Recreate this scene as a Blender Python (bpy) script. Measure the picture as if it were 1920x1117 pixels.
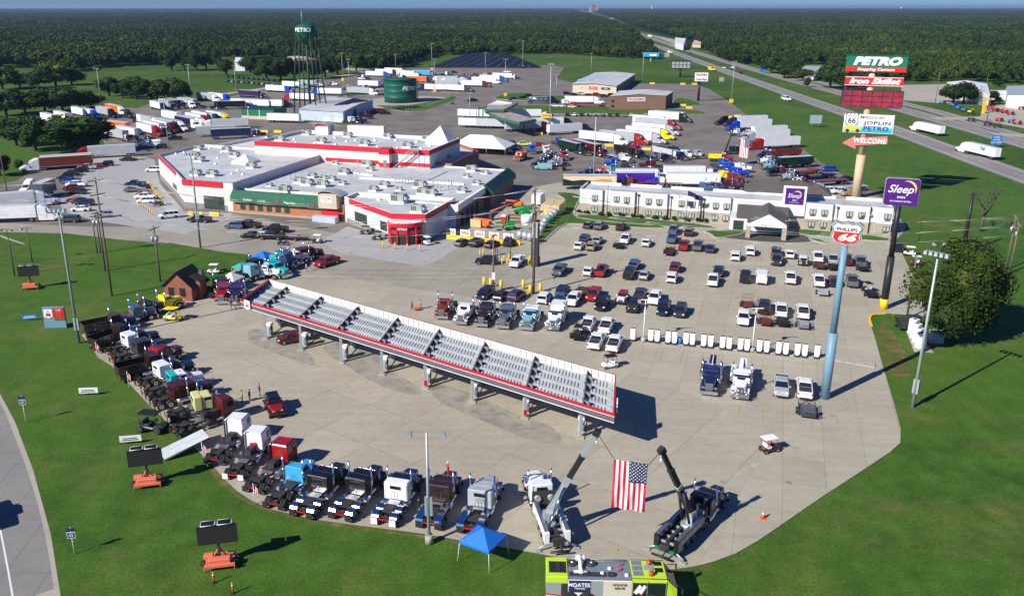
import bpy,bmesh,math,random
import numpy as np
from mathutils import Vector,Matrix
random.seed(7)
for o in list(bpy.data.objects):bpy.data.objects.remove(o)
SC=bpy.context.scene
COL=SC.collection
F_PX,PPX,PPY,CAM_H=1640.0,915.0,558.5,50.0
PITCH=math.atan((PPY-13.0)/F_PX)
cam=bpy.data.cameras.new("camera")
cam.sensor_width=36.0
cam.lens=F_PX/1920*36.0
cam.shift_x=(960-PPX)/1920
cam.clip_start=0.5
cam.clip_end=60000
camo=bpy.data.objects.new("camera",cam)
camo.location=(0,0,CAM_H)
camo.rotation_euler=(math.radians(90)-PITCH,0,0)
COL.objects.link(camo)
SC.camera=camo
HAZE=0.00005
SUN_EL=math.radians(34.5)
SUN_DIR=math.radians(218.5)
w=bpy.data.worlds.new("World")
SC.world=w
w.use_nodes=True
wn=w.node_tree
sky=wn.nodes.new("ShaderNodeTexSky")
sky.sky_type='NISHITA'
sky.sun_disc=False
sky.sun_elevation=SUN_EL
sky.sun_rotation=math.radians(90)-SUN_DIR
sky.air_density=1.0
sky.dust_density=0.0
sky.ozone_density=5.0
bg=wn.nodes['Background']
bg.inputs[1].default_value=0.06
tn=wn.nodes.new('ShaderNodeMix');tn.data_type='RGBA';tn.blend_type='MULTIPLY';tn.inputs[0].default_value=1;tn.inputs[7].default_value=(0.34,0.6,1.1,1)
wn.links.new(sky.outputs[0],tn.inputs[6]);wn.links.new(tn.outputs[2],bg.inputs[0])
sl=bpy.data.lights.new("sun",'SUN')
sl.energy=5.0
sl.angle=math.radians(0.5)
sl.color=(1.0,0.94,0.85)
so=bpy.data.objects.new("sun",sl)
d=Vector((math.cos(SUN_DIR)*math.cos(SUN_EL),math.sin(SUN_DIR)*math.cos(SUN_EL),math.sin(SUN_EL)))
so.rotation_euler=d.to_track_quat('Z','Y').to_euler()
so.location=(0,0,200)
COL.objects.link(so)
SC.view_settings.view_transform='Standard'
SC.view_settings.look='None'
SC.view_settings.exposure=0.42
SC.view_settings.gamma=1.0
SC.render.resolution_x=1024
SC.render.resolution_y=595
SC.render.engine='CYCLES'
SC.cycles.max_bounces=6
SC.cycles.volume_bounces=0
_c,_s=math.cos(PITCH),math.sin(PITCH)
def at(px,py,z=0.0):
 "ground (or height z) position seen at a photograph pixel"
 a=(px-PPX)/F_PX;b=(PPY-py)/F_PX
 t=(z-CAM_H)/(-_s+b*_c)
 return(a*t,(_c+b*_s)*t)
def at3(px,py,z=0.0):
 x,y=at(px,py,z);return(x,y,z)
def pj(x,y,z=0.0):
 dz=z-CAM_H
 f=y*_c-dz*_s;u=y*_s+dz*_c
 return(PPX+F_PX*x/f,PPY-F_PX*u/f)
def R(a):return math.radians(a)
U=Vector((math.cos(R(72)),math.sin(R(72)),0))
V=Vector((math.cos(R(-18)),math.sin(R(-18)),0))
def lin(h):
 h=h.lstrip('#');o=[]
 for i in(0,2,4):
  c=int(h[i:i+2],16)/255
  o.append(c/12.92 if c<=0.04045 else((c+0.055)/1.055)**2.4)
 return tuple(o)
class NT:
 def __init__(s,m):s.t=m.node_tree;s.b=s.t.nodes['Principled BSDF']
 def n(s,typ,**k):
  x=s.t.nodes.new(typ)
  for a,b in k.items():
   if a.startswith('i_'):
    key=a[2:].replace('_',' ')
    x.inputs[key].default_value=b
   else:setattr(x,a,b)
  return x
 def l(s,a,b):s.t.links.new(a,b)
 def noise(s,vec,scale,detail=4,rough=0.55):
  x=s.n('ShaderNodeTexNoise');x.inputs['Scale'].default_value=scale
  x.inputs['Detail'].default_value=detail;x.inputs['Roughness'].default_value=rough
  if vec:s.l(vec,x.inputs['Vector'])
  return x.outputs['Fac']
 def ramp(s,fac,stops):
  x=s.n('ShaderNodeValToRGB');e=x.color_ramp.elements
  while len(e)<len(stops):e.new(0.5)
  for k,(p,c)in enumerate(stops):
   e[k].position=p;e[k].color=(*c,1)if len(c)==3 else c
  s.l(fac,x.inputs[0]);return x.outputs[0]
 def mix(s,fac,a,b,mode='MIX'):
  x=s.n('ShaderNodeMix');x.data_type='RGBA';x.blend_type=mode
  for sock,v in((x.inputs[0],fac),(x.inputs[6],a),(x.inputs[7],b)):
   if hasattr(v,'links'):s.l(v,sock)
   elif isinstance(v,(int,float)):sock.default_value=v
   else:sock.default_value=(*v,1)
  return x.outputs[2]
 def math(s,op,a,b=0.0):
  x=s.n('ShaderNodeMath');x.operation=op
  for i,v in enumerate((a,b)):
   if hasattr(v,'links'):s.l(v,x.inputs[i])
   else:x.inputs[i].default_value=v
  return x.outputs[0]
 def bump(s,h,strength=0.3,dist=0.05):
  x=s.n('ShaderNodeBump');x.inputs['Strength'].default_value=strength
  x.inputs['Distance'].default_value=dist
  s.l(h,x.inputs['Height']);s.l(x.outputs[0],s.b.inputs['Normal'])
MATS={}
def mat(name,col=None,rough=0.6,metal=0.0,spec=0.5,coat=0.0):
 if name in MATS:return MATS[name]
 m=bpy.data.materials.new(name);m.use_nodes=True
 b=m.node_tree.nodes['Principled BSDF']
 if col is not None:b.inputs['Base Color'].default_value=(*col,1)
 b.inputs['Roughness'].default_value=rough
 b.inputs['Metallic'].default_value=metal
 b.inputs['Specular IOR Level'].default_value=spec
 if coat:b.inputs['Coat Weight'].default_value=coat
 MATS[name]=m
 return m
def tinted(name,rough,coat=0.0,metal=0.0,dirt=0.12,scale=0.9):
 "material whose base colour is the object's own colour, with light wear"
 m=mat(name,(0.5,0.5,0.5),rough,metal,0.5,coat);t=NT(m)
 oi=t.n('ShaderNodeObjectInfo');tc=t.n('ShaderNodeTexCoord')
 f=t.noise(tc.outputs['Object'],scale,5,0.6)
 k=t.ramp(f,[(0.3,(1-dirt,)*3),(0.7,(1.0,)*3)])
 t.l(t.mix(1.0,oi.outputs['Color'],k,'MULTIPLY'),t.b.inputs['Base Color'])
 r=t.math('MULTIPLY_ADD',f,0.25);
 r.node.inputs[2].default_value=rough-0.1
 t.l(r,t.b.inputs['Roughness'])
 return m
tinted('paint',0.3,0.5);tinted('plain',0.75,0,0,0.18,0.35);tinted('cloth',0.85,0,0,0.1)
mat('glass_dark',(0.012,0.016,0.022),0.06,0,0.8)
mat('tyre',(0.018,0.018,0.018),0.85)
mat('rim',(0.55,0.56,0.58),0.3,1.0)
mat('chrome',(0.75,0.77,0.8),0.12,1.0)
mat('alu',(0.55,0.57,0.6),0.35,0.9)
mat('black',(0.02,0.02,0.022),0.55)
mat('frame_dark',(0.035,0.033,0.032),0.6)
mat('lamp_clear',(0.75,0.75,0.72),0.15)
mat('lamp_red',(0.45,0.01,0.01),0.25)
mat('amber',(0.7,0.2,0.02),0.3)
mat('white',(0.8,0.8,0.79),0.5)
mat('skin',(0.42,0.24,0.17),0.6)
mat('galv',(0.42,0.46,0.47),0.5,0.4)
mat('wire',(0.45,0.46,0.47),0.5,0.3)
mat('dark_glass_wall',(0.02,0.022,0.025),0.1,0,0.7)
class MB:
 def __init__(s):s.v=[];s.f=[];s.m=[];s.mats=[];s.sm=[]
 def mi(s,m):
  m=m if isinstance(m,str)else m.name
  if m not in s.mats:s.mats.append(m)
  return s.mats.index(m)
 def add(s,vs,fs,m,sm=False):
  o=len(s.v);s.v+=[tuple(p)for p in vs];k=s.mi(m)
  for f in fs:s.f.append(tuple(i+o for i in f));s.m.append(k);s.sm.append(sm)
  return s
 def box(s,x0,x1,y0,y1,z0,z1,m,ix=0,iy=0):
  "box; ix, iy pull the top in"
  vs=[(x0,y0,z0),(x1,y0,z0),(x1,y1,z0),(x0,y1,z0),(x0+ix,y0+iy,z1),(x1-ix,y0+iy,z1),(x1-ix,y1-iy,z1),(x0+ix,y1-iy,z1)]
  return s.add(vs,[(0,3,2,1),(4,5,6,7),(0,1,5,4),(1,2,6,5),(2,3,7,6),(3,0,4,7)],m)
 def bbox(s,x0,x1,y0,y1,z0,z1,m,b=0.05):
  "box with chamfered vertical and top edges"
  def ring(i,z):
   a,c,e,g=x0+i,x1-i,y0+i,y1-i
   return[(a+b,e,z),(c-b,e,z),(c,e+b,z),(c,g-b,z),(c-b,g,z),(a+b,g,z),(a,g-b,z),(a,e+b,z)]
  return s.loft([ring(0,z0),ring(0,z1-b),ring(b,z1)],m)
 def loft(s,rings,m,caps=True,sm=False):
  n=len(rings[0]);vs=[p for r in rings for p in r];fs=[]
  for k in range(len(rings)-1):
   for i in range(n):
    j=(i+1)%n
    fs.append((k*n+i,k*n+j,(k+1)*n+j,(k+1)*n+i))
  if caps:fs+=[tuple(range(n))[::-1],tuple(range((len(rings)-1)*n,len(rings)*n))]
  return s.add(vs,fs,m,sm)
 def prof(s,pts,y0,y1,m,inset=0):
  "side outline (x, z) extruded across y"
  n=len(pts)
  a=[(x,y0,z)for x,z in pts];b=[(x,y1,z)for x,z in pts]
  return s.loft([a,b],m)
 def cyl(s,p0,p1,r0,m,r1=None,n=12,caps=True,sm=True):
  r1=r0 if r1 is None else r1
  p0,p1=Vector(p0),Vector(p1);d=(p1-p0).normalized()
  u=d.orthogonal().normalized();w_=d.cross(u)
  rr=[]
  for p,r in((p0,r0),(p1,r1)):
   rr.append([tuple(p+(u*math.cos(2*math.pi*i/n)+w_*math.sin(2*math.pi*i/n))*r)for i in range(n)])
  o=len(s.v);s.loft(rr,m,False,sm)
  if caps:s.f+=[tuple(range(o,o+n))[::-1],tuple(range(o+n,o+2*n))];s.m+=[s.mi(m)]*2;s.sm+=[False]*2
  return s
 def tube(s,pts,r,m,n=6):
  for a,b in zip(pts,pts[1:]):s.cyl(a,b,r,m,n=n)
  return s
 def poly(s,pts,m):return s.add(pts,[tuple(range(len(pts)))],m)
 def dome(s,c,rx,ry,rz,m,nu=12,nv=6,lo=-90,hi=90):
  rings=[]
  for k in range(nv+1):
   a=R(lo+(hi-lo)*k/nv)
   rings.append([(c[0]+rx*math.cos(a)*math.cos(2*math.pi*i/nu),c[1]+ry*math.cos(a)*math.sin(2*math.pi*i/nu),c[2]+rz*math.sin(a))for i in range(nu)])
  return s.loft(rings,m,True,True)
 def xf(s,M):
  s.v=[tuple(M@Vector(p))for p in s.v];return s
 def mesh(s,name):
  me=bpy.data.meshes.new(name)
  me.from_pydata(s.v,[],s.f)
  for m in s.mats:me.materials.append(MATS[m])
  me.polygons.foreach_set('material_index',s.m)
  me.polygons.foreach_set('use_smooth',s.sm)
  bm=bmesh.new();bm.from_mesh(me);bmesh.ops.recalc_face_normals(bm,faces=bm.faces);bm.to_mesh(me);bm.free()
  me.update();return me
def tag(o,label=None,cat=None,group=None,kind=None):
 if label:o['label']=label
 if cat:o['category']=cat
 if group:o['group']=group
 if kind:o['kind']=kind
 return o
def ob(name,me,parent=None,loc=(0,0,0),rz=0.0,col=None):
 if isinstance(me,MB):me=me.mesh(name)
 o=bpy.data.objects.new(name,me);COL.objects.link(o)
 o.location=loc;o.rotation_euler=(0,0,rz)
 if parent is not None:o.parent=parent
 if col is not None:o.color=(*col,1)
 return o
def thing(name,loc=(0,0,0),rz=0.0,label=None,cat=None,group=None):
 o=bpy.data.objects.new(name,None);COL.objects.link(o)
 o.empty_display_size=0.5
 o.location=loc if len(loc)==3 else(*loc,0.0);o.rotation_euler=(0,0,rz)
 tag(o,label,cat,group);return o
PROTO={}
def spawn(kind,loc,rz,c1=(.5,.5,.5),c2=None,name=None,label=None,cat=None,group=None):
 "one more individual of a kind: an Empty and a child for each part; mesh data is shared"
 nm,parts=PROTO[kind]
 t=thing(name or nm,loc,rz,label,cat,group);t.color=(*c1,1)
 made={}
 for p in parts:
  pn,me,pl,pr,ck,par=p
  o=bpy.data.objects.new(pn,me);COL.objects.link(o)
  o.parent=made[par]if par is not None else t
  o.location=pl;o.rotation_euler=(0,0,pr)
  o.color=(*(c1 if ck==1 else(c2 or c1)),1)
  made[len(made)]=o
 return t
_text={}
def text_mesh(txt,size=1.0,shear=0.0,bold=0.0,align='CENTER',extr=0.02,mt='white',space=1.0,sx=1.0):
 key=(txt,size,shear,bold,align,extr,mt,space,sx)
 if key in _text:return _text[key]
 cu=bpy.data.curves.new('lettering','FONT');cu.body=txt;cu.size=size;cu.shear=shear
 cu.offset=bold*size;cu.extrude=extr;cu.align_x=align;cu.align_y='CENTER';cu.space_character=space
 cu.resolution_u=3
 o=bpy.data.objects.new('lettering',cu);COL.objects.link(o)
 dg=bpy.context.evaluated_depsgraph_get();dg.update()
 me=bpy.data.meshes.new_from_object(o.evaluated_get(dg))
 bpy.data.objects.remove(o);bpy.data.curves.remove(cu)
 me.materials.clear();me.materials.append(MATS[mt])
 for v in me.vertices:v.co.x*=sx
 me.name='lettering'
 _text[key]=me
 return me
def lettering(txt,parent,loc,rot,size=1.0,mt='white',name='lettering',fit=None,**k):
 "text standing on a face: rot = (rx, ry, rz)"
 o=bpy.data.objects.new(name,text_mesh(txt,size,mt=mt,**k));COL.objects.link(o)
 if parent is not None:o.parent=parent
 o.location=loc;o.rotation_euler=rot
 if fit:
  c=[v.co for v in o.data.vertices];o.scale=(fit[0]/(max(v.x for v in c)-min(v.x for v in c)),fit[1]/(max(v.y for v in c)-min(v.y for v in c)),1)
 return o
def ground_mats():
 m=mat('grass',(0.05,0.12,0.02),0.9,0,0.2);t=NT(m);tc=t.n('ShaderNodeNewGeometry');P=tc.outputs['Position']
 big=t.noise(P,0.02,4);mid=t.noise(P,0.25,5,0.65);fine=t.noise(P,3.5,4,0.7)
 c=t.ramp(mid,[(0.28,(0.022,0.062,0.006)),(0.5,(0.042,0.108,0.010)),(0.72,(0.072,0.158,0.018))])
 c=t.mix(t.ramp(big,[(0.35,(0,0,0)),(0.7,(0.7,0.7,0.7))]),c,(0.078,0.15,0.016))
 dry=t.noise(P,0.06,6,0.75)
 c=t.mix(t.ramp(dry,[(0.50,(0,0,0)),(0.68,(0.6,0.6,0.6))]),c,(0.16,0.15,0.045))
 f2=t.ramp(fine,[(0.3,(0.62,0.62,0.62)),(0.7,(1.4,1.4,1.4))])
 wv=t.n('ShaderNodeTexWave');wv.inputs['Scale'].default_value=0.11;wv.inputs['Distortion'].default_value=3;wv.inputs['Detail Scale'].default_value=0.3
 t.l(P,wv.inputs['Vector'])
 c=t.mix(0.12,c,t.ramp(wv.outputs['Fac'],[(0,(0.024,0.075,0.007)),(1,(0.05,0.125,0.014))]))
 wr=t.noise(P,0.9,5,0.75);c=t.mix(t.ramp(wr,[(0.58,(0,0,0)),(0.72,(0.5,0.5,0.5))]),c,(0.075,0.105,0.022))
 t.l(t.mix(1.0,c,f2,'MULTIPLY'),t.b.inputs['Base Color']);t.bump(fine,0.6,0.12)
 m=mat('field',(0.08,0.13,0.03),0.95,0,0.1);t=NT(m);tc=t.n('ShaderNodeNewGeometry');P=tc.outputs['Position']
 a=t.noise(P,0.012,6,0.65);b2=t.noise(P,0.12,5,0.7)
 c=t.ramp(a,[(0.3,(0.035,0.085,0.014)),(0.5,(0.06,0.12,0.02)),(0.62,(0.105,0.125,0.035)),(0.75,(0.05,0.10,0.02))])
 t.l(t.mix(0.8,c,t.ramp(b2,[(0.3,(0.6,0.6,0.6)),(0.7,(1.3,1.3,1.3))]),'MULTIPLY'),t.b.inputs['Base Color'])
 m=mat('forest_floor',(0.018,0.035,0.012),0.95,0,0.1)
 m=mat('soil',(0.2,0.13,0.07),0.95,0,0.1);t=NT(m);tc=t.n('ShaderNodeNewGeometry');P=tc.outputs['Position']
 t.l(t.ramp(t.noise(P,0.5,6,0.7),[(0.36,(0.05,0.11,0.012)),(0.52,(0.11,0.11,0.035)),(0.7,(0.24,0.16,0.09))]),t.b.inputs['Base Color'])
 def slab(name,rot,c1,c2,cm,size=(6.1,4.6),stain=(0.25,0.2,0.15),st=0.35,msz=0.012,rough=0.8):
  m=mat(name,c1,rough,0,0.3);t=NT(m);g=t.n('ShaderNodeNewGeometry');P=g.outputs['Position']
  mp=t.n('ShaderNodeMapping');mp.inputs['Rotation'].default_value=(0,0,R(-rot));t.l(P,mp.inputs['Vector'])
  br=t.n('ShaderNodeTexBrick');t.l(mp.outputs[0],br.inputs['Vector']);br.offset=0.0
  br.inputs['Color1'].default_value=(*c1,1);br.inputs['Color2'].default_value=(*c2,1);br.inputs['Mortar'].default_value=(*cm,1)
  br.inputs['Scale'].default_value=1.0;br.inputs['Mortar Size'].default_value=msz*6;br.inputs['Mortar Smooth'].default_value=0.3
  br.inputs['Brick Width'].default_value=size[0];br.inputs['Row Height'].default_value=size[1]
  n1=t.noise(P,0.07,6,0.65);n2=t.noise(P,0.9,5,0.7)
  n3=t.noise(P,0.25,3,0.5)
  c=t.mix(t.ramp(n1,[(0.42,(0,0,0)),(0.75,(st,st,st))]),br.outputs['Color'],stain)
  c=t.mix(0.85,c,t.ramp(n2,[(0.25,(0.86,0.86,0.86)),(0.75,(1.08,1.08,1.08))]),'MULTIPLY')
  c=t.mix(t.ramp(n3,[(0.66,(0,0,0)),(0.74,(0.22,0.22,0.22))]),c,tuple(v*0.55 for v in c1))
  dr=t.noise(P,1.7,2,.4);c=t.mix(t.ramp(dr,[(0.70,(0,0,0)),(0.76,(0.3,0.3,0.3))]),c,tuple(v*0.4 for v in c1))
  mp2=t.n('ShaderNodeMapping');mp2.inputs['Rotation'].default_value=(0,0,R(-rot));mp2.inputs['Scale'].default_value=(0.05,0.9,1);t.l(P,mp2.inputs['Vector'])
  s=t.noise(mp2.outputs[0],1.0,4,0.6)
  c=t.mix(0.6,c,t.ramp(s,[(0.3,(0.88,0.88,0.88)),(0.7,(1.06,1.06,1.06))]),'MULTIPLY')
  t.l(c,t.b.inputs['Base Color']);t.bump(n2,0.15,0.02)
 slab('concrete',72,(0.43,0.40,0.315),(0.385,0.36,0.287),(0.29,0.265,0.21),msz=.007)
 slab('concrete_canopy',53,(0.425,0.39,0.305),(0.38,0.352,0.28),(0.27,0.24,0.185),(8.3,7.6),msz=.008)
 slab('concrete_new',72,(0.40,0.40,0.395),(0.375,0.38,0.38),(0.29,0.285,0.275),(6,6),(0.3,0.3,0.3),0.2)
 slab('concrete_old',72,(0.36,0.335,0.275),(0.335,0.312,0.26),(0.24,0.22,0.18),(6,6),(0.17,0.155,0.135),0.5)
 slab('asphalt',60,(0.225,0.2,0.175),(0.205,0.185,0.163),(0.15,0.135,0.12),(22,9),(0.085,0.08,0.078),0.75,0.01)
 slab('roadway',94,(0.26,0.25,0.235),(0.25,0.24,0.228),(0.19,0.185,0.18),(12,4),(0.13,0.125,0.12),0.4)
 slab('drive_dark',72,(0.085,0.085,0.085),(0.08,0.08,0.08),(0.06,0.06,0.06),(30,30),(0.06,0.06,0.06),0.3)
 slab('gravel',20,(0.42,0.39,0.33),(0.40,0.37,0.32),(0.38,0.35,0.3),(40,30),(0.3,0.26,0.2),0.5)
 slab('kerb',0,(0.42,0.40,0.36),(0.40,0.38,0.34),(0.3,0.28,0.25),(3,3),(0.3,0.27,0.22),0.3)
 m=mat('line_yellow',(0.55,0.38,0.12),0.8);t=NT(m);g=t.n('ShaderNodeNewGeometry')
 t.l(t.ramp(t.noise(g.outputs['Position'],1.5,5,0.8),[(0.38,(0.35,0.30,0.22)),(0.6,(0.58,0.38,0.13))]),t.b.inputs['Base Color'])
 mat('line_white',(0.72,0.72,0.70),0.8);mat('safety_yellow',(0.75,0.5,0.01),0.6)
 mat('oil',(0.16,0.155,0.14),0.6);
 m=mat('stain',(0.2,0.2,0.18),0.8);t=NT(m);g=t.n('ShaderNodeNewGeometry')
 t.l(t.ramp(t.noise(g.outputs['Position'],0.5,6,0.7),[(0.3,(0.17,0.165,0.145)),(0.5,(0.28,0.262,0.222)),(0.7,(0.37,0.335,0.275))]),t.b.inputs['Base Color'])
ground_mats()
def pp(pix,z=0.0):return[at3(x,y,z)[:2]for x,y in pix]
def smooth_poly(p,closed=True,k=2):
 for _ in range(k):
  q=[];n=len(p)
  for i in range(n if closed else n-1):
   a,b=p[i],p[(i+1)%n]
   q+=[(a[0]*.75+b[0]*.25,a[1]*.75+b[1]*.25),(a[0]*.25+b[0]*.75,a[1]*.25+b[1]*.75)]
  p=q if closed else[p[0]]+q+[p[-1]]
 return p
def tri_fill(mb,pts,z,m):
 from mathutils.geometry import tessellate_polygon
 v=[Vector((x,y,z))for x,y in pts]
 mb.add([tuple(q)for q in v],[tuple(f)for f in tessellate_polygon([v])],m)
def sheet(name,pts,z,m,kind='structure'):
 mb=MB();tri_fill(mb,pts,z,m);return tag(ob(name,mb),kind=kind)
def ribbon(pts,w,z,h,m,mb=None,closed=False):
 "kerb or line of width w along pts; h=0 makes it flat"
 mb=mb or MB();n=len(pts);L=[];Rr=[]
 for i in range(n):
  a=Vector(pts[(i-1)%n]if closed or i else pts[0]);b=Vector(pts[(i+1)%n]if closed or i<n-1 else pts[-1])
  d=(b-a);d=d.normalized()if d.length else Vector((1,0));nr=Vector((-d.y,d.x))*w/2
  p=Vector(pts[i]);L.append(p+nr);Rr.append(p-nr)
 rng=range(n if closed else n-1)
 for i in rng:
  j=(i+1)%n
  a,b,c,d_=L[i],L[j],Rr[j],Rr[i]
  if h:
   vs=[(*a,z),(*b,z),(*c,z),(*d_,z),(*a,z+h),(*b,z+h),(*c,z+h),(*d_,z+h)]
   mb.add(vs,[(4,5,6,7),(0,1,5,4),(1,2,6,5),(2,3,7,6),(3,0,4,7)],m)
  else:mb.add([(*a,z),(*b,z),(*c,z),(*d_,z)],[(0,1,2,3)],m)
 return mb
mb=MB();mb.add([(-30000,-300,-0.02),(30000,-300,-0.02),(30000,42000,-0.02),(-30000,42000,-0.02)],[(0,1,2,3)],'forest_floor')
tag(ob('ground',mb),kind='structure')
sheet('grass_field',[(-420,-60),(420,-60),(420,700),(260,1100),(-800,900),(-700,500)],0.0,'grass')
sheet('field',pp([(-60,250),(-60,150),(40,128),(95,124),(140,137),(300,119),(420,108),(480,110),(560,116),(650,120),(700,128),(760,117),(820,105),(960,101),(1070,100),(1180,106),(1250,117),(1240,100),(1216,84),(1208,76),(1420,170),(1440,190),(1380,205),(1200,190),(600,190),(200,210)]),0.02,'field')
LOT=[(-80,350),(0,346),(33,339),(60,320),(152,285),(196,272),(180,240),(120,235),(40,240),(40,215),(170,200),(258,203),(276,196),(373,190),(440,180),(455,172),(530,163),(610,150),(660,144),(694,137),(760,130),(806,128),(960,124),(1040,122),(1060,125),(1043,148),(1073,155),(1203,157),(1306,158),(1331,168),(1366,190),(1396,213),(1440,240),(1504,279),(1537,303),(1581,328),(1630,354),(1655,372),(1700,425),(1690,440),(1673,456),(1690,476),(1710,515),(1725,550),(1738,586),(1737,593),(1659,588),(1634,590),(1629,597),(1633,611),(1641,635),(1659,699),(1672,742),(1682,778),(1689,805),(1688,830),(1668,848),(1600,893),(1540,932),(1460,987),(1422,1013),(1380,1037),(1337,1053),(1306,1061),(1266,1067),(1200,1068),(1080,1052),(1010,1038),(976,1032),(873,1015),(802,1002),(756,995),(677,986),(604,976),(554,966),(507,954),(475,940),(445,921),(420,897),(392,865),(370,844),(338,815),(310,788),(280,760),(258,732),(237,714),(208,685),(184,671),(172,651),(153,628),(194,605),(260,597),(335,582),(352,572),(318,566),(330,556),(400,552),(403,529),(440,505),(498,491),(470,478),(419,473),(401,466),(320,456),(298,458),(226,450),(125,438),(70,433),(0,436),(-80,437)]
LOTP=pp(LOT)
sheet('car_park_asphalt',LOTP,0.04,'asphalt')
front=[(1060,340),(1250,340),(1560,352),(1655,372),(1700,425)]+LOT[LOT.index((1690,440)):LOT.index((470,478))]
front=pp(front+[(540,470),(640,455),(700,462),(800,470),(820,440),(880,400),(960,360)])
sheet('car_park_concrete',front,0.06,'concrete')
sheet('forecourt_concrete',pp([(462,553),(436,600),(300,640),(237,714),(280,760),(338,815),(392,865),(420,897),(475,940),(554,966),(677,986),(802,1002),(976,1032),(1080,1052),(1200,1068),(1306,1061),(1350,1000),(1450,800),(1160,690),(1150,640),(830,600)]),0.075,'concrete_canopy')
sheet('old_pavement',pp([(0,436),(125,438),(226,450),(320,456),(419,473),(470,478),(498,491),(560,500),(700,530),(900,560),(1000,520),(930,440),(800,460),(740,462),(640,440),(430,400),(400,412),(330,425),(150,425),(-10,418)]),0.07,'concrete_old')
sheet('new_pavement',pp([(345,440),(300,432),(180,415),(118,396),(108,372),(150,345),(165,300),(230,285),(290,300),(300,345),(345,396),(436,400),(430,412),(380,425)]),0.082,'concrete_new')
sheet('new_pavement',pp([(598,455),(652,425),(740,452),(800,462),(850,448),(900,452),(858,466),(815,492),(790,500),(640,476)]),0.082,'concrete_new')
for q in[[(640,640),(700,655),(735,700),(770,715),(800,745),(740,735),(690,712),(655,690),(620,668),(600,650)],[(800,715),(880,735),(960,775),(1040,800),(1060,835),(1000,830),(930,800),(870,775),(815,752)],[(470,610),(560,640),(600,690),(560,680),(500,655),(460,640)]]:
 sheet('pavement_stain',smooth_poly(pp(q)),0.088,'stain')
def island(pix,name='grass_island',z=0.2,kerb=True,m='grass',km='kerb',sm=1):
 p=smooth_poly(pp(pix),True,sm);mb=MB();tri_fill(mb,p,z,m)
 tag(ob(name,mb),kind='structure')
 if kerb:tag(ob('kerb',ribbon(p,0.35,0.03,z+0.0,km,closed=True)),kind='structure')
island([(1012,461),(1056,419.5),(1085,421),(1243,430.5),(1243,424),(1090,412),(1072,402),(1088,372),(1088,366),(1068,362),(1040,362),(1052,370),(1060,375),(1048,392),(1030,412),(1015,430),(1010,450)])
island([(1085,421),(1243,430.5),(1243,423),(1085,411)],'grass_island',0.21,False)
island([(1080,412),(1220,424),(1336,430),(1336,424),(1220,412),(1085,401)],'hedge_bed',0.2)
island([(1315,434),(1334,440),(1338,446),(1351,447),(1400,438),(1385,432)])
island([(1480,438),(1560,446),(1667,455),(1667,446),(1560,436),(1495,430)])
island([(1513,449),(1545,457),(1547,453),(1530,448)])
island([(565,215),(565,229),(594,231.5),(629,236),(655,235.5),(672,229),(668,212),(600,200)])
island([(699,198),(735,207),(760,210),(792,209),(830,196.5),(859,185),(855,181),(843,182),(785,197),(720,199)])
island([(640,175),(655,185),(700,168),(690,160)])
island([(883,205),(925,211),(1060,215),(1198,217.5),(1311,215),(1326,213),(1313,208),(1262,205),(1143,201),(1043,199),(965,197.5),(930,197)])
island([(919,186),(949,176),(990,174),(1000,180),(1083,180),(1082,191),(1000,190),(960,188)])
island([(1262,186),(1286,184),(1320,196),(1300,199),(1262,199)])
sheet('gravel_yard',pp([(686,204),(690,188),(722,183),(792,180),(852,184),(790,199),(722,204)]),0.1,'gravel')
sheet('hotel_drive',smooth_poly(pp([(1336,444),(1350,437),(1385,430),(1480,436),(1505,440),(1520,448),(1522,455),(1440,455)])),0.09,'drive_dark')
sheet('concrete_pad',pp([(318,566),(330,556),(400,548),(420,560),(352,578)]),0.1,'kerb')
for i,q in enumerate([[(1180,634),(1237,643.5),(1563,676),(1640,690),(1640,683),(1563,668),(1240,636),(1184,630)]]):
 p=pp(q);mb=MB();tri_fill(mb,p,0.2,'kerb');ribbon(p,0.15,0.03,0.165,'kerb',mb,True);tag(ob('charging_kerb',mb),kind='structure')
sheet('sign_pad',pp([(1659,588),(1737,594),(1763,590),(1738,575),(1672,578)]),0.09,'kerb')
sheet('equipment_pad',pp([(1698,620),(1704,614),(1726,630),(1751,663),(1714,661)]),0.12,'kerb')
sheet('bare_earth',smooth_poly(pp([(1650,605),(1658,598),(1672,618),(1700,660),(1712,700),(1690,712),(1668,700),(1650,650)])),0.012,'soil')
sheet('bare_earth',smooth_poly(pp([(392,866),(420,897),(475,942),(604,978),(756,997),(873,1017),(976,1033),(870,1021),(750,1002),(600,984),(465,949),(408,904),(382,866)])),0.012,'soil')
mb=MB()
for i in range(10):
 x0=1206+i*37.2;y0=652+i*3.3
 a=at(x0,y0);b=(a[0]-U.x*4.6,a[1]-U.y*4.6);ribbon([a,b],0.11,0.094,0,'line_yellow',mb)
for(px,py,n,st,ln)in[(1190,560,9,3.0,5.2),(1090,512,22,3.0,5),(1090,470,22,3.0,5),(1300,745,8,3.0,4.5),(1500,560,7,3,5),(1130,452,18,3,5)]:
 a=Vector(at(px,py))
 for i in range(n):
  p=a+V.xy*st*i;q=p-U.xy*ln;ribbon([tuple(p),tuple(q)],0.1,0.094,0,'line_yellow',mb)
for q in[[(1556,745),(1568,772),(1590,765),(1582,742)],[(987,655),(1010,650),(1040,655),(1035,663),(1005,668)],[(1143,1030),(1180,1033)],[(1160,1030),(1150,1046)]]:
 ribbon(pp(q),0.14,0.094,0,'line_yellow',mb)
tag(ob('parking_lines',mb),kind='structure')
mb=MB();ribbon(pp([(1673,457),(1690,476),(1710,515),(1725,550),(1738,585)]),0.18,0.095,0,'line_yellow',mb)
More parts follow.
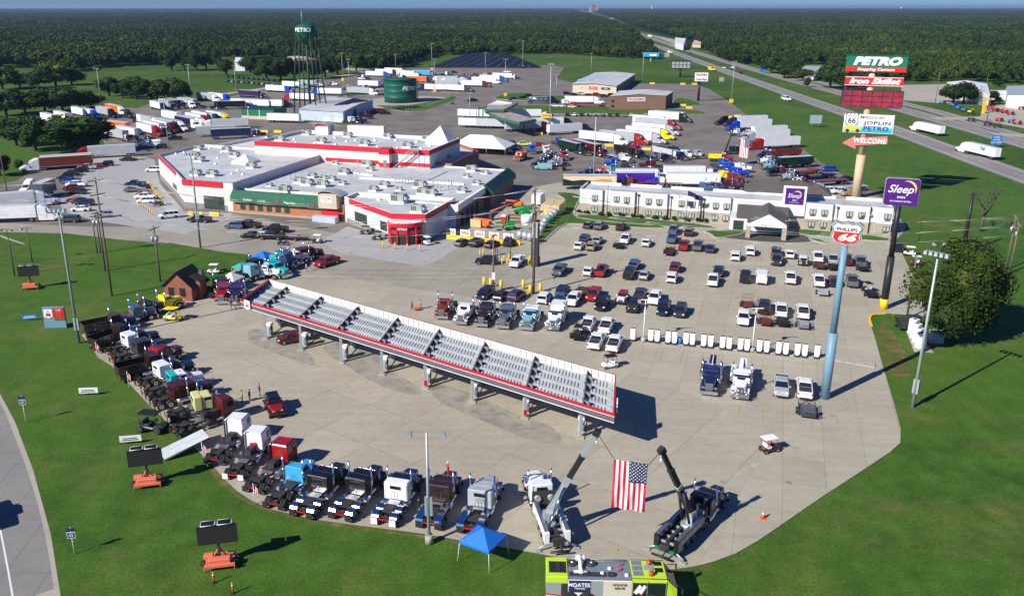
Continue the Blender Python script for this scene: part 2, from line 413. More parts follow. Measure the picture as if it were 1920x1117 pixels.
ribbon(smooth_poly(pp([(1660,589),(1636,590),(1629,597),(1634,612)]),False),0.35,0.05,0.16,'safety_yellow',mb);tag(ob('yellow_kerb',mb),kind='structure')
sheet('road_verge',pp([(115,1125),(95,1000),(62,880),(28,790),(0,738),(-80,640),(-120,640),(-60,740),(20,900),(60,1125)]),0.008,'gravel')
sheet('access_road',smooth_poly(pp([(104,1130),(90,1030),(70,940),(40,850),(0,750),(-60,650),(-200,560),(-300,600),(-200,1130)]),True,1),0.016,'roadway')
mb=MB();ribbon(smooth_poly(pp([(26,1130),(12,1050),(-6,960),(-40,860),(-90,760)]),False,1),0.16,0.024,0,'line_white',mb);tag(ob('road_line',mb),kind='structure')
def hw(pix,w,name,lane=True,z=0.05):
 c=smooth_poly(pp(pix),False,2)
 tag(ob(name,ribbon(c,w,z,0,'roadway')),kind='structure')
 mb=MB()
 def off(dd):
  out=[]
  for i in range(len(c)):
   a=Vector(c[max(i-1,0)]);b=Vector(c[min(i+1,len(c)-1)]);t_=(b-a).normalized();out.append(tuple(Vector(c[i])+Vector((-t_.y,t_.x))*dd))
  return out
 for dd in(w/2-1.9,-w/2+1.9):ribbon(off(dd),0.22,z+0.02,0,'line_white',mb)
 if lane:
  pts=c;acc=0
  for a,b in zip(pts,pts[1:]):
   a,b=Vector(a),Vector(b);L_=(b-a).length;t_=(b-a)/max(L_,1e-6);s_=0
   while s_<L_:
    p=a+t_*s_
    if p.length<900:ribbon([tuple(p),tuple(p+t_*3)],0.18,z+0.025,0,'line_white',mb)
    s_+=12
 tag(ob('lane_lines',mb),kind='structure')
NEARC=[(2200,430),(1925,334),(1800,289),(1700,252),(1600,217),(1500,183),(1400,148),(1310,116),(1236,88)]
FARC=[(2200,350),(1925,272),(1800,236),(1700,208),(1600,181),(1500,155),(1400,127),(1300,98),(1200,65),(1176,51),(1150,41),(1118,31),(1098,24),(1088,20)]
sheet('motorway_corridor',pp([(2300,480),(1640,232),(1438,188),(1330,150),(1260,118),(1232,100),(1206,78),(1190,60),(1163,52),(1140,40),(1108,28),(1080,20),(1094,20),(1122,27),(1158,38),(1200,58),(1262,72),(1330,100),(1350,115),(1440,130),(1500,150),(1560,165),(1620,168),(1700,178),(1925,235),(2300,330)]),0.03,'field')
hw(NEARC,12.5,'motorway');hw(FARC,12.5,'motorway')
hw([(2200,318),(1920,258),(1830,232),(1760,210),(1700,196),(1640,180),(1560,160),(1500,147)],9.0,'frontage_road',False)
hw([(1236,88),(1210,80),(1190,66),(1172,53)],11,'motorway',False,0.06)
sheet('dirt_yard',pp([(1690,188),(1690,160),(1780,158),(1830,170),(1840,195),(1760,194)]),0.07,'gravel')
sheet('gravel_yard',pp([(1835,225),(1845,200),(1925,193),(2050,210),(2050,250),(1925,242)]),0.075,'gravel')
sheet('driveway',pp([(1740,220),(1840,219),(1840,224),(1760,226)]),0.08,'gravel')
sheet('driveway',pp([(1850,249),(1925,252),(1925,258),(1880,256)]),0.08,'gravel')
sheet('weigh_station_apron',pp([(1210,64),(1262,74),(1290,85),(1292,90),(1268,84),(1240,74)]),0.08,'gravel')
sheet('dirt_track',pp([(1035,123),(1062,121),(1095,119),(1088,124),(1062,128)]),0.05,'soil')
sheet('gravel_road',pp([(600,138),(628,126),(690,130),(720,134),(690,137),(640,130)]),0.05,'gravel')
sheet('lane',pp([(420,178),(480,170),(620,147),(700,135),(700,133),(620,144),(480,167),(420,175)]),0.05,'gravel')
island([(-40,395),(-40,362),(20,358),(62,362),(60,372),(30,388)],'grass_island',0.15,False)
sheet('gravel_path',smooth_poly(pp([(0,440),(20,448),(48,457),(46,459),(16,450),(0,444)])),0.02,'kerb')
def noisy(name,c1,c2,scale=0.6,rough=0.8,extra=None,bumps=0):
 m=mat(name,c1,rough,0,0.3);t=NT(m);tc=t.n('ShaderNodeTexCoord');P=tc.outputs['Object']
 n=t.noise(P,scale,6,0.65);c=t.ramp(n,[(0.3,c1),(0.7,c2)])
 if extra:c=extra(t,P,c)
 t.l(c,t.b.inputs['Base Color'])
 if bumps:t.bump(n,bumps,0.03)
 return m
def ribs(axis,scale,dark=0.75,prof='SIN'):
 def fn(t,P,c):
  w_=t.n('ShaderNodeTexWave');w_.wave_profile=prof;w_.bands_direction=axis;w_.inputs['Scale'].default_value=scale
  t.l(P,w_.inputs['Vector'])
  k=t.ramp(w_.outputs['Fac'],[(0.0,(dark,)*3),(0.35,(1,1,1)),(1,(1,1,1))])
  return t.mix(1.0,c,k,'MULTIPLY')
 return fn
def bricks(cm,s=1.0,w=0.3,h=0.1):
 def fn(t,P,c):
  g=t.n('ShaderNodeNewGeometry')
  sp=t.n('ShaderNodeSeparateXYZ');t.l(P,sp.inputs[0]);cb=t.n('ShaderNodeCombineXYZ')
  t.l(t.math('ADD',sp.outputs[0],sp.outputs[1]),cb.inputs[0]);t.l(sp.outputs[2],cb.inputs[1])
  b=t.n('ShaderNodeTexBrick');t.l(cb.outputs[0],b.inputs['Vector']);b.inputs['Scale'].default_value=s
  b.inputs['Brick Width'].default_value=w;b.inputs['Row Height'].default_value=h;b.inputs['Mortar Size'].default_value=0.012
  b.inputs['Color1'].default_value=(1,1,1,1);b.inputs['Color2'].default_value=(0.78,0.78,0.78,1);b.inputs['Mortar'].default_value=(*cm,1)
  return t.mix(0.9,c,b.outputs['Color'],'MULTIPLY')
 return fn
def seams(t,P,c):
 b=t.n('ShaderNodeTexBrick');mp=t.n('ShaderNodeMapping');mp.inputs['Rotation'].default_value=(0,0,R(18));t.l(P,mp.inputs['Vector']);t.l(mp.outputs[0],b.inputs['Vector']);b.inputs['Scale'].default_value=1;b.inputs['Brick Width'].default_value=14;b.inputs['Row Height'].default_value=3;b.inputs['Mortar Size'].default_value=.09
 b.inputs['Color1'].default_value=(1,1,1,1);b.inputs['Color2'].default_value=(.92,.93,.94,1);b.inputs['Mortar'].default_value=(.72,.74,.76,1)
 st=t.ramp(t.noise(P,.35,5,.7),[(.62,(1,1,1)),(.72,(.7,.68,.64))])
 return t.mix(1.0,t.mix(1.0,c,b.outputs['Color'],'MULTIPLY'),st,'MULTIPLY')
noisy('wall_white',(0.56,0.56,0.54),(0.64,0.64,0.62),0.3,0.7,ribs('DIAGONAL',0.5,0.93))
noisy('wall_offwhite',(0.58,0.575,0.58),(0.65,0.645,0.65),0.25,0.8)
noisy('trim_white',(0.74,0.74,0.73),(0.8,0.8,0.79),0.4,0.7)
noisy('wall_grey',(0.2,0.19,0.185),(0.26,0.25,0.24),0.6,0.8)
noisy('stone_beige',(0.33,0.29,0.23),(0.42,0.37,0.30),1.2,0.85)
noisy('roof_white',(0.42,0.44,0.46),(0.64,0.655,0.66),0.12,0.6,seams,0.1)
noisy('roof_pink',(0.58,0.54,0.53),(0.66,0.64,0.63),0.2,0.6)
noisy('red_band',(0.52,0.015,0.03),(0.60,0.022,0.042),0.5,0.4)
noisy('red_dark',(0.25,0.02,0.02),(0.3,0.03,0.025),0.5,0.5)
noisy('green_metal',(0.03,0.14,0.08),(0.045,0.18,0.105),0.5,0.45,ribs('X',0.9,0.5))
noisy('green_dark',(0.012,0.045,0.03),(0.02,0.06,0.04),0.5,0.5)
noisy('brick_orange',(0.42,0.17,0.08),(0.50,0.22,0.11),1.0,0.85,bricks((0.7,0.65,0.6),1,0.6,0.2))
noisy('brick_red',(0.25,0.09,0.06),(0.33,0.13,0.085),1.0,0.85,bricks((0.8,0.75,0.7),1,0.5,0.16))
noisy('brick_tan',(0.27,0.15,0.10),(0.32,0.19,0.13),1.0,0.85,bricks((0.8,0.75,0.7),1,0.6,0.2))
noisy('tan_wall',(0.52,0.44,0.33),(0.58,0.5,0.38),0.5,0.7,ribs('X',0.8,0.9))
noisy('metal_blue_white',(0.42,0.5,0.6),(0.52,0.6,0.7),0.5,0.45,ribs('DIAGONAL',0.6,0.85))
noisy('metal_white',(0.7,0.72,0.73),(0.8,0.81,0.82),0.4,0.5,ribs('DIAGONAL',0.6,0.9))
noisy('shingle',(0.016,0.016,0.018),(0.035,0.034,0.036),2.0,0.85)
noisy('seam_brown',(0.10,0.09,0.08),(0.125,0.112,0.1),0.5,0.55,ribs('X',1.3,0.6))
noisy('grey_seam',(0.33,0.37,0.37),(0.4,0.44,0.44),0.5,0.45,ribs('Y',1.0,0.8))
noisy('hvac',(0.28,0.33,0.30),(0.38,0.43,0.40),1.5,0.55)
noisy('hvac_grille',(0.07,0.085,0.08),(0.11,0.12,0.115),4,0.6)
noisy('tank_green',(0.006,0.085,0.062),(0.010,0.11,0.082),0.3,0.5)
noisy('fascia_grey',(0.10,0.09,0.105),(0.13,0.12,0.135),0.4,0.5)
noisy('deck_grey',(0.40,0.45,0.46),(0.55,0.59,0.59),0.8,0.6,bumps=0.05)
noisy('column_blue',(0.30,0.36,0.39),(0.38,0.44,0.47),0.6,0.5)
noisy('pole_blue',(0.14,0.27,0.36),(0.17,0.31,0.40),0.4,0.45)
noisy('pole_tan',(0.52,0.38,0.24),(0.6,0.45,0.3),0.3,0.5)
noisy('pole_black',(0.018,0.018,0.02),(0.03,0.03,0.033),0.4,0.4)
noisy('pole_green',(0.16,0.24,0.22),(0.24,0.32,0.30),0.5,0.5)
noisy('wood_pole',(0.10,0.085,0.065),(0.2,0.17,0.13),2.5,0.9,bumps=0.3)
noisy('green_shed',(0.01,0.14,0.08),(0.015,0.17,0.10),0.5,0.5)
noisy('solar',(0.006,0.009,0.018),(0.012,0.016,0.03),2.0,0.5)
mat('window_green',(0.03,0.05,0.04),0.12,0,0.8);mat('curtain',(0.35,0.42,0.36),0.7)
class Face:
 "a vertical wall from a to b (left to right as seen from outside)"
 def __init__(s,a,b):
  s.a=Vector(a[:2]);s.b=Vector(b[:2]);s.d=(s.b-s.a).normalized();s.L=(s.b-s.a).length
  s.n=Vector((s.d.y,-s.d.x));s.ang=math.atan2(s.d.y,s.d.x)
 def uv(s,px,py):
  a=(px-PPX)/F_PX;b=(PPY-py)/F_PX
  r=Vector((a,_c+b*_s));k=-_s+b*_c
  det=s.d.x*(-r.y)+r.x*s.d.y
  u=(-s.a.x*(-r.y)+-r.x*s.a.y)/det
  p=s.a+s.d*u;t=p.length/r.length
  return u,CAM_H+k*t
 def p(s,u,o=0.0):q=s.a+s.d*u+s.n*o;return(q.x,q.y)
 def box(s,mb,u0,u1,z0,z1,o0,o1,m):
  q=[s.p(u0,o0),s.p(u1,o0),s.p(u1,o1),s.p(u0,o1)]
  return mb.loft([[(*v,z0)for v in q],[(*v,z1)for v in q]],m)
 def rect(s,mb,x0,y0,x1,y1,o0,o1,m):
  u0,z1=s.uv(x0,y0);u1,z0=s.uv(x1,y1);return s.box(mb,u0,u1,max(z0,0.03),z1,o0,o1,m)
 def text(s,txt,parent,u,z,size,mt,o=0.06,**k):
  return lettering(txt,parent,(*s.p(u,o),z),(R(90),0,s.ang),size,mt,**k)
def W(x,y,z):return Vector(at3(x,y,z)[:2])
def walls(pts,z0,z1,m,inset=0.3,pm=None,name='wall',parent=None,ph=0.0):
 "hollow-topped block: walls with a parapet thickness; pts counter-clockwise or not"
 mb=MB();n=len(pts)
 c=sum((Vector(p)for p in pts),Vector((0,0)))/n
 for i in range(n):
  a,b=Vector(pts[i]),Vector(pts[(i+1)%n]);d_=(b-a).normalized();nn=Vector((-d_.y,d_.x))
  if(c-a).dot(nn)<0:nn=-nn
  q=[a,b,b+nn*inset-d_*0,a+nn*inset]
  e=0.002*i
  mb.loft([[(*v,z0)for v in q],[(*v,z1-e)for v in q]],m)
  if pm:
   q2=[a-nn*0.04,b-nn*0.04,b+nn*(inset+.04),a+nn*(inset+.04)]
   mb.loft([[(*v,z1+e)for v in q2],[(*v,z1+0.1+e)for v in q2]],pm)
 return ob(name,mb,parent)
def flat(pts,z,m,name='roof',parent=None):
 mb=MB();tri_fill(mb,[tuple(p)for p in pts],z,m);return ob(name,mb,parent)
def hvac_mesh():
 mb=MB();mb.box(-1.3,1.3,-.95,.95,0,.35,'trim_white');mb.bbox(-1.2,1.2,-.85,.85,.35,1.55,'hvac',.04)
 for i in range(5):mb.box(-1.22,-1.2,-.75+i*.31,-.52+i*.31,.5,1.4,'hvac_grille')
 for i in range(3):mb.box(-1.05+i*.4,-.75+i*.4,-.87,-.85,.5,1.4,'hvac_grille')
 mb.prof([(1.2,.7),(1.75,.7),(1.75,1.0),(1.2,1.45)],-.7,.7,'hvac')
 mb.cyl((-.5,0,1.55),(-.5,0,1.62),.45,'hvac_grille',n=14)
 return mb.mesh('rooftop_unit')
HVAC=hvac_mesh()
def vent_mesh():
 mb=MB();mb.box(-.5,.5,-.5,.5,0,.4,'trim_white',.15,.15);mb.dome((0,0,.4),.35,.35,.28,'trim_white',10,4,0,90);return mb.mesh('roof_vent')
VENT=vent_mesh()
def pipe_mesh():
 mb=MB();mb.cyl((0,0,0),(0,0,.7),.12,'galv',n=8);mb.cyl((0,0,.7),(0,0,.9),.2,'galv',n=8);return mb.mesh('roof_pipe')
PIPE=pipe_mesh()
def put(me,nm,parent,px,py,z,sc=1.0,rz=None):
 x,y=at(px,py,z);o=ob(nm,me,parent,(x,y,z),R(-18)if rz is None else rz);o.scale=(sc,sc,sc);return o
tc_=thing('travel_center',(0,0,0),0,'white flat roofed travel centre with red bands, green mansard front and red round entrance','building')
ZA,ZB,ZD,ZE,ZF=7.4,5.7,6.2,10.6,6.4
pA=[W(*p,ZA)for p in[(296,290),(330,323),(342,337),(436,344),(616,286),(478,277),(381,270.5)]]
walls(pA,0,ZA,'wall_white',.35,'galv',parent=tc_);flat(pA,ZA-.7,'roof_white',parent=tc_)
pA2=[W(*p,6.6)for p in[(381,276),(467,259),(500,255),(520,285),(478,283)]]
walls(pA2,0,6.6,'trim_white',.3,parent=tc_);flat(pA2,5.6,'roof_pink',parent=tc_)
pE=[W(*p,ZE)for p in[(477,264.5),(805,283),(862,259.6),(567,244)]]
walls(pE,0,ZE,'wall_white',.35,'trim_white',parent=tc_);flat(pE,ZE-.9,'roof_white',parent=tc_)
pC=[W(*p,ZB)for p in[(437,352),(648,365),(855,384.5),(907,351),(951,318),(780,307.5),(560,300)]]
walls(pC,0,ZB,'trim_white',.35,parent=tc_);flat(pC,ZB-.35,'roof_white',parent=tc_)
pD=[W(*p,ZD)for p in[(645.5,370),(654,373),(734.6,401),(798,403),(853,372),(669,360.5)]]
walls(pD,0,ZD,'wall_white',.35,'trim_white',parent=tc_);flat(pD,ZD-.7,'roof_white',parent=tc_)
pF=[W(*p,ZF)for p in[(800,304),(847,307.5),(898,283),(855,268)]]
walls(pF,0,ZF,'brick_tan',.35,'red_dark',parent=tc_);flat(pF,ZF-.9,'roof_white',parent=tc_)
fA1=Face(pA[0],pA[1]);fA2=Face(pA[1],pA[2]);fA3=Face(pA[2],pA[3]);fA4=Face(pA[3],pA[4])
mb=MB()
fA1.box(mb,0,fA1.L,ZA-1.15,ZA+.11,.0,.06,'red_band');fA3.box(mb,-.1,fA3.L*.8,ZA-1.3,ZA+.12,0,.25,'red_band')
ob('red_band',mb,tc_)
mb=MB()
fA1.box(mb,0,fA1.L,0,1.5,0,.05,'wall_grey');fA2.box(mb,0,fA2.L,0,1.5,0,.05,'wall_grey');fA3.box(mb,0,fA3.L*.86,0,1.5,0,.05,'wall_grey');ob('stone_base',mb,tc_)
def window(face,x0,y0,x1,y1,nx=4,ny=4,parent=tc_,fm='frame_dark',gm='window_green',nm='window'):
 u0,z1=face.uv(x0,y0);u1,z0=face.uv(x1,y1);z0=max(z0,.05)
 mb=MB();
 for i in range(nx+1):
  u=u0+(u1-u0)*i/nx;face.box(mb,u-.04,u+.04,z0,z1,.03,.11,fm)
 for i in range(ny+1):
  z=z0+(z1-z0)*i/ny;face.box(mb,u0-.04,u1+.04,z-.04,z+.04,.03,.105,fm)
 f=ob(nm,mb,parent);mb=MB();face.box(mb,u0,u1,z0,z1,.01,.07,gm);ob('pane',mb,f)
 return f
window(fA3,382,367,421.5,394,4,6);window(fA1,324.5,342,332,357,2,2)
gB=Face(at(438,398),at(646,415))
mb=MB();gB.box(mb,0,gB.L,0,4.2,-2.5,0,'brick_orange');gB.box(mb,0,gB.L,0,.45,0,.25,'stone_beige');ob('brick_front',mb,tc_)
for i in range(6):
 u=2.2+i*2.55;mb=MB();gB.box(mb,u,u+1.55,.9,3.1,.02,.05,'window_green');w_=ob('window',mb,tc_)
 mb=MB();gB.box(mb,u+.74,u+.81,.9,3.1,.05,.09,'green_dark');gB.box(mb,u,u+1.55,1.7,1.78,.05,.085,'green_dark');gB.box(mb,u-.05,u+1.6,3.1,3.2,.05,.1,'green_dark');ob('window_frame',mb,w_)
m0=3.1;mb=MB()
q0=[gB.p(0,1.1),gB.p(gB.L+.1,1.1)];q1=[gB.p(0,.15),gB.p(gB.L+.1,.15)];q2=[gB.p(0,-.75),gB.p(gB.L+.1,-.75)]
ring=lambda A,B,zz:None
def slopes(a0,a1,b0,b1,za,zb,m,mb):
 mb.add([(*a0,za),(*a1,za),(*b1,zb),(*b0,zb)],[(0,1,2,3)],m)
mans=[[(*gB.p(u,1.15),m0),(*gB.p(u,1.15),m0+.12),(*gB.p(u,.95),4.5),(*gB.p(u,-.35),5.75),(*gB.p(u,-.9),5.75),(*gB.p(u,-.9),m0)]for u in(0.02,gB.L-2.2)]
mb=MB();mb.loft(mans,'green_metal');
u=0.4
while u<gB.L-2.3:
 for(oa,za),(oc,zc)in(((1.15,m0+.1),(.95,4.5)),((.95,4.5),(-.35,5.75))):
  mb.cyl((*gB.p(u,oa+.02),za),(*gB.p(u,oc+.02),zc+.02),.035,'green_metal',n=4)
 u+=.6
ob('mansard_roof',mb,tc_)
gBs=Face(gB.p(0,1.17),gB.p(gB.L,1.17))
gBs.text('Caribou',tc_,5.2,3.85,.85,'white',.02,shear=.2,bold=.01);gBs.text('COFFEE',tc_,9.3,3.8,.55,'white',.02,space=1.1)
gBs.text('Pizza Hut',tc_,17.2,3.8,.85,'white',.02,shear=.25,bold=.015)
mb=MB();mb.prof([(-.55,0),(.55,0),(.35,.18),(.22,.5),(-.22,.5),(-.35,.18)],-.04,0,'red_band');o=ob('logo',mb,tc_,(*gBs.p(13.9,.06),3.65),gBs.ang)
mat('sign_grey',(0.35,0.4,0.45),.4);gBs.text('TACO',tc_,21.6,3.65,.8,'sign_grey',.02,space=1.15,bold=.01);gBs.text('BELL',tc_,26.2,3.65,.8,'sign_grey',.02,space=1.15,bold=.01)
mb=MB();mb.cyl((0,-.06,0),(0,0,0),.35,'red_band',n=16);ob('logo',mb,tc_,(*gBs.p(24,.02),3.65),gBs.ang)
mb=MB();gB.box(mb,21.5,27.5,2.6,3.05,.05,.2,'trim_white');ob('menu_sign',mb,tc_)
mb=MB();gB.box(mb,gB.L-6.2,gB.L-1.2,3.2,6.9,-1.5,1.35,'tan_wall');ob('sign_tower',mb,tc_)
arc=[]
for k in range(9):
 a=-1+2*k/8;arc.append((a*4.0,6.6+1.05*(1-a*a)))
mb=MB();pr=[]
for side in(1.9,-2.2):
 pr.append([(*gB.p(gB.L-3.7+x,side),z+.02)for x,z in arc]+[(*gB.p(gB.L-3.7+x,side),z-.14)for x,z in reversed(arc)])
mb.loft(pr,'grey_seam');ob('arched_roof',mb,tc_)
mb=MB();gB.box(mb,gB.L-5.4,gB.L-2.4,4.6,6.1,1.36,1.42,'white');s_=ob('sign_board',mb,tc_)
g2=Face(gB.p(0,1.44),gB.p(gB.L,1.44));mat('txt_green',(0.05,.3,.08),.5)
g2.text('KITCHEN',s_,gB.L-3.9,5.65,.62,'red_band',.01,name='lettering');g2.text('66',s_,gB.L-3.9,5.0,.6,'txt_green',.01)
st=thing('ice_freezer',(*gB.p(gB.L-3.5,2.0),0),gB.ang,'red topped display stand with white drink cases by the green restaurant front','display stand')
mb=MB();mb.box(-3.6,2.6,-1.2,.6,.02,1.5,'metal_blue_white');ob('case',mb,st);mb=MB();mb.box(-2.0,2.6,.65,1.0,.02,2.6,'red_band');ob('backboard',mb,st)
fD1=Face(pD[0],pD[1]);fD2=Face(pD[1],pD[2]);fD3=Face(pD[2],pD[3]);fD4=Face(pD[3],pD[4])
mb=MB()
for f in(fD2,fD3):f.box(mb,0 if f is not fD2 else.1,f.L,ZD-1.15,ZD+.13,0,.09,'red_band')
ob('red_band',mb,tc_);mb=MB();fD4.box(mb,0.02,fD4.L,ZD-1.3,ZD+.12,.0,.08,'red_dark');ob('red_band',mb,tc_)
mb=MB();fD2.box(mb,-1.5,fD2.L,0,1.3,0.0,.06,'wall_grey');ob('stone_base',mb,tc_)
window(fD2,665.5,396,688.5,421,4,5);window(fD2,713.5,413,726,434,2,5)
for i in range(7):
 mb=MB();fD4.box(mb,4.8+i*1.15,5.5+i*1.15,3.2,4.0,.0,.06,'white');ob('wall_light',mb,tc_)
ec=Vector(fD3.p(fD3.L*.42,1.2));mb=MB();k0,k1=[],[]
def drum(r,z0,z1,m,mb,a0=180,a1=360,n=16):
 rr=[]
 pts=[(ec.x+r*math.cos(fD3.ang+R(a0+(a1-a0)*i/n)),ec.y+r*.75*math.sin(fD3.ang+R(a0+(a1-a0)*i/n)))for i in range(n+1)]
 back=[(ec+fD3.d*r-fD3.n*1.5).to_tuple(),(ec-fD3.d*r-fD3.n*1.5).to_tuple()]
 ring_=pts+back
 mb.loft([[(*p,z0)for p in ring_],[(*p,z1)for p in ring_]],m)
drum(3.9,4.1,4.95,'red_band',mb);drum(3.6,2.5,3.3,'red_band',mb)
ent=ob('entrance_canopy',mb,tc_)
mb=MB();drum(3.3,0.02,4.1,'dark_glass_wall',mb);ob('glazing',mb,ent)
mb=MB();drum(3.65,4.96,5.0,'trim_white',mb);ob('canopy_top',mb,ent)
mb=MB()
for i in range(6):
 a=fD3.ang+R(185+34*i);x,y=ec.x+3.7*math.cos(a),ec.y+2.85*math.sin(a);mb.box(x-.14,x+.14,y-.14,y+.14,0.02,4.1,'red_band')
ob('column',mb,ent)
lettering('PETRO',ent,(ec.x-.4,ec.y-3.05,3.75),(R(90),0,fD3.ang),.7,'white',shear=.2,bold=.02,name='lettering')
e1=Face(W(907,351,ZB),W(951,318,ZB));mb=MB()
mb.loft([[(*e1.p(u,0),ZB+.5),(*e1.p(u,.5),ZB+.5),(*e1.p(u,2.6),4.6),(*e1.p(u,2.6),3.4),(*e1.p(u,0),3.4)]for u in(0,e1.L)],'green_dark');ob('end_mansard',mb,tc_)
mb=MB();e1.box(mb,-.2,e1.L*.98,.02,3.4,.3,2.0,'brick_tan');ob('end_wall',mb,tc_)
mb=MB();x,y=at(926,380);mb.box(x-1.6,x+1.2,y-1,y+1.4,0.02,2.6,'brick_orange');ob('brick_pier',mb,tc_)
fCr=Face(W(855,384.5,ZB),W(907,351,ZB));mb=MB();fCr.box(mb,0,fCr.L,.02,4.2,.01,.3,'brick_tan');fCr.box(mb,0,fCr.L,4.2,ZB+.05,.01,.5,'trim_white')
ob('side_wall',mb,tc_)
for i in range(4):
 mb=MB();fCr.box(mb,2.5+i*4,4.8+i*4,.03,3.2,.31,.34,'dark_glass_wall');ob('side_door',mb,tc_)
fE1=Face(pE[0],pE[1]);fE2=Face(pE[1],pE[2]);mb=MB()
fE1.box(mb,0,fE1.L,ZE-1.35,ZE+.12,0,.12,'red_band');fE1.box(mb,fE1.L*.42,fE1.L,ZB+.1,ZB+1.15,0,.1,'red_band')
ob('red_band',mb,tc_);mb=MB();fE2.box(mb,.05,fE2.L,ZE-1.2,ZE+.13,0,.1,'red_dark');ob('red_band',mb,tc_)
mb=MB();u0=fE1.uv(718,300)[0];fE1.box(mb,u0,u0+3.3,ZB-.3,ZE+.3,.13,2.6,'wall_white');fE1.box(mb,u0-.03,u0+3.33,ZE-1.4,ZE+.35,.14,2.66,'red_band');fE1.box(mb,u0-.03,u0+3.33,ZB-.2,ZB+1.1,.14,2.65,'red_band');ob('stair_block',mb,tc_)
mb=MB();fE1.box(mb,u0+1.4,u0+2.4,ZB-.3,ZB+1.9,2.66,2.7,'wall_grey');ob('door',mb,tc_)
mb=MB();ua=u0+4.2
for sd in(1.0,2.0):mb.cyl((*fE1.p(ua,sd),ZB-.2),(*fE1.p(ua+6.5,sd),ZE+.1),.09,'galv',n=5);mb.cyl((*fE1.p(ua,sd),ZB+.8),(*fE1.p(ua+6.5,sd),ZE+1.1),.04,'galv',n=4)
for k in range(15):
 f=k/14;mb.box(0,0,0,0,0,0,'galv');fE1.box(mb,ua+6.5*f,ua+6.5*f+.4,ZB-.2+(ZE-ZB+.3)*f,ZB-.14+(ZE-ZB+.3)*f,1.0,2.0,'galv')
ob('roof_stair',mb,tc_);mb=MB()
for k in(ua+6.3,ua+8):mb.cyl((*fE1.p(k,1.9),ZB-.3),(*fE1.p(k,1.9),ZE+.2),.07,'galv',n=5)
fE1.box(mb,ua+6.4,ua+8.1,ZE+.1,ZE+.2,.13,2.0,'galv')
ob('stair_landing',mb,tc_)
cx,cy=at(609,246,ZE);mb=MB();mb.box(-2.4,2.4,-2.2,2.2,0,3.1,'wall_white');cu=ob('cupola',mb,tc_,(cx,cy,ZE-1),R(-18))
mb=MB();pr=[]
for yy in(-2.9,2.9):pr.append([(a*3.0,yy,3.1+.9*(1-a*a))for a in(-1,-.6,-.2,.2,.6,1)]+[(a*3.0,yy,2.95+.9*(1-a*a))for a in(1,.6,.2,-.2,-.6,-1)])
mb.loft(pr,'grey_seam');mb.prof([(-2.5,3.0),(2.5,3.0),(1.4,3.6),(-1.4,3.6)],-2.45,-2.3,'red_band');ob('arched_roof',mb,cu)
def pyr(px,py,z,s,h,nm='pyramid_skylight'):
 x,y=at(px,py,z);mb=MB();mb.box(-s,s,-s,s,0,h*.25,'trim_white');mb.add([(-s,-s,h*.25),(s,-s,h*.25),(s,s,h*.25),(-s,s,h*.25),(0,0,h)],[(0,1,4),(1,2,4),(2,3,4),(3,0,4)],'trim_white')
 return ob(nm,mb,tc_,(x,y,z),R(-18))
pyr(461,305,ZA-.7,2.9,2.6);pyr(826,268,ZE-.9,3.6,5.3)
for px,py,s in[(372,281,.9),(366,295,1),(374,303,1),(367,329,1.05),(398,330,1.05),(425,284,1),(440,294,1),(471,315,1)]:put(HVAC,'rooftop_unit',tc_,px,py,ZA-.7,s)
for px,py in[(393,279),(408,297),(415,286),(446,320),(455,328),(404,308),(435,326),(330,289),(345,286)]:put(VENT,'roof_vent',tc_,px,py,ZA-.7,.7)
for px,py,s in[(525,264,1.1),(602,268,1.1),(684,273,1.1),(764,277,1.1),(575,253,1),(652,257,1),(727,259,1),(800,263,1),(730,281,.6)]:put(HVAC,'rooftop_unit',tc_,px,py,ZE-.9,s)
for px,py in[(552,262),(628,259),(667,264),(703,264),(742,264),(781,267),(629,272),(708,277),(790,280),(650,266),(555,269),(590,270),(745,279),(806,274)]:put(VENT,'roof_vent',tc_,px,py,ZE-.9,.9)
for px,py,s in[(505,349,.7),(534,360,1.3),(560,343,1.1),(576,347,1.3),(605,350,1.3),(585,333,1.0),(607,337,.9),(622,338,.9),(629,308,.8),(645,326,1.2),(688,311,1.2),(694,320,.9),(700,358,1),(720,350,1.1),(787,352,1.4),(792,364,1.2),(808,366,1.2),(866,360,1.0),(874,332,.7),(884,321,1.3),(909,326,.9),(893,346,.9),(748,357,.7),(642,346,.8)]:put(HVAC,'rooftop_unit',tc_,px,py,ZB-.35,s*.85)
for px,py in[(545,336),(553,332),(663,306),(671,310),(714,306),(742,344),(748,342),(754,346),(760,344),(766,345),(771,343),(840,345),(846,346),(820,352),(826,358),(812,348),(633,322),(662,325),(669,328),(565,337),(840,356)]:put(PIPE,'roof_pipe',tc_,px,py,ZB-.35,1.3)
for px,py,s in[(748,380,1.4),(783,398,1.15)]:put(HVAC,'rooftop_unit',tc_,px,py,ZD-.7,s)
for px,py in[(711,375),(732,376),(819,390),(804,398)]:put(VENT,'roof_vent',tc_,px,py,ZD-.7,1)
put(HVAC,'rooftop_unit',tc_,840,300,ZF-.9,1)
mb=MB()
for a,b in[((675,335),(870,347)),((640,322),(700,331))]:ribbon(pp([a,b],ZB-.35),.5,ZB-.35,.45,'trim_white',mb)
ob('roof_curb',mb,tc_)
mb=MB()
for a,b in[((838,322),(800,340)),((345,288),(430,312)),((408,300),(450,322))]:
 z=ZB-.3 if a[0]>600 else ZA-.65;ribbon(pp([a,b],z),.15,z,.12,'galv',mb)
ob('gas_pipe',mb,tc_)
ht=thing('hotel',(0,0,0),0,'long two storey white and beige hotel with purple sign tower and gabled drive-through porch','building')
HL=72.9;ha=Vector(at(1086,400));hb=ha+V.xy*HL;HZ=6.4
fH=Face(ha,hb);dep=9.0
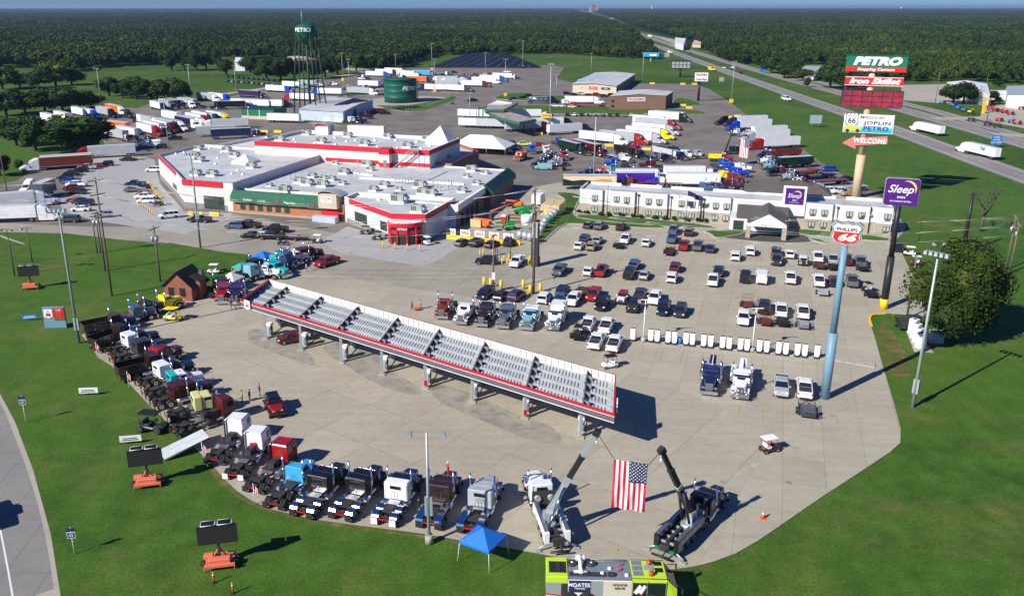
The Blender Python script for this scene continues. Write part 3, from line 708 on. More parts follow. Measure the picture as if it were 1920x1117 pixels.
pH=[fH.p(0),fH.p(HL),fH.p(HL,-dep),fH.p(0,-dep)]
def hbox(name,u0,u1,z0,z1,o0,o1,m,parent=ht):
 mb=MB();fH.box(mb,u0,u1,z0,z1,o0,o1,m);return ob(name,mb,parent)
mb=MB();fH.box(mb,0,HL,0,2.75,-dep,-.0,'stone_beige');ob('lower_wall',mb,ht)
mb=MB();fH.box(mb,0.003,HL-.003,2.75,3.3,-dep,.05,'trim_white');fH.box(mb,0.01,HL-.01,3.3,HZ-.5,-dep+.01,-.01,'wall_offwhite');ob('upper_wall',mb,ht)
mb=MB();fH.box(mb,.02,HL-.02,HZ-.48,HZ-.4,-dep+.05,-.02,'roof_white');ob('roof',mb,ht)
mb=MB()
for k in range(7):fH.box(mb,1+k*10.4,9+k*10.4,HZ-.4,HZ+.25,-dep,-dep+.3,'trim_white')
fH.box(mb,0,.3,HZ-.4,HZ+.1,-dep+.4,0,'trim_white');fH.box(mb,HL-.3,HL,HZ-.4,HZ+.1,-dep+.4,0,'trim_white')
fH.box(mb,.3,HL-.3,HZ-.4,HZ-.1,-.25,-.02,'trim_white');ob('parapet',mb,ht)
def hu(px,py=400):return fH.uv(px,py)[0]
def H3(x):return 1060+x/5.053
def H4(x):return 1400+x/5.053
bays=[(H3(238),H3(350)),(H3(425),H3(655)),(H3(730),H3(962)),(H3(1038),H3(1275)),(H3(1350),H3(1560)),(H4(560),H4(812)),(H4(895),H4(1165)),(H4(1250),H4(1384))]
for a,b in bays:
 u0,u1=hu(a,390),hu(b,400);mb=MB()
 fH.box(mb,u0,u1,0.01,2.72,.06,.7,'stone_beige');fH.box(mb,u0-.03,u1+.03,2.72,3.3,.055,.75,'trim_white');fH.box(mb,u0,u1,3.3,HZ+.15,.0,.7,'wall_offwhite');fH.box(mb,u0-.05,u1+.05,HZ+.15,HZ+.22,-.05,.76,'galv');ob('bay',mb,ht)
wins=[H3(x)for x in(283,488,583,790,888,1100,1200,1420,1520)]+[H4(x)for x in(618,728,962,1075,1320)]
for i,x in enumerate(wins):
 u=hu(x,385+i*3)
 for z0,z1 in((3.85,5.1),(.95,2.15)):
  mb=MB();fH.box(mb,u-.75,u+.75,z0,z1,.7,.76,'frame_dark');w_=ob('window',mb,ht)
  mb=MB();fH.box(mb,u-.65,u+.65,z0+.08,z1-.08,.765,.775,'window_green');fH.box(mb,u-.6,u-.1,z0+.1,z1-.1,.777,.785,'curtain');fH.box(mb,u+.12,u+.6,z0+.1,z1-.1,.777,.785,'curtain');ob('pane',mb,w_)
  mb=MB();fH.box(mb,u-.6,u+.6,z0-.42,z0-.05,.7,.8,'hvac_grille');ob('window_unit',mb,w_)
for x in(H3(690),H3(1000),H3(1310),H4(868),H4(1178)):
 u=hu(x,390);mb=MB();mb.cyl((*fH.p(u,.12),0),(*fH.p(u,.12),HZ-.9),.1,'frame_dark',n=6);mb.box(0,0,0,0,0,0,'frame_dark');fH.box(mb,u-.25,u+.25,HZ-.95,HZ-.5,.02,.3,'frame_dark');ob('downspout',mb,ht)
tu0,tu1=hu(H4(330),395),hu(H4(545),402)
hbox('sign_tower',tu0,tu1,3.3,10.2,-3.0,.9,'trim_white')
mat('purple',(0.075,0.01,0.2),.4);mat('moon',(0.85,0.55,0.05),.5)
mb=MB();fH.box(mb,tu0+.5,tu1-.55,6.0,9.8,.92,1.05,'purple');sg=ob('sign_panel',mb,ht)
fS=Face(fH.p(0,1.06),fH.p(HL,1.06));uc=(tu0+tu1)/2-.05
def crescent(r,th,m,a0=10,a1=200,n=20):
 mb=MB();outer=[];inner=[]
 for i in range(n+1):
  f=i/n;a=R(a0+(a1-a0)*f);w_=th*math.sin(math.pi*f)+.01
  outer.append((r*math.cos(a),r*math.sin(a)));inner.append(((r-w_)*math.cos(a),(r-w_)*math.sin(a)))
 for i in range(n):
  q=[outer[i],outer[i+1],inner[i+1],inner[i]]
  mb.loft([[(x,-.03,z)for x,z in q],[(x,0,z)for x,z in q]],m)
 return mb
fS.text('Sleep',sg,uc-.1,8.0,1.5,'white',.02,shear=.25,fit=(2.9,1.35));fS.text('INN',sg,uc+.05,6.95,.5,'white',.02,bold=.01);fS.text('BY CHOICE HOTELS',sg,uc,6.45,.25,'white',.02)
o=ob('moon',crescent(.95,.28,'moon',-30,150),sg,(*fS.p(uc+.6,.03),8.3),fH.ang)
mb=MB();a=[(*fH.p(tu0-.5,1.2),10.2),(*fH.p(tu1+.5,1.2),10.2),(*fH.p(tu1+.5,-3.6),10.2),(*fH.p(tu0-.5,-3.6),10.2)]
def hip(u0,u1,o0,o1,z0,z1,ru,m,nm,base=None,parent=ht):
 mb=MB();om=(o0+o1)/2
 q=[(*fH.p(u0,o0),z0),(*fH.p(u1,o0),z0),(*fH.p(u1,o1),z0),(*fH.p(u0,o1),z0),(*fH.p(u0+ru,om),z1),(*fH.p(u1-ru,om),z1)]
 mb.add(q,[(0,1,5,4),(1,2,5),(2,3,4,5),(3,0,4),(0,3,2,1)],m)
 o=ob(nm,mb,parent)
 if base:
  mb=MB();fH.box(mb,u0+.4,u1-.4,0,z0-.02,min(o0,o1)+.4,max(o0,o1)-.4,base);ob('rear_wing_wall',mb,parent)
 return o
ru0,ru1=hu(1385,385),hu(1552,400)
hip(ru0+.5,ru1+1,-dep-7.5,-dep+.5,6.6,8.9,4,'seam_brown','hip_roof','wall_offwhite')
hip(tu0-1.2,tu1+1.2,-4.5,0.2,10.2,11.2,2.6,'seam_brown','tower_roof')
pu0,pu1=hu(H3(1560),410),hu(H4(420),400)
hbox('lobby_wall',pu0+.2,pu1-.3,0.01,3.4,.7,6.0,'wall_offwhite')
mb=MB();lob=[[(*fH.p(u,6.5),3.3),(*fH.p(u,2.2),5.2),(*fH.p(u,.71),5.2),(*fH.p(u,.71),3.3)]for u in(pu0+1.6,pu1-.6)];mb.loft(lob,'seam_brown');ob('lobby_roof',mb,ht)
gcu=hu(H4(195),410);gw=3.9;g0,g1=5.0,13.5;gz=4.0
mb=MB();
for sd in(-1,1):mb.add([(*fH.p(gcu,g0-2.5),gz+2.4),(*fH.p(gcu,g1),gz+2.4),(*fH.p(gcu+sd*(gw+.4),g1),gz),(*fH.p(gcu+sd*(gw+.4),g0-2.5),gz),(*fH.p(gcu,g0-2.5),gz+2.2),(*fH.p(gcu,g1),gz+2.2),(*fH.p(gcu+sd*(gw+.4),g1),gz-.2),(*fH.p(gcu+sd*(gw+.4),g0-2.5),gz-.2)],[(0,1,2,3),(4,5,6,7),(0,1,5,4),(1,2,6,5),(2,3,7,6),(3,0,4,7)],'seam_brown')
pr_=ob('porch_roof',mb,ht)
mb=MB()
for o_ in(g1-.5,g0-.2):mb.loft([[(*fH.p(gcu-gw,oo),2.9),(*fH.p(gcu+gw,oo),2.9),(*fH.p(gcu+gw,oo),gz-.05),(*fH.p(gcu,oo),gz+2.15),(*fH.p(gcu-gw,oo),gz-.05)]for oo in(o_,o_-.4)],'trim_white')
for sd in(-1,1):fH.box(mb,gcu+sd*gw-.35,gcu+sd*gw+.35,2.9,gz-.1,g0,g1-.6,'trim_white')
ob('porch_gable',mb,ht)
for sd in(-1,1):
 for oo in(g1-1.1,g0+.5):
  mb=MB();fH.box(mb,gcu+sd*gw-.5,gcu+sd*gw+.5,0.02,2.9,oo-.5,oo+.5,'stone_beige');ob('porch_column',mb,ht)
fG=Face(fH.p(0,g1-.49),fH.p(HL,g1-.49));fG.text('Sleep Inn',ht,gcu,3.35,.75,'curtain',.03,shear=.2)
mb=MB();fH.box(mb,gcu-7.5,gcu-5.2,.02,2.4,6.01,6.1,'window_green');ob('window',mb,ht)
CZ=5.5;FL,FR,RR_,RL=(Vector(at(*p,CZ))for p in[(451,561.6),(1152,776),(1149.5,698),(503,523)])
RR_=RL+(FR-FL)
cnp=thing('fuel_canopy',(*((FL+RR_)/2),0),0,'long grey parallelogram fuel canopy with a red rim and open deck standing over the pumps','canopy')
def cob(n,mb,parent=cnp):
 c=(FL+RR_)/2;mb.v=[(x-c.x,y-c.y,z)for x,y,z in mb.v];return ob(n,mb,parent)
def cp(s,t,z):q=FL+(FR-FL)*s+(RL-FL)*t;return(q.x,q.y,z)
def cbox(mb,s0,s1,t0,t1,z0,z1,m):mb.loft([[cp(s0,t0,z),cp(s1,t0,z),cp(s1,t1,z),cp(s0,t1,z)]for z in(z0,z1)],m)
LW=(FR-FL).length;LS=(RL-FL).length;es=.18/LW;et=.18/LS
mb=MB();
cbox(mb,0,1,-et*.5,et,CZ-1.05,CZ-.24,'fascia_grey');cbox(mb,0,1,1-et,1,CZ-1.05,CZ,'trim_white');cbox(mb,0,es,et,1-et,CZ-1.05,CZ-.2,'fascia_grey');cbox(mb,1-es,1,et,1-et,CZ-1.05,CZ-.2,'fascia_grey');mbf=mb
mb=MB();cbox(mb,-.0005,1.0005,-et*1.1,et*1.1,CZ-.24,CZ+.02,'red_band');cbox(mb,0,es*1.2,et*1.1,1,CZ-.2,CZ+.02,'red_band');cbox(mb,1-es*1.2,1,et*1.1,1,CZ-.2,CZ+.02,'red_band');cbox(mb,es,1-es,1-et*.2,1+et*.4,CZ-.2,CZ+.03,'red_dark');cob('red_rim',mb)
mb=MB();cbox(mb,0,1,-et*.9,-et*.4,CZ-.34,CZ-.25,'trim_white');cbox(mb,0,1,-et*.9,-et*.4,CZ-1.1,CZ-1.03,'trim_white');cob('trim_strip',mb)
rs=[]
for px,py in[(492.5,574),(560,595),(632,617),(711,641),(794,666),(886,694),(987,725),(1093.5,757)]:
 q=Vector(at(px,py,CZ-.4))-FL;M_=Matrix(((FR.x-FL.x,RL.x-FL.x),(FR.y-FL.y,RL.y-FL.y)));rs.append((M_.inverted()@q)[0])
for s in rs:
 mb=MB();cbox(mb,s-.0008,s+.0008,et,1-et,CZ-.95,CZ-.35,'frame_dark');cbox(mb,s-.0016,s+.0016,et,1-et,CZ-.37,CZ-.33,'fascia_grey')
 for k in range(4):cbox(mb,s,s+.012,.16+k*.22,.19+k*.22,CZ-.9,CZ-.35,'wall_grey')
 cob('cross_beam',mb)
ed=[0.004]+rs+[0.997]
rowt=[.06,.28,.50,.72]
mb=MB();ms=MB();cbox(mb,es,1-es,et,1-et,CZ-1.02,CZ-.92,'deck_grey')
for a,b in zip(ed,ed[1:]):
 for t0 in rowt:
  cbox(mb,a+.004,b-.004,t0-.02,t0+.045,CZ-.91,CZ-.85,'deck_grey')
  n_=max(2,int((b-a-.022)*LW/.5))
  for i in range(n_):
   s0=a+.014+(b-a-.024)*i/n_
   cbox(ms,s0,s0+.0024,t0+.05,t0+.2,CZ-.915,CZ-.905,'fascia_grey')
o_=len(mb.v);mb.v+=ms.v;k_=mb.mi('fascia_grey');mb.f+=[tuple(i+o_ for i in f)for f in ms.f];mb.m+=[k_]*len(ms.f);mb.sm+=ms.sm;cob('deck',mb)
mb=mbf
for i in range(66):
 s=(i+.5)/66;cbox(mb,s-.0008,s+.0008,1-et*1.3,1-et*1.0,CZ-.9,CZ-.03,'wall_grey')
cob('fascia',mb)
mb=MB()
for k in range(6):
 t=.12+k*.15;mb.add([cp(.004,t,CZ-.1),cp(.004,t,CZ-.9),cp(.016,t,CZ-.9)],[(0,1,2)],'deck_grey')
cob('end_brace',mb)
for z_,a,b in((CZ-.55,rs[1],rs[2]),(CZ-.55,rs[2],rs[2]+.055)):
 mb=MB();mb.cyl(cp(a,.12,z_),cp(b,.06,z_),.09,'frame_dark',n=6);cob('drain_pipe',mb)
for px,py in[(643,540),(648,568)]:pass
def shield(w_,h_,m,th,z0=0,k=1.0):
 pts=[(-.36,.5),(-.2,.43),(0,.5),(.2,.43),(.36,.5),(.5,.34),(.43,.18),(.46,-.02),(.5,-.2),(.36,-.38),(.15,-.43),(0,-.5)]
 pts+=[(-x,z)for x,z in pts[::-1]if x>0][0:0]
 left=[(-.15,-.43),(-.36,-.38),(-.5,-.2),(-.46,-.02),(-.43,.18),(-.5,.34)]
 P_=[(x*w_*k,z*h_*k+z0)for x,z in pts+left]
 mb=MB();mb.loft([[(x,-th,z)for x,z in P_],[(x,0,z)for x,z in P_]],m);return mb
fc=Face(FL,FR);fe_=Face(FR,RR_)
bx=Face(FL,FR).uv(467,570)[0]
bd=ob('badge',shield(1.5,1.6,'trim_white',.12),cnp,(fc.p(bx,.3)[0]-cnp.location.x,fc.p(bx,.3)[1]-cnp.location.y,CZ-.35),fc.ang)
lettering('66',bd,(0,-.14,-.1),(R(90),0,0),.8,'red_band',shear=.2,bold=.03)
ob('badge',shield(1.5,1.6,'trim_white',.12),cnp,(fe_.p(3.0,.2)[0]-cnp.location.x,fe_.p(3.0,.2)[1]-cnp.location.y,CZ-.35),fe_.ang)
def pump_mesh():
 mb=MB();mb.bbox(-.5,.5,-.35,.35,.16,1.7,'column_blue',.05);mb.bbox(-.55,.55,-.42,.42,1.7,2.05,'trim_white',.05);return mb.mesh('pump_body')
def pump_side():
 mb=MB();mb.box(-.35,.35,.36,.39,1.0,1.6,'black');mb.box(-.35,.35,-.39,-.36,1.0,1.6,'black');return mb.mesh('screen')
def pump_hose():
 mb=MB();mb.tube([(.52,.2,1.4),(.75,.2,.9),(.7,.2,.4),(.55,.2,.6)],.04,'black');mb.tube([(-.52,-.2,1.4),(-.75,-.2,.9),(-.7,-.2,.4),(-.55,-.2,.6)],.04,'black');return mb.mesh('hose')
PROTO['pump']=('fuel_pump',[('pump_body',pump_mesh(),(0,0,0),0,1,None),('screen',pump_side(),(0,0,0),0,1,None),('hose',pump_hose(),(0,0,0),0,1,None)])
cbs=[(498.8,636),(565,656),(641,680),(717,702),(798,728),(886,754),(984,784),(1088,820)]
ID=(RL-FL).normalized();ordn=['first','second','third','fourth','fifth','sixth','seventh','eighth']
for i,(px,py)in enumerate(cbs):
 x,y=at(px,py)
 for k,dd in enumerate((0,7.4)):
  X,Y=x+ID.x*dd-cnp.location.x,y+ID.y*dd-cnp.location.y
  mb=MB();mb.box(-.19,.19,-.19,.19,0,CZ-1.0,'column_blue');c_=ob('column',mb,cnp,(X,Y,.09),0.2)
 if i in(4,6):
  mb=MB();mb.box(-.24,.24,-.3,-.2,.5,1.2,'red_band');ob('extinguisher_box',mb,cnp,(x-cnp.location.x,y-cnp.location.y,.09),.2)
 a=Vector((x,y))-ID*.6;b=Vector((x,y))+ID*8.2
 mb=ribbon([tuple(a),tuple(b)],1.0,.08,.14,'concrete');ob('pump_island',mb,cnp).location=(-cnp.location.x,-cnp.location.y,0)
 for k,dd in enumerate((1.7,5.6)):
  X,Y=x+ID.x*dd,y+ID.y*dd
  spawn('pump',(X,Y,.1),math.atan2(ID.y,ID.x),label=f"grey {'front' if k == 0 else 'rear'} fuel pump by the {ordn[i]} canopy column from the left",cat='fuel pump',group='fuel pumps under the long canopy')
def hgt(px,py,ty):
 x,y=at(px,py);lo,hi=0,49.9
 for _ in range(40):
  m=(lo+hi)/2
  if pj(x,y,m)[1]>ty:lo=m
  else:hi=m
 return lo
def shed(name,label,cat,corners,z,wall,roof,ridge=0.0,ridge_dir=0,trim=None,axis=None):
 "gabled or flat shed: corners front-left, front-right, back-right, back-left seen at eave height z"
 p=[W(*q,z)for q in corners];c=sum(p,Vector((0,0)))/4
 t=thing(name,(c.x,c.y,0),0,label,cat)
 p=[q-c for q in p];mb=MB()
 mb.loft([[(*q,0)for q in p],[(*q,z)for q in p]],wall)
 if ridge:
  a,b=((p[0]+p[1])/2,(p[3]+p[2])/2)if ridge_dir==0 else((p[0]+p[3])/2,(p[1]+p[2])/2)
  if ridge_dir==0:mb.add([(*p[0],z),(*p[1],z),(*a,z+ridge)],[(0,1,2)],wall);mb.add([(*p[3],z),(*p[2],z),(*b,z+ridge)],[(0,1,2)],wall)
  else:mb.add([(*p[0],z),(*p[3],z),(*a,z+ridge)],[(0,1,2)],wall);mb.add([(*p[1],z),(*p[2],z),(*b,z+ridge)],[(0,1,2)],wall)
 ob('wall',mb,t)
 mb=MB();k=1.02;q=[v*k for v in p]
 if ridge:
  a,b=a*k,b*k
  def sl(A,B,C,D):mb.loft([[(*A,z+.02),(*B,z+.02),(*C,z+ridge+.05),(*D,z+ridge+.05)],[(*A,z+.17),(*B,z+.17),(*C,z+ridge+.2),(*D,z+ridge+.2)]],roof)
  if ridge_dir==0:sl(q[0],q[3],b,a);sl(q[1],q[2],b,a)
  else:sl(q[0],q[1],b,a);sl(q[3],q[2],b,a)
 else:mb.loft([[(*v,z+.01)for v in q],[(*v,z+.25)for v in q]],roof)
 ob('roof',mb,t)
 return t,p,c
def shed_face(t,p,i,j):f=Face(p[i]+Vector(t.location[:2]),p[j]+Vector(t.location[:2]));return f
def loc_box(face,t,name,u0,u1,z0,z1,o0,o1,m):
 mb=MB();face.box(mb,u0,u1,z0,z1,o0,o1,m);mb.v=[(x-t.location.x,y-t.location.y,z)for x,y,z in mb.v];return ob(name,mb,t)
def loc_text(face,t,txt,u,z,size,mt,o=.06,**k):
 q=face.p(u,o);return lettering(txt,t,(q[0]-t.location.x,q[1]-t.location.y,z),(R(90),0,face.ang),size,mt,**k)
mat('txt_red',(0.5,0.03,0.03),.5);mat('txt_dark',(0.03,0.05,0.05),.5);mat('txt_blue',(0.03,0.08,0.35),.5)
t,p,c=shed('truck_wash','brown brick truck wash with low white gable roof and TRUCKOMAT sign','building',[(1144,181),(1249,180),(1262,172),(1163,171)],6.8,'brick_tan','roof_white',.9,0)
f=shed_face(t,p,0,1);loc_box(f,t,'sign_board',f.L*.31,f.L*.63,4.2,6.2,.02,.12,'white');loc_text(f,t,'TRUCKOMAT',f.L*.47,5.2,1.7,'txt_red',.14,bold=.02,fit=(f.L*.29,1.1))
for zz in(1.2,3.8):loc_box(f,t,'window',.9,2.2,zz,zz+1.3,.01,.06,'dark_glass_wall')
f2=shed_face(t,p,1,2)
for i in range(3):loc_box(f2,t,'bay_door',2+i*f2.L/3.2,2+i*f2.L/3.2+f2.L/4.5,.05,5.3,.01,.08,'black')
t,p,c=shed('service_shop','long tan service shop with white roof, skylights and dark bay doors','building',[(1074,157.5),(1156,161.5),(1191,139),(1116,137)],5.2,'tan_wall','roof_white',.9,0)
f=shed_face(t,p,0,1)
loc_box(f,t,'sign_board',f.L*.14,f.L*.3,2.6,3.9,.02,.1,'tan_wall');loc_text(f,t,'LUBE',f.L*.22,3.25,1.0,'txt_green',.12)
loc_box(f,t,'sign_board',f.L*.38,f.L*.57,2.4,4.1,.02,.1,'red_band');loc_text(f,t,'SERVICE',f.L*.475,3.25,1.0,'white',.12)
loc_box(f,t,'sign_board',f.L*.66,f.L*.86,2.6,4.0,.02,.1,'black');loc_text(f,t,'TIRES',f.L*.76,3.3,1.0,'white',.12)
f2=shed_face(t,p,1,2)
for i in range(8):loc_box(f2,t,'bay_door',2+i*f2.L/8.4,2+i*f2.L/8.4+f2.L/12,.05,4.3,.01,.08,'black')
q=[W(*v,5.6)-c for v in[(1082,152),(1105,153),(1137,140),(1119,138)]];mb=MB();mb.loft([[(*v,5.95)for v in q],[(*v,6.1)for v in q]],'metal_blue_white');ob('skylight_strip',mb,t)
for k in range(6):
 x,y=at(1124+k*3.4,148.5-k*1.6,6.2);mb=MB();mb.box(-.8,.8,-.8,.8,0,1.0,'galv');ob('roof_unit',mb,t,(x-c.x,y-c.y,5.9))
t,p,c=shed('warehouse','white and pale blue metal warehouse with roof solar panels beside the water tower','building',[(561,205),(643,210),(699,188),(623,183)],5.0,'metal_blue_white','roof_white',.7,1)
q=[W(*v,5.9)-c for v in[(626,197),(651,196),(690,188),(662,184.5)]];mb=MB();mb.loft([[(*v,5.75)for v in q],[(*v,5.95)for v in q]],'solar');ob('solar_panel',mb,t)
f2=shed_face(t,p,1,2);loc_box(f2,t,'door',f2.L*.3,f2.L*.42,.05,4.2,.01,.06,'purple')
f=shed_face(t,p,0,1);
for i in range(2):loc_box(f,t,'wall_panel',f.L*(.55+.25*i),f.L*(.72+.25*i),.3,1.9,.01,.1,'metal_white')
t,p,c=shed('outbuilding','small white outbuilding with grey hip roof behind the solar warehouse','building',[(603,190),(626,191),(641,183),(618,181)],3.4,'metal_white','grey_seam',1.2,1)
t,p,c=shed('storage_shed','green storage shed with dark flat roof left of the water tower','building',[(452,205),(513,207),(537,203),(480,201)],4.4,'green_shed','green_dark',0)
f=shed_face(t,p,0,1);loc_box(f,t,'wall_base',0.0,f.L,0.02,1.5,.01,.1,'tan_wall')
for k in(.2,.55):loc_box(f,t,'post',f.L*k,f.L*k+.3,.02,4.4,.11,.2,'trim_white')
x,y=at(583,217);wt=thing('water_tower',(x,y,0),0,'tall green water tower on thin legs lettered PETRO','water tower')
S_=hgt(583,217,44);RT=7.4;zc=S_-3.6
mb=MB();prof_=[(-5.2,.6),(-4.8,2.2),(-3.6,3.7),(-1.8,4.6),(0,4.9),(1.5,4.8),(2.6,3.9),(3.2,2.5),(3.55,1.2),(3.6,.2)]
rings=[[(r*math.cos(2*math.pi*i/28),r*math.sin(2*math.pi*i/28),zc+dz)for i in range(28)]for dz,r in prof_]
mb.loft(rings,'tank_green',True,True);mb.cyl((0,0,zc-.5),(0,0,zc-.2),5.2,'green_dark',n=28);tk=ob('tank',mb,wt)
an=math.atan2(-y,-x)
o=thing
for i,ch in enumerate('PETRO'):
 a=an-R(60)+R(19)*i
 lettering(ch,tk,(4.98*math.cos(a),4.98*math.sin(a),zc+.6),(R(90),0,a+R(90)),2.5,'white',bold=.03,extr=.1)
for i in range(6):
 a=an+R(20+60*i);mb=MB();mb.cyl((8.0*math.cos(a),8.0*math.sin(a),0),(4.8*math.cos(a),4.8*math.sin(a),zc-.5),.32,'green_dark',r1=.26,n=8);ob('leg',mb,wt)
for zz in(.36,.68):
 mb=MB();r=8.0+(4.8-8.0)*zz
 for i in range(6):
  a,b=an+R(20+60*i),an+R(80+60*i);mb.cyl((r*math.cos(a),r*math.sin(a),zc*zz),(r*math.cos(b),r*math.sin(b),zc*zz),.16,'green_dark',n=5)
 ob('brace_ring',mb,wt)
mb=MB();mb.cyl((0,0,0),(0,0,zc-5),.6,'green_dark',n=12);ob('riser',mb,wt)
mb=MB();mb.cyl((-1.5,0,zc+3),(-1.5,0,zc+9),.12,'galv',n=5);ob('antenna',mb,wt)
x,y=at(751,192);x,y=x,y+2;tk=thing('storage_tank',(x,y,0),0,'large dark green round storage tank lettered PETRO','tank')
mb=MB();HT=12.3;rr=9.0
rings=[[(r*math.cos(2*math.pi*i/48),r*math.sin(2*math.pi*i/48),z)for i in range(48)]for r,z in[(rr,0),(rr,3),(rr+.04,3.05),(rr,3.1),(rr,6.1),(rr+.04,6.15),(rr,6.2),(rr,9.2),(rr+.04,9.25),(rr,9.3),(rr,HT),(rr+.15,HT),(rr+.15,HT+.15),(.3,HT+1.0)]]
mb.loft(rings,'tank_green',True,True);bod=ob('shell',mb,tk)
an=math.atan2(-y,-x)
for i,ch in enumerate('PETRO'):
 a=an+R(11)+R(10.5)*i;lettering(ch,bod,((rr+.05)*math.cos(a),(rr+.05)*math.sin(a),7.8),(R(90),0,a+R(90)),2.9,'white',shear=.2,bold=.03,extr=.05)
mb=MB();a=an+R(95);mb.tube([((rr+.6)*math.cos(a),(rr+.6)*math.sin(a),0),((rr+.6)*math.cos(a),(rr+.6)*math.sin(a),HT)],.2,'green_dark');ob('ladder',mb,tk)
fc_=[at(*q)for q in[(700,203),(760,207),(800,203),(842,187),(842,180)]]
mb=MB()
for a,b in zip(fc_,fc_[1:]):
 n_=int(math.dist(a,b)/2.5)+1
 for k in range(n_):x,y=a[0]+(b[0]-a[0])*k/n_,a[1]+(b[1]-a[1])*k/n_;mb.cyl((x,y,0),(x,y,1.9),.05,'galv',n=4)
 for zz in(.3,1.1,1.9):mb.cyl((*a,zz),(*b,zz),.03,'galv',n=4)
tag(ob('fence',mb),'grey wire fence around the green storage tank','fence')
x,y=at(346,560);hut=thing('brick_hut',(x,y+1.2,0),R(-12),'small red brick hut with steep dark shingle gables on the lawn','hut')
mb=MB();mb.box(-2.7,2.7,-2.6,2.6,.1,2.9,'brick_red');mb.add([(-2.7,-2.6,2.9),(2.7,-2.6,2.9),(0,-2.6,5.3)],[(0,1,2)],'brick_red');mb.add([(-2.7,2.6,2.9),(2.7,2.6,2.9),(0,2.6,5.3)],[(0,1,2)],'brick_red');ob('wall',mb,hut)
mb=MB()
for sd in(-1,1):mb.loft([[(0,-3.0,5.45-d_),(0,3.0,5.45-d_),(sd*3.25,3.0,2.55-d_),(sd*3.25,-3.0,2.55-d_)]for d_ in(0,.15)],'shingle')
mb.loft([[(1.6,-1.2,4.4),(1.6,1.2,4.4),(3.9,1.5,3.5),(3.9,-1.5,3.5)],[(1.6,-1.2,4.25),(1.6,1.2,4.25),(3.9,1.5,3.35),(3.9,-1.5,3.35)]],'shingle')
ob('roof',mb,hut)
for xx in(-1.3,.9):
 mb=MB();mb.box(xx-.45,xx+.45,-2.68,-2.62,1.0,2.4,'dark_glass_wall');mb.box(xx-.55,xx+.55,-2.66,-2.61,.9,2.5,'black');ob('window',mb,hut)
mb=MB();mb.box(2.72,3.5,-.9,.9,.1,3.5,'brick_red');ob('porch_wall',mb,hut)
mb=MB();mb.box(2.0,3.0,1.0,1.9,3.0,4.9,'seam_brown',.2,.2);ob('chimney',mb,hut)
shed('barn_building','long cream roofed building among the trees behind the water tower','building',[(535,116),(600,112),(622,100),(545,106)],4,'tan_wall','tan_wall',1.8,1)
shed('farm_house','white farm house between trees beyond the left field','building',[(440,117),(458,117),(466,109),(444,109)],7,'metal_white','metal_white',2,1)
shed('farm_barn','white barn with grey roof behind the row of trees left of the tall sign','building',[(1506,131),(1530,137),(1543,124),(1500,124)],5.5,'metal_white','grey_seam',1.2,1)
t,p,c=shed('metal_building','large white arched metal building beyond the motorway frontage road','building',[(1816,168),(1856,178),(1850,158),(1776,155)],6.5,'metal_white','metal_white',1.5,0)
f=shed_face(t,p,0,1)
for k in(.1,.55):loc_box(f,t,'door',f.L*k,f.L*(k+.32),.05,4.6,.02,.1,'galv')
t,p,c=shed('metal_shop','white metal shop with grey roof at the far right edge','building',[(1890,178),(1950,184),(1960,166),(1888,162)],6.5,'metal_white','grey_seam',.8,0)
t,p,c=shed('low_building','low white office between the two white metal buildings','building',[(1857,178),(1890,178),(1890,170),(1857,170)],3.0,'metal_white','metal_white',.5,1)
t,p,c=shed('weigh_station','bright white weigh station beside the far carriageway','building',[(1267,79),(1282,82),(1286,73),(1266,71)],8,'metal_white','metal_white',0)
shed('scale_house','pale yellow low building beside the weigh station','building',[(1298,83),(1314,84),(1315,77),(1302,76)],4,'tan_wall','tan_wall',0)
mat('far_pink',(0.42,0.24,0.2),.8)
x,y=at(1113,23.5);t=thing('far_hotel',(x,y,0),0,'pinkish high-rise block on the horizon at the end of the motorway','high-rise')
sc_=y/F_PX;mb=MB();mb.box(-4.5*sc_,3*sc_,-10,30,0,14*sc_,'far_pink');mb.box(3*sc_,7.5*sc_,-8,30,0,11*sc_,'far_pink');mb.box(-8*sc_,-4.5*sc_,-6,25,0,8.5*sc_,'far_pink');ob('wall',mb,t)
mb=MB()
for k in range(5):mb.box(-4.3*sc_,2.8*sc_,-10.8,-10.1,(2+2.4*k)*sc_,(2.9+2.4*k)*sc_,'black')
ob('window_band',mb,t)
for i,(px,py,w_,h_)in enumerate([(1222,19,3,7),(1689,16,3,5)]):
 x,y=at(px,21);sc_=y/F_PX;t=thing('far_water_tower',(x,y,0),0,['small white water tower on the horizon right of the pink high-rise','tiny white water tower on the horizon above the tall sign'][i],'water tower')
 mb=MB();mb.cyl((0,0,0),(0,0,h_*sc_*.7),.25*w_*sc_*.5,'white',n=8);ob('stem',mb,t);mb=MB();mb.dome((0,0,h_*sc_),w_*sc_*.5,w_*sc_*.5,h_*sc_*.3,'white',12,6);ob('tank',mb,t)
for i,(px,py,w_)in enumerate([(1060,27,12),(1148,38,7),(1090,25,5)]):
 x,y=at(px,py);sc_=y/F_PX;t=thing('far_building',(x,y,0),0,['low white building left of the motorway on the horizon','small white roadside building beside the distant motorway bend','tiny white building just left of the pink high-rise'][i],'building');mb=MB();mb.box(-w_/2*sc_,w_/2*sc_,0,20,0,3*sc_,'metal_white');ob('wall',mb,t);mb=MB();mb.box(-w_/2*sc_,w_/2*sc_,-1,21,3*sc_,3.4*sc_,'grey_seam');ob('roof',mb,t)
tcx,tcy=at(960,215,6);t=thing('truck_fuel_canopy',(tcx,tcy,0),0,'green edged truck fuel canopy with arched centre in the rear lot','canopy')
noisy('deck_rust',(0.25,0.17,0.14),(0.45,0.42,0.4),.35,.7)
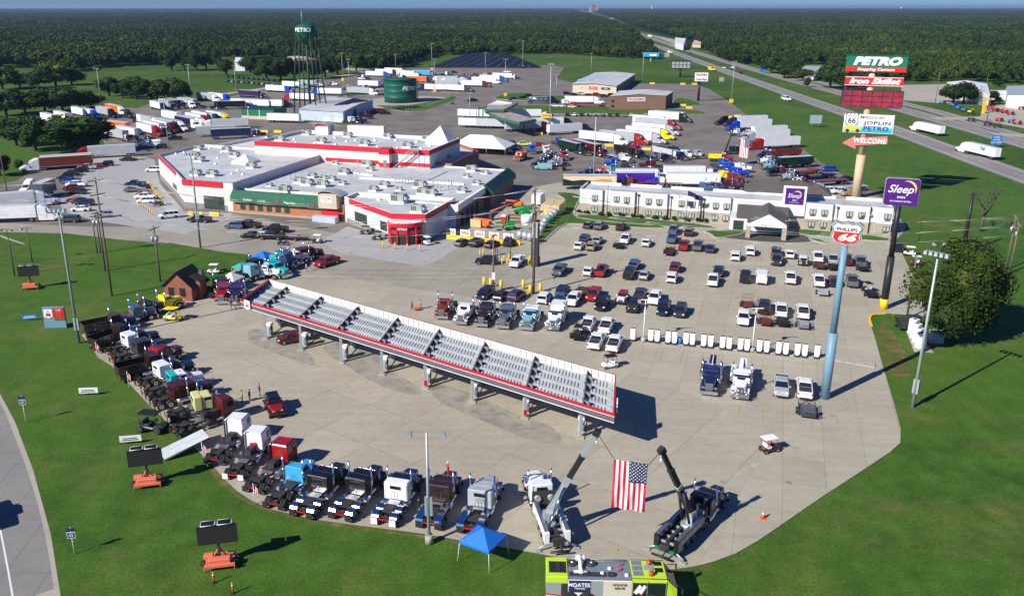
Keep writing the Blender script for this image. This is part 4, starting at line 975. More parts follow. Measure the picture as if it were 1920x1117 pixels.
def slab_(name,pix,z,th,m,top=None,z2=None):
 q=[W(*v,z)-Vector((tcx,tcy))for v in pix];mb=MB();mb.loft([[(*v,z-th)for v in q],[(*v,z)for v in q]],m)
 if top:cc=sum(q,Vector((0,0)))/len(q);mb.loft([[(*(cc+(v-cc)*.93),z+.005)for v in q],[(*(cc+(v-cc)*.93),z+.05)for v in q]],top)
 return ob(name,mb,t)
slab_('front_wing',[(909,208),(935,220),(974,230),(1006,224),(975,215),(945,207)],6.2,1.0,'green_metal','deck_rust')
slab_('rear_wing',[(908,205),(945,206),(971,193),(940,189.5),(925,193)],7.6,1.0,'green_metal','deck_rust')
q=[W(*v,9)-Vector((tcx,tcy))for v in[(914,196),(946,194),(963,189),(935,187)]];mb=MB()
for k in range(4):
 a,b=q[0]+(q[3]-q[0])*k/4,q[1]+(q[2]-q[1])*k/4;a2,b2=a+(q[3]-q[0])*.14,b+(q[2]-q[1])*.14
 mb.loft([[(*a,7.7),(*a2,7.7),(*b2,7.7),(*b,7.7)],[(*a,8.9),(*a2,8.9),(*b2,8.3),(*b,8.3)]],'trim_white')
ob('arch_panel',mb,t)
for px,py in[(953,243),(982,247),(995,246),(960,240),(898,224),(962,215)]:
 x,y=at(px,py);mb=MB();mb.cyl((0,0,0),(0,0,6),.25,'green_dark',n=8);ob('column',mb,t,(x-tcx,y-tcy,0))
pvx,pvy=at(905,286,0);t=thing('event_pavilion',(pvx,pvy,0),R(-18),'big white event tent with open sides behind the travel centre','tent')
mb=MB();hx,hy=10.5,6.5
mb.add([(-hx,-hy,2.8),(hx,-hy,2.8),(hx,hy,2.8),(-hx,hy,2.8),(-hx*.45,0,6.3),(hx*.35,0,6.3),(-hx,-hy,2.5),(hx,-hy,2.5),(hx,hy,2.5),(-hx,hy,2.5)],[(0,1,5,4),(1,2,5),(2,3,4,5),(3,0,4),(0,1,7,6),(1,2,8,7),(2,3,9,8),(3,0,6,9)],'trim_white');ob('roof',mb,t)
for xx in(-hx,-hx/3,hx/3,hx):
 for yy in(-hy,hy):mb=MB();mb.cyl((xx,yy,0),(xx,yy,2.6),.06,'galv',n=6);ob('pole',mb,t)
def pole_sign(name,label,px,py,segs,m,cat='pole sign',base=None):
 x,y=at(px,py);t=thing(name,(x,y,0),0,label,cat)
 mb=MB()
 for z0,z1,r in segs:mb.cyl((0,0,z0),(0,0,z1),r,m,n=20)
 ob('pole',mb,t)
 if base:mb=MB();mb.cyl((0,0,0.02),(0,0,base[0]),base[1],'safety_yellow',n=20);ob('base_sleeve',mb,t)
 return t,Vector((x,y))
def board(t,face,pix,depth,m,back=.35,nm='sign_panel',fr=None):
 (x0,y0),(x1,y1)=pix;u0,z1=face.uv(x0,y0);u1,z0=face.uv(x1,y1)
 return loc_box(face,t,nm,u0,u1,z0,z1,-back,depth,m),(u0+u1)/2,(z0+z1)/2,u1-u0,z1-z0
t,c=pole_sign('petro_sign','tallest tan pole sign carrying five stacked panels behind the hotel',1604,372,[(0,12,1.15),(12,37.8,.85)],'pole_tan')
t.name='stacked_pole_sign'
dv=Vector((math.cos(R(-22)),math.sin(R(-22))));nv=Vector((dv.y,-dv.x))
f=Face(c-dv*10+nv*1.3,c+dv*10+nv*1.3)
noisy('petro_green',(0.008,0.16,0.085),(0.01,0.18,0.095),.5,.4);mat('bright_red',(0.62,0.015,0.02),.4)
o,u,z,w_,h_=board(t,f,((1588.5,104),(1699,137)),0,'petro_green')
mb=MB();
loc_box(f,t,'sign_frame',u-w_/2-.2,u+w_/2+.2,z+h_/2,z+h_/2+.25,-.35,.15,'tank_green')
b2=loc_box(f,t,'red_strip',u-w_/2+.05,u+w_/2-.05,z-h_/2+.05,z-h_/2+h_*.3,.0,.06,'bright_red')
loc_text(f,t,'PETRO',u+.1,z+h_*.15,4.2,'white',.1,shear=.25,bold=.07,fit=(w_*.8,h_*.54));loc_text(f,t,'Stopping Centers',u,z-h_*.34,1.35,'white',.1,shear=.2,bold=.04,fit=(w_*.62,h_*.22))
o,u,z,w_,h_=board(t,f,((1585,144.5),(1693,162)),0,'bright_red')
loc_text(f,t,'Iron Skillet',u,z,2.7,'white',.06,shear=.3,bold=.05,fit=(w_*.88,h_*.75))
for zz in(z+h_/2,z-h_/2-.12):loc_box(f,t,'sign_frame',u-w_/2,u+w_/2,zz,zz+.12,-.35,.06,'white')
noisy('led_red',(0.10,0.02,0.03),(0.42,0.03,0.06),.45,.5)
o,u,z,w_,h_=board(t,f,((1579.5,168.5),(1690.5,204)),0,'led_red',1.2,'message_screen')
mb=MB()
for i in range(7):f.box(mb,u-w_/2+w_*i/6-.07,u-w_/2+w_*i/6+.07,z-h_/2,z+h_/2,.01,.12,'black')
for i in range(4):f.box(mb,u-w_/2,u+w_/2,z-h_/2+h_*i/3-.05,z-h_/2+h_*i/3+.05,.01,.11,'black')
mb.v=[(a-t.location.x,b-t.location.y,d_)for a,b,d_ in mb.v];ob('screen_grid',mb,o)
mat('cyan',(0.02,0.5,0.58),.4)
o,u,z,w_,h_=board(t,f,((1584,213.5),(1673,252)),0,'white',.9,'plate_panel')
mm_=mat('plate_fade',(.8,.8,.8),.4);T_=NT(mm_);tcn=T_.n('ShaderNodeTexCoord');sp=T_.n('ShaderNodeSeparateXYZ');T_.l(tcn.outputs['Generated'],sp.inputs[0])
T_.l(T_.ramp(sp.outputs[2],[(0.0,(0.01,.42,.5)),(.22,(0.02,.5,.6)),(.5,(.8,.8,.78)),(1,(.8,.8,.78))]),T_.b.inputs['Base Color'])
loc_box(f,t,'plate_face',u-w_/2+.15,u+w_/2-.15,z-h_/2+.15,z+h_/2-.15,.02,.06,'plate_fade')
loc_text(f,t,'JOPLIN',u+w_*.18,z+h_*.05,1.9,'purple',.08,bold=.03,space=1.1,fit=(w_*.54,h_*.24));loc_text(f,t,'PETRO',u+w_*.16,z-h_*.26,1.9,'purple',.08,bold=.03,space=1.1,fit=(w_*.5,h_*.24));loc_text(f,t,'MISSOURI',u+w_*.06,z+h_*.34,1.2,'txt_dark',.08,shear=.2,bold=.01,fit=(w_*.5,h_*.15))
sh=shield(3.4,3.8,'black',.04);o2=ob('route_shield',sh,t,(*(Vector(f.p(u-w_*.34,.07))-c),z+h_*.2),f.ang);ob('shield_face',shield(3.0,3.4,'white',.08),o2)
lettering('66',o2,(0,-.1,-.3),(R(90),0,0),2.0,'black',bold=.02);lettering('ROUTE',o2,(0,-.1,.95),(R(90),0,0),.6,'black')
mb=MB();car_=[(-2.1,0),(2.1,.2),(2.2,.9),(1.5,1.2),(.9,1.3),(.3,2.0),(-.8,2.0),(-1.3,1.3),(-2.0,1.1)];mat('car_yellow',(.7,.55,.05),.4)
mb.prof(car_,-.05,0,'car_yellow');mb.cyl((-1.2,-.09,.1),(-1.2,0,.1),.45,'black');mb.cyl((1.3,-.09,.2),(1.3,0,.2),.45,'black');mb.prof([(-.6,1.35),(.5,1.35),(.2,1.85),(-.5,1.85)],-.08,-.05,'white')
ob('painted_car',mb,t,(*(Vector(f.p(u-w_*.31,.07))-c),z-h_*.42),f.ang)
o_,z_=[f.uv(*q)for q in[(1578,267),(1600,253)]],0;mat('arrow_pink',(0.62,0.18,0.17),.4)
pts=[f.uv(*q)for q in[(1579,268),(1604,254.5),(1604,259),(1664,256),(1664,269.5),(1604,273),(1604,279.5)]]
mb=MB();mb.loft([[(*(Vector(f.p(a,oo))-c),b)for a,b in pts]for oo in(-.5,.05)],'arrow_pink');ob('arrow_panel',mb,t)
a,b=f.uv(1634,265);loc_text(f,t,'WELCOME',a-.5,b,1.9,'white',.1,shear=.15,bold=.03,space=1.1,fit=(8.2,1.35))
for z0 in(30.5,26.5):loc_box(f,t,'bracket',f.uv(1640,200)[0]-1.6,f.uv(1640,200)[0]+1.6,z0,z0+.5,-1.6,-.3,'pole_tan')
t,c=pole_sign('hotel_pole_sign','purple rounded Sleep Inn pole sign on black pole with yellow base',1656,579,[(0,9.5,.62),(9.5,19.5,.45)],'pole_black',base=(1.9,.68))
dv=Vector((math.cos(R(-20)),math.sin(R(-20))));nv=Vector((dv.y,-dv.x));f=Face(c-dv*4+nv*.4,c+dv*4+nv*.4)
u0,z1=f.uv(1662,333);u1,z0=f.uv(1720,388);uu,zz,ww,hh=(u0+u1)/2,(z0+z1)/2,u1-u0,z1-z0
def rounded(w_,h_,r,n=5):
 P_=[]
 for cx_,cz_,a0 in((w_/2-r,h_/2-r,0),(-w_/2+r,h_/2-r,90),(-w_/2+r,-h_/2+r,180),(w_/2-r,-h_/2+r,270)):
  for i in range(n+1):a=R(a0+90*i/n);P_.append((cx_+r*math.cos(a),cz_+r*math.sin(a)))
 return P_
def rpanel(nm,w_,h_,r,o0,o1,m,par,loc,ang):
 mb=MB();P_=rounded(w_,h_,r);mb.loft([[(x,y_,z)for x,z in P_]for y_ in(o0,o1)],m);return ob(nm,mb,par,loc,ang)
L_=(*(Vector(f.p(uu))-c),zz)
pn=rpanel('sign_cabinet',ww,hh,.5,-.0,.8,'galv',t,L_,f.ang);fp=rpanel('sign_face',ww-.12,hh-.12,.45,-.06,-.005,'purple',pn,(0,0,0),0)
lettering('Sleep',pn,(-ww*.05,-.09,hh*.1),(R(90),0,0),2.35,'white',shear=.35,bold=.012,fit=(ww*.74,hh*.38));lettering('INN',pn,(0,-.09,-hh*.19),(R(90),0,0),.8,'white',bold=.02,space=1.1,fit=(ww*.22,hh*.085));lettering('BY CHOICE HOTELS',pn,(0,-.09,-hh*.34),(R(90),0,0),.42,'white',bold=.015,fit=(ww*.6,hh*.055))
ob('moon',crescent(ww*.25,.32,'moon',-35,120),pn,(ww*.16,-.07,hh*.14),0)
t,c=pole_sign('fuel_pole_sign','red and white Phillips 66 shield sign on tall blue pole',1546,747,[(0,9.5,.6),(9.5,21.5,.42)],'pole_blue')
dv=Vector((math.cos(R(-25)),math.sin(R(-25))));nv=Vector((dv.y,-dv.x));f=Face(c-dv*4+nv*.45,c+dv*4+nv*.45)
u0,z1=f.uv(1559,413.5);u1,z0=f.uv(1615,465.5);uu,zz,ww,hh=(u0+u1)/2,(z0+z1)/2,u1-u0,z1-z0
L_=(*(Vector(f.p(uu))-c),zz)
cab_=ob('sign_cabinet',shield(ww,hh,'galv',0),t,L_,f.ang)
mb=shield(ww,hh,'galv',-.9);cab_.data=mb.mesh('sign_cabinet')
k1_=ob('sign_face',shield(ww*.9,hh*.9,'black',.05),cab_);k2_=ob('sign_face',shield(ww*.86,hh*.86,'white',.08),cab_)
P_=[(-.38,.10),(.38,.10),(.37,.0),(.40,-.17),(.29,-.31),(.12,-.35),(0,-.40),(-.12,-.35),(-.29,-.31),(-.40,-.17),(-.37,0)]
mb=MB();mb.loft([[(x*ww,y_,z*hh)for x,z in P_]for y_ in(-.12,-.07)],'bright_red');ob('red_field',mb,cab_)
lettering('PHILLIPS',cab_,(0,-.13,hh*.2),(R(90),0,0),1.02,'black',bold=.015,fit=(ww*.62,hh*.13));lettering('66',cab_,(0,-.16,-hh*.13),(R(90),0,0),2.3,'white',shear=.3,bold=.04,fit=(ww*.56,hh*.31))
t,c=pole_sign('wash_pole_sign','white Truckomat sign on black pole beside the truck wash',1309,190,[(0,hgt(1309,190,152),.7)],'pole_black')
f=Face(c+Vector((-8,2)),c+Vector((8,-2)));f=Face(c+Vector((-8,-.9)),c+Vector((8,-2.9)))
o,u,z,w_,h_=board(t,f,((1303.5,136.5),(1327,153)),0,'white',.6)
loc_text(f,t,'TRUCKOMAT',u,z+h_*.25,.98,'txt_red',.06,bold=.03,fit=(w_*.85,h_*.25));loc_text(f,t,'Truck Wash',u,z-h_*.28,.98,'txt_dark',.06,bold=.02,fit=(w_*.8,h_*.25))
t,c=pole_sign('billboard','dark framed billboard with blank grey panels on one post near the motorway',1275,145,[(0,hgt(1275,145,130),.8)],'pole_black','billboard')
f=Face(c+Vector((-8,-1)),c+Vector((8,-3.5)))
o,u,z,w_,h_=board(t,f,((1259,113.5),(1295,130)),0,'black',1.2,'frame')
for i in range(5):
 for j in range(2):loc_box(f,t,'panel',u-w_/2+.5+i*(w_-.6)/5,u-w_/2+i*(w_-.6)/5+(w_-.6)/5,z-h_/2+.7+j*(h_-1.3)/2,z-h_/2+.3+(j+1)*(h_-1.3)/2,.02,.1,'galv')
t,c=pole_sign('billboard','blue advertising billboard at the edge of the woods by the motorway',1220,118,[(0,hgt(1220,118,107),.6)],'pole_tan','billboard')
mat('bb_blue',(.04,.32,.55),.5);f=Face(c+Vector((-8,-1)),c+Vector((8,-3.5)));o,u,z,w_,h_=board(t,f,((1206,98.5),(1236,107)),0,'bb_blue',.8);loc_box(f,t,'panel',u-w_*.1,u+w_*.35,z-h_*.3,z+h_*.1,.02,.1,'white')
def road_sign(px,py,ty,x0,x1,y0,y1,m,label,back=False):
 hh=hgt(px,py,ty);x,y=at(px,py);t=thing('road_sign',(x,y,0),0,label,'road sign');k=math.hypot(x,y)/F_PX*1.04
 w_=(x1-x0)*k;h_=(y1-y0)*k
 for sd in(-.3,.3):mb=MB();mb.cyl((sd*w_,0,0),(sd*w_,0,hh),.12,'galv',n=6);ob('post',mb,t)
 mb=MB();mb.box(-w_/2,w_/2,-.16,-.1,hh-h_,hh,m);ob('panel',mb,t)
 return t,w_,h_,hh
mat('sign_blue',(0.02,0.2,0.62),.4);mat('sign_greyblue',(.3,.38,.4),.5)
t,w_,h_,hh=road_sign(1866,277,254,1858.5,1875,254,268,'sign_blue','blue service sign beside the frontage road behind the second white truck');
for k,tx in enumerate(['FOOD','PHONE','GAS  DIESEL']):lettering(tx,t,(0,-.2,hh-h_*(.22+.28*k)),(R(90),0,0),.8,'white')
road_sign(1528,239,216,1518,1538,216,230,'sign_greyblue','grey back of a motorway sign on the grass slope')
t,w_,h_,hh=road_sign(1429,136,126,1425,1434,126,134,'sign_blue','small blue road sign across the motorway by the woods');
for i,(px,py)in enumerate([(1250,112),(1352,158)]):road_sign(px,py,py-13,px-4,px+4,py-13,py-6,'sign_greyblue',['small grey sign backs beside the motorway below the blue billboard','twin post grey sign between the wash sign and motorway'][i])
def light_pole(px,py,ty,heads,m,label,r=.14,box=None,ybase=False,name='light_pole',cat='light pole',sc=1.0,rz=0,conc=0):
 h=hgt(px,py,ty);x,y=at(px,py);t=thing(name,(x,y,0),R(rz),label,cat)
 mb=MB();mb.cyl((0,0,0),(0,0,h),r*1.25,m,r1=r*.7,n=8);ob('pole',mb,t)
 if heads:
  mb=MB();mb.box(-1.1*sc,1.1*sc,-.06,.06,h-.05,h+.07,m);ob('cross_arm',mb,t)
  for i in range(heads):
   u=-1.0+2.0*i/max(1,heads-1);mb=MB();mb.box(u*sc-.22,u*sc+.22,-.75,.05,h-.02-.3,h+.1,'galv',.05,.05);mb.box(u*sc-.18,u*sc+.18,-.7,0,h-.36,h-.33,'lamp_clear');ob('lamp_head',mb,t)
 if box:mb=MB();mb.box(-.35,-.08,-.18,.18,box,box+2.0,'galv');mb.box(.16,.4,-.18,.18,box,box+2.0,'galv');ob('control_box',mb,t)
 if ybase:mb=MB();mb.box(-.9,.9,-.9,.9,.05,2.0,'safety_yellow');ob('yellow_guard',mb,t)
 if conc:mb=MB();mb.cyl((0,0,0.02),(0,0,conc),.4,'kerb',n=12);ob('footing',mb,t)
 return t
LP=[(148.5,643,392,4,'pole_green','tall green light pole beside the fuel price sign',dict(box=2.2,r=.2)),(804.8,1018,810,2,'galv','grey light pole standing between the show trucks at the lot edge',dict(box=3.2,conc=1.0,r=.15,sc=1.6)),(1711,763,474,5,'galv','tall grey flood light pole on the right lawn',dict(box=2.0,r=.2,rz=-50,sc=1.3)),(376,465,288,4,'pole_green','tall light pole at the lawn corner before the white service block',dict(box=6.5,r=.2)),(317,282,188,3,'galv','light pole behind the left end of the travel centre',{}),(1113,340,213,6,'galv','tall light pole behind the left end of the hotel',dict(sc=3.0,r=.2)),(1030.5,251,120,4,'galv','tall light pole between the truck canopy and the yellow sign',dict(r=.2)),(881,224,174,2,'galv','light pole in front of the arched truck canopy',{}),(980,128,77,2,'galv','light pole with yellow guard at the far top of the lot',dict(ybase=True)),(1108,141,100,2,'galv','light pole on the grass behind the tan service shop',{}),(1204,156,100,2,'galv','light pole at the rear right corner of the service shop',{}),(1043,182,140,2,'galv','light pole on the grass strip left of the tan service shop',{}),(1371,193,116,2,'galv','light pole with yellow guard beside the motorway grass',dict(ybase=True)),(643,152,100,2,'galv','light pole with yellow guard right of the water tower',dict(ybase=True)),(655.5,171,111,2,'galv','light pole near the parked bobtails by the warehouse',{}),(742,130,103,2,'galv','light pole beyond the storage tank at the far white trailers',{}),(810,132,81,2,'galv','tall light pole with yellow guard beside the solar field',dict(ybase=True)),(815,173,111,2,'galv','light pole with yellow guard right of the storage tank',dict(ybase=True)),(910,146,99,2,'galv','light pole in front of the solar field',{}),(947.5,181,111,2,'galv','light pole with yellow guard on the small grass island',dict(ybase=True)),(190.5,199,129,2,'galv','light pole beside the orange trailer behind the dark trees',{}),(358.5,187,121,2,'galv','light pole behind the tight row of parked semis',{}),(443,174,123,2,'galv','light pole at the end of the lane by the dark cars',{}),(1206,641,562,1,'trim_white','white lamp post at the left end of the charger row',dict(conc=.8,r=.1)),(1410,660,578,1,'trim_white','white lamp post in the middle of the charger row',dict(conc=.8,r=.1)),(1170,405,372,2,'frame_dark','dark lamp post on the hotel lawn, left part',dict(r=.09)),(1618,438,401,2,'frame_dark','dark lamp post on the hotel lawn, right part',dict(r=.09)),(27.5,517,430,2,'wood_pole','wooden lamp pole left of the orange message board trailer',{}),(60.5,491,428,1,'wood_pole','wooden lamp pole on the lawn below the parked white semi',{}),(957,486,433,0,'frame_dark','thin dark pole beside the yellow bollards near the equipment yard',dict(r=.07)),(1723,455,405,0,'frame_dark','thin brown pole on the grass right of the hotel',dict(r=.06)),(1749,520,456,2,'pole_black','black lamp post just left of the big round tree',dict(r=.09)),(1805,474,362,0,'pole_black','thick black pole on the grass behind the big tree',dict(r=.42)),(12.5,357,280,1,'wood_pole','wooden pole at the left edge by the trees',{}),(1138,405,346,0,'frame_dark','dark thin mast in front of the left hotel wing',dict(r=.08))]
for px,py,ty,nh,m,lb,kw in LP:light_pole(px,py,ty,nh,m,lb,**kw)
def util_pole(px,py,ty,arms,label,r=.17,tf=0,ang=72):
 h=hgt(px,py,ty);x,y=at(px,py);t=thing('utility_pole',(x,y,0),R(ang),label,'utility pole')
 mb=MB();mb.cyl((0,0,0),(0,0,h),r*1.2,'wood_pole',r1=r*.8,n=8);ob('pole',mb,t);tips=[]
 for k,a in enumerate(arms):
  mb=MB();mb.box(-1.5,1.5,-.07,.07,h-a-.07,h-a+.07,'wood_pole');c_=ob('cross_arm',mb,t)
  mb=MB()
  for u in(-1.4,-.5,.5,1.4):mb.cyl((u,0,h-a+.07),(u,0,h-a+.35),.05,'galv',n=6)
  ob('insulator',mb,c_);tips.append(h-a+.35)
 for k in range(tf):a=R(120*k);mb=MB();mb.cyl((.5*math.cos(a),.5*math.sin(a),h*.72),(.5*math.cos(a),.5*math.sin(a),h*.72+1),.28,'galv',n=10);ob('transformer',mb,t)
 return(x,y,h)
P1=util_pole(210,555,333,[.5,3.0],'tallest wooden power pole on the left lawn with two cross arms',ang=60)
P1b=util_pole(197.5,508,395,[.4],'wooden power pole just behind the tallest pole on the left lawn');util_pole(182,474,411,[],'leftmost short wooden pole of the cluster on the lawn',.14);util_pole(189,475,400,[.5],'short wooden pole right behind the cluster beside the driveway',.14,3)
P1c=util_pole(300.6,527,423,[.6],'wooden pole with three grey transformers on the left lawn',tf=3)
P2=util_pole(1000,550,353,[.4,4.5],'big wooden power pole between yellow bollards in the middle of the lot',.24,2,72);P2b=util_pole(925,549,440,[.3],'shorter wooden pole with a white notice left of the big power pole',.15)
x,y=at(925,549);t=thing('notice',(x,y,0),0,'white notice plate fixed low on the shorter wooden pole','notice');ob('plate',MB().box(-.3,.3,-.26,-.2,2.6,4.0,'white'),t)
P3=util_pole(1886,506,405,[.5,2.4],'grey wooden power pole behind the right side of the big tree',tf=2);P3b=util_pole(1893,512,418,[.5],'rightmost wooden power pole behind the big tree',tf=1)
P4=util_pole(1700,597,478,[.5],'weathered wooden pole beside the purple hotel sign base',.15)
util_pole(402,175,144,[.4],'wooden power pole beyond the rear lot in the left field');util_pole(761,126,104,[.3],'wooden power pole at the wood edge behind the storage tank')
util_pole(1752,202,136,[.4],'wooden power pole left of the dark trees across the motorway');util_pole(1834,199,161,[.3],'wooden power pole before the white arched building');util_pole(1850,228,185,[.3],'wooden pole on the frontage verge by the yellow tower');util_pole(1848,170,139,[],'bare wooden pole behind the white arched building')
def wire(a,b,sag,label,r=.034):
 a,b=Vector(a),Vector(b);pts=[tuple(a.lerp(b,i/14)-Vector((0,0,sag*4*(i/14)*(1-i/14))))for i in range(15)]
 mb=MB();mb.tube(pts,r,'wire',4);tag(ob('power_line',mb),label,'power line','overhead lines across the site')
for k,(dz,s_)in enumerate([(-.2,3.5),(-.3,4.2),(-3,3.8),(-3.2,4.6),(-6,3.6)]):
 o_=(k%2)*1.6-.8;nm_=['top','second','third','fourth','lowest'][k]
 wire((P1[0],P1[1]+o_,P1[2]+dz),(P2[0],P2[1]+o_,P2[2]+dz),s_,f'{nm_} grey overhead wire between the left lawn pole and the middle power pole')
 wire((P2[0],P2[1]+o_,P2[2]+dz),(P3[0],P3[1]+o_,P3[2]+dz*.6),s_*.8,f'{nm_} grey overhead wire between the middle power pole and the right poles')
 wire((P1[0],P1[1]+o_,P1[2]+dz),(-150,165+o_,P1[2]+dz*.6),s_*.7,f'{nm_} grey overhead wire running left off the picture from the lawn pole')
mat('navy',lin('1d2a55'),.7)
for i,(px,py,ty)in enumerate([(1270,419,361),(1285,422,355),(1299,421,362)]):
 h=hgt(px,py,ty);x,y=at(px,py);t=thing('flagpole',(x,y,0),0,['leftmost flagpole before the hotel flying a pale flag','middle flagpole before the hotel flying a dark blue flag','rightmost flagpole before the hotel flying a dark blue flag'][i],'flagpole','flagpoles in front of the hotel')
 mb=MB();mb.cyl((0,0,0),(0,0,h),.06,'galv',n=6);ob('pole',mb,t)
 mb=MB();mb.loft([[(0,0,h-.3),(1.0,.1,h-.7),(2.0,-.1,h-1.1),(2.0,-.1,h-2.1),(1.0,.1,h-1.8),(0,0,h-1.5)],[(0,.02,h-.3),(1.0,.12,h-.7),(2.0,-.08,h-1.1),(2.0,-.08,h-2.1),(1.0,.12,h-1.8),(0,.02,h-1.5)]],'navy' if i else 'trim_white');ob('flag',mb,t)
n_=13
for i in range(n_):
 a=at(808+i*5.5,127.5-i*2.05);b=at(1014-i*5,128.5-i*2.05)
 A_,B_=Vector(a),Vector(b)
 if(B_-A_).length<10:continue
 c_=(A_+B_)/2;an=math.atan2((B_-A_).y,(B_-A_).x);L_=(B_-A_).length
 t=thing('solar_row',(c_.x,c_.y,0),an,f"row of dark solar panels, number {i + 1} counted from the front of the solar field",'solar panels','rows of the solar field')
 mb=MB();mb.loft([[(-L_/2,-2.0,.6),(L_/2,-2.0,.6),(L_/2,1.6,1.7),(-L_/2,1.6,1.7)],[(-L_/2,-2.0,.7),(L_/2,-2.0,.7),(L_/2,1.6,1.8),(-L_/2,1.6,1.8)]],'solar');ob('panel',mb,t)
 mb=MB();
 for k in range(int(L_/9)):mb.cyl((-L_/2+3+k*9,0,0),(-L_/2+3+k*9,0,1.9),.12,'galv',n=4)
 ob('post',mb,t)
def wheel_mesh(r,w,dual=False,chrome=True):
 mb=MB();n=18
 for k in((0,)if not dual else(-w*.56,w*.56)):
  mb.loft([[(rr*math.cos(2*math.pi*i/n),k+yy,rr*math.sin(2*math.pi*i/n))for i in range(n)]for yy,rr in((-w/2,r*.86),(-w*.4,r),(w*.4,r),(w/2,r*.86))],'tyre',True,True)
 e=w/2+(w*.56 if dual else 0)
 for sgn in(-1,1):
  mb.cyl((0,sgn*e,0),(0,sgn*(e+.02),0),r*.58,'rim' if chrome else 'frame_dark',n=14);mb.cyl((0,sgn*(e+.02),0),(0,sgn*(e+.05),0),r*.2,'black',n=8)
 return mb.mesh('wheel')
WH={'car':wheel_mesh(.34,.23),'pick':wheel_mesh(.4,.27),'truck':wheel_mesh(.52,.28),'dual':wheel_mesh(.52,.28,True),'duald':wheel_mesh(.52,.28,True,False),'small':wheel_mesh(.25,.18),'big':wheel_mesh(.9,.55)}
mat('wheel_dirt',(.05,.045,.04),.9)
def M_(fn,name):mb=MB();fn(mb);return mb.mesh(name)
def ring8(x,w,z0,z1,b=.12):
 h=z1-z0
 return[(x,-w*.9,z0),(x,w*.9,z0),(x,w,z0+.3*h),(x,w,z1-min(b,h*.35)),(x,w*.9,z1),(x,-w*.9,z1),(x,-w,z1-min(b,h*.35)),(x,-w,z0+.3*h)]
def frustum(mb,b,t,z0,z1,m):
 "b, t = (x0, x1, w)"
 mb.loft([[(b[0],-b[2],z0),(b[1],-b[2],z0),(b[1],b[2],z0),(b[0],b[2],z0)],[(t[0],-t[2],z1),(t[1],-t[2],z1),(t[1],t[2],z1),(t[0],t[2],z1)]],m)
def car_kind(kind,name,st,cab,z0,z1,wx,wy,wk,roof_th=.05,bed=None,tiny=False,extra=None,pil=()):
 P=[]
 def body(mb):
  mb.loft([ring8(*s)for s in st],'paint',True,False)
  xs=[s[0]for s in st]
  for sy in(-1,1):
   for x in wx:mb.cyl((x,sy*(wy+.02),.36),(x,sy*(wy+.135),.36),.42,'black',n=14)
  mb.box(min(xs)-.03,min(xs)+.12,-.7,.7,.35,.55,'black');mb.box(max(xs)-.12,max(xs)+.03,-.65,.65,.32,.52,'black')
  if bed:
   x0,x1,w_,zt,zb=bed;mb.box(x0,x1,-w_,w_,zt-.005,zt+.012,'frame_dark')
   for sy in(-1,1):mb.box(x0-.05,x1+.03,sy*w_-.05,sy*w_+.05,zt+.002,zt+.1,'paint')
   mb.box(x0-.1,x0,-w_,w_,zt-.01,zt+.1,'paint')
 P.append(('body',M_(body,'car_body'),(0,0,0),0,1,None))
 P.append(('window_glass',M_(lambda mb:frustum(mb,cab[0],cab[1],z0,z1,'glass_dark'),'window_glass'),(0,0,0),0,1,None))
 def roof(mb):
  x0,x1,w_=cab[1];b=cab[0]
  mb.loft([[(x0-.06,-w_-.03,z1-.02),(x1+.08,-w_-.03,z1-.03),(x1+.08,w_+.03,z1-.03),(x0-.06,w_+.03,z1-.02)],[(x0,-w_+.03,z1+roof_th),(x1,-w_+.03,z1+roof_th*.8),(x1,w_-.03,z1+roof_th*.8),(x0,w_-.03,z1+roof_th)]],'paint')
  for sy in(-1,1):
   for(xa,xb)in((b[1],x1),(b[0],x0)):mb.tube([(xa,sy*b[2],z0),(xb,sy*(w_+.0),z1)],.045,'paint',4)
   for p in pil:mb.tube([(p,sy*(b[2]+.005),z0),(p,sy*(w_+.01),z1)],.045,'paint',4)
 P.append(('roof',M_(roof,'roof'),(0,0,0),0,2 if kind=='jeep' else 1,None))
 if not tiny:
  for x in wx:
   for sy in(-1,1):P.append(('wheel',WH[wk],(x,sy*wy,WR[wk]),0,1,None))
  fx=st[-1][0];rx=st[0][0];w_=st[-2][1]
  hl=M_(lambda mb:mb.box(-.12,.05,-.16,.16,-.08,.08,'lamp_clear'),'headlight');tl=M_(lambda mb:mb.box(-.04,.1,-.1,.1,-.13,.13,'lamp_red'),'tail_light');mi=M_(lambda mb:mb.bbox(-.08,.08,-.12,.12,-.08,.1,'paint',.02),'mirror')
  hz=st[-2][3]-.17;tz=st[1][3]-.22
  for sy in(-1,1):
   P.append(('headlight',hl,(fx-.03,sy*(w_-.22),hz),0,1,None));P.append(('tail_light',tl,(rx,sy*(st[1][1]-.12),tz),0,1,None))
   P.append(('mirror',mi,(cab[0][1]-.15,sy*(cab[0][2]+.18),z0+.1),0,1,None))
 if extra:P+=extra()
 PROTO[kind]=(name,P)
WR={'car':.34,'pick':.4,'truck':.52,'dual':.52,'duald':.52,'small':.25,'big':.9}
sedan_st=[(-2.38,.78,.35,.8),(-2.28,.88,.25,.98),(-1.4,.92,.22,1.02),(0,.92,.22,.98),(1.15,.92,.22,.95),(2.1,.87,.22,.82),(2.4,.74,.33,.64)]
suv_st=[(-2.35,.86,.4,1.0),(-2.3,.94,.3,1.12),(-1.2,.96,.28,1.12),(0,.96,.28,1.1),(1.1,.96,.28,1.08),(2.15,.93,.3,.98),(2.38,.84,.4,.8)]
pick_st=[(-2.95,.94,.5,1.2),(-2.9,.98,.42,1.26),(-.9,.99,.38,1.26),(.2,.99,.38,1.24),(1.5,.99,.38,1.22),(2.65,.97,.4,1.12),(2.9,.9,.45,.95)]
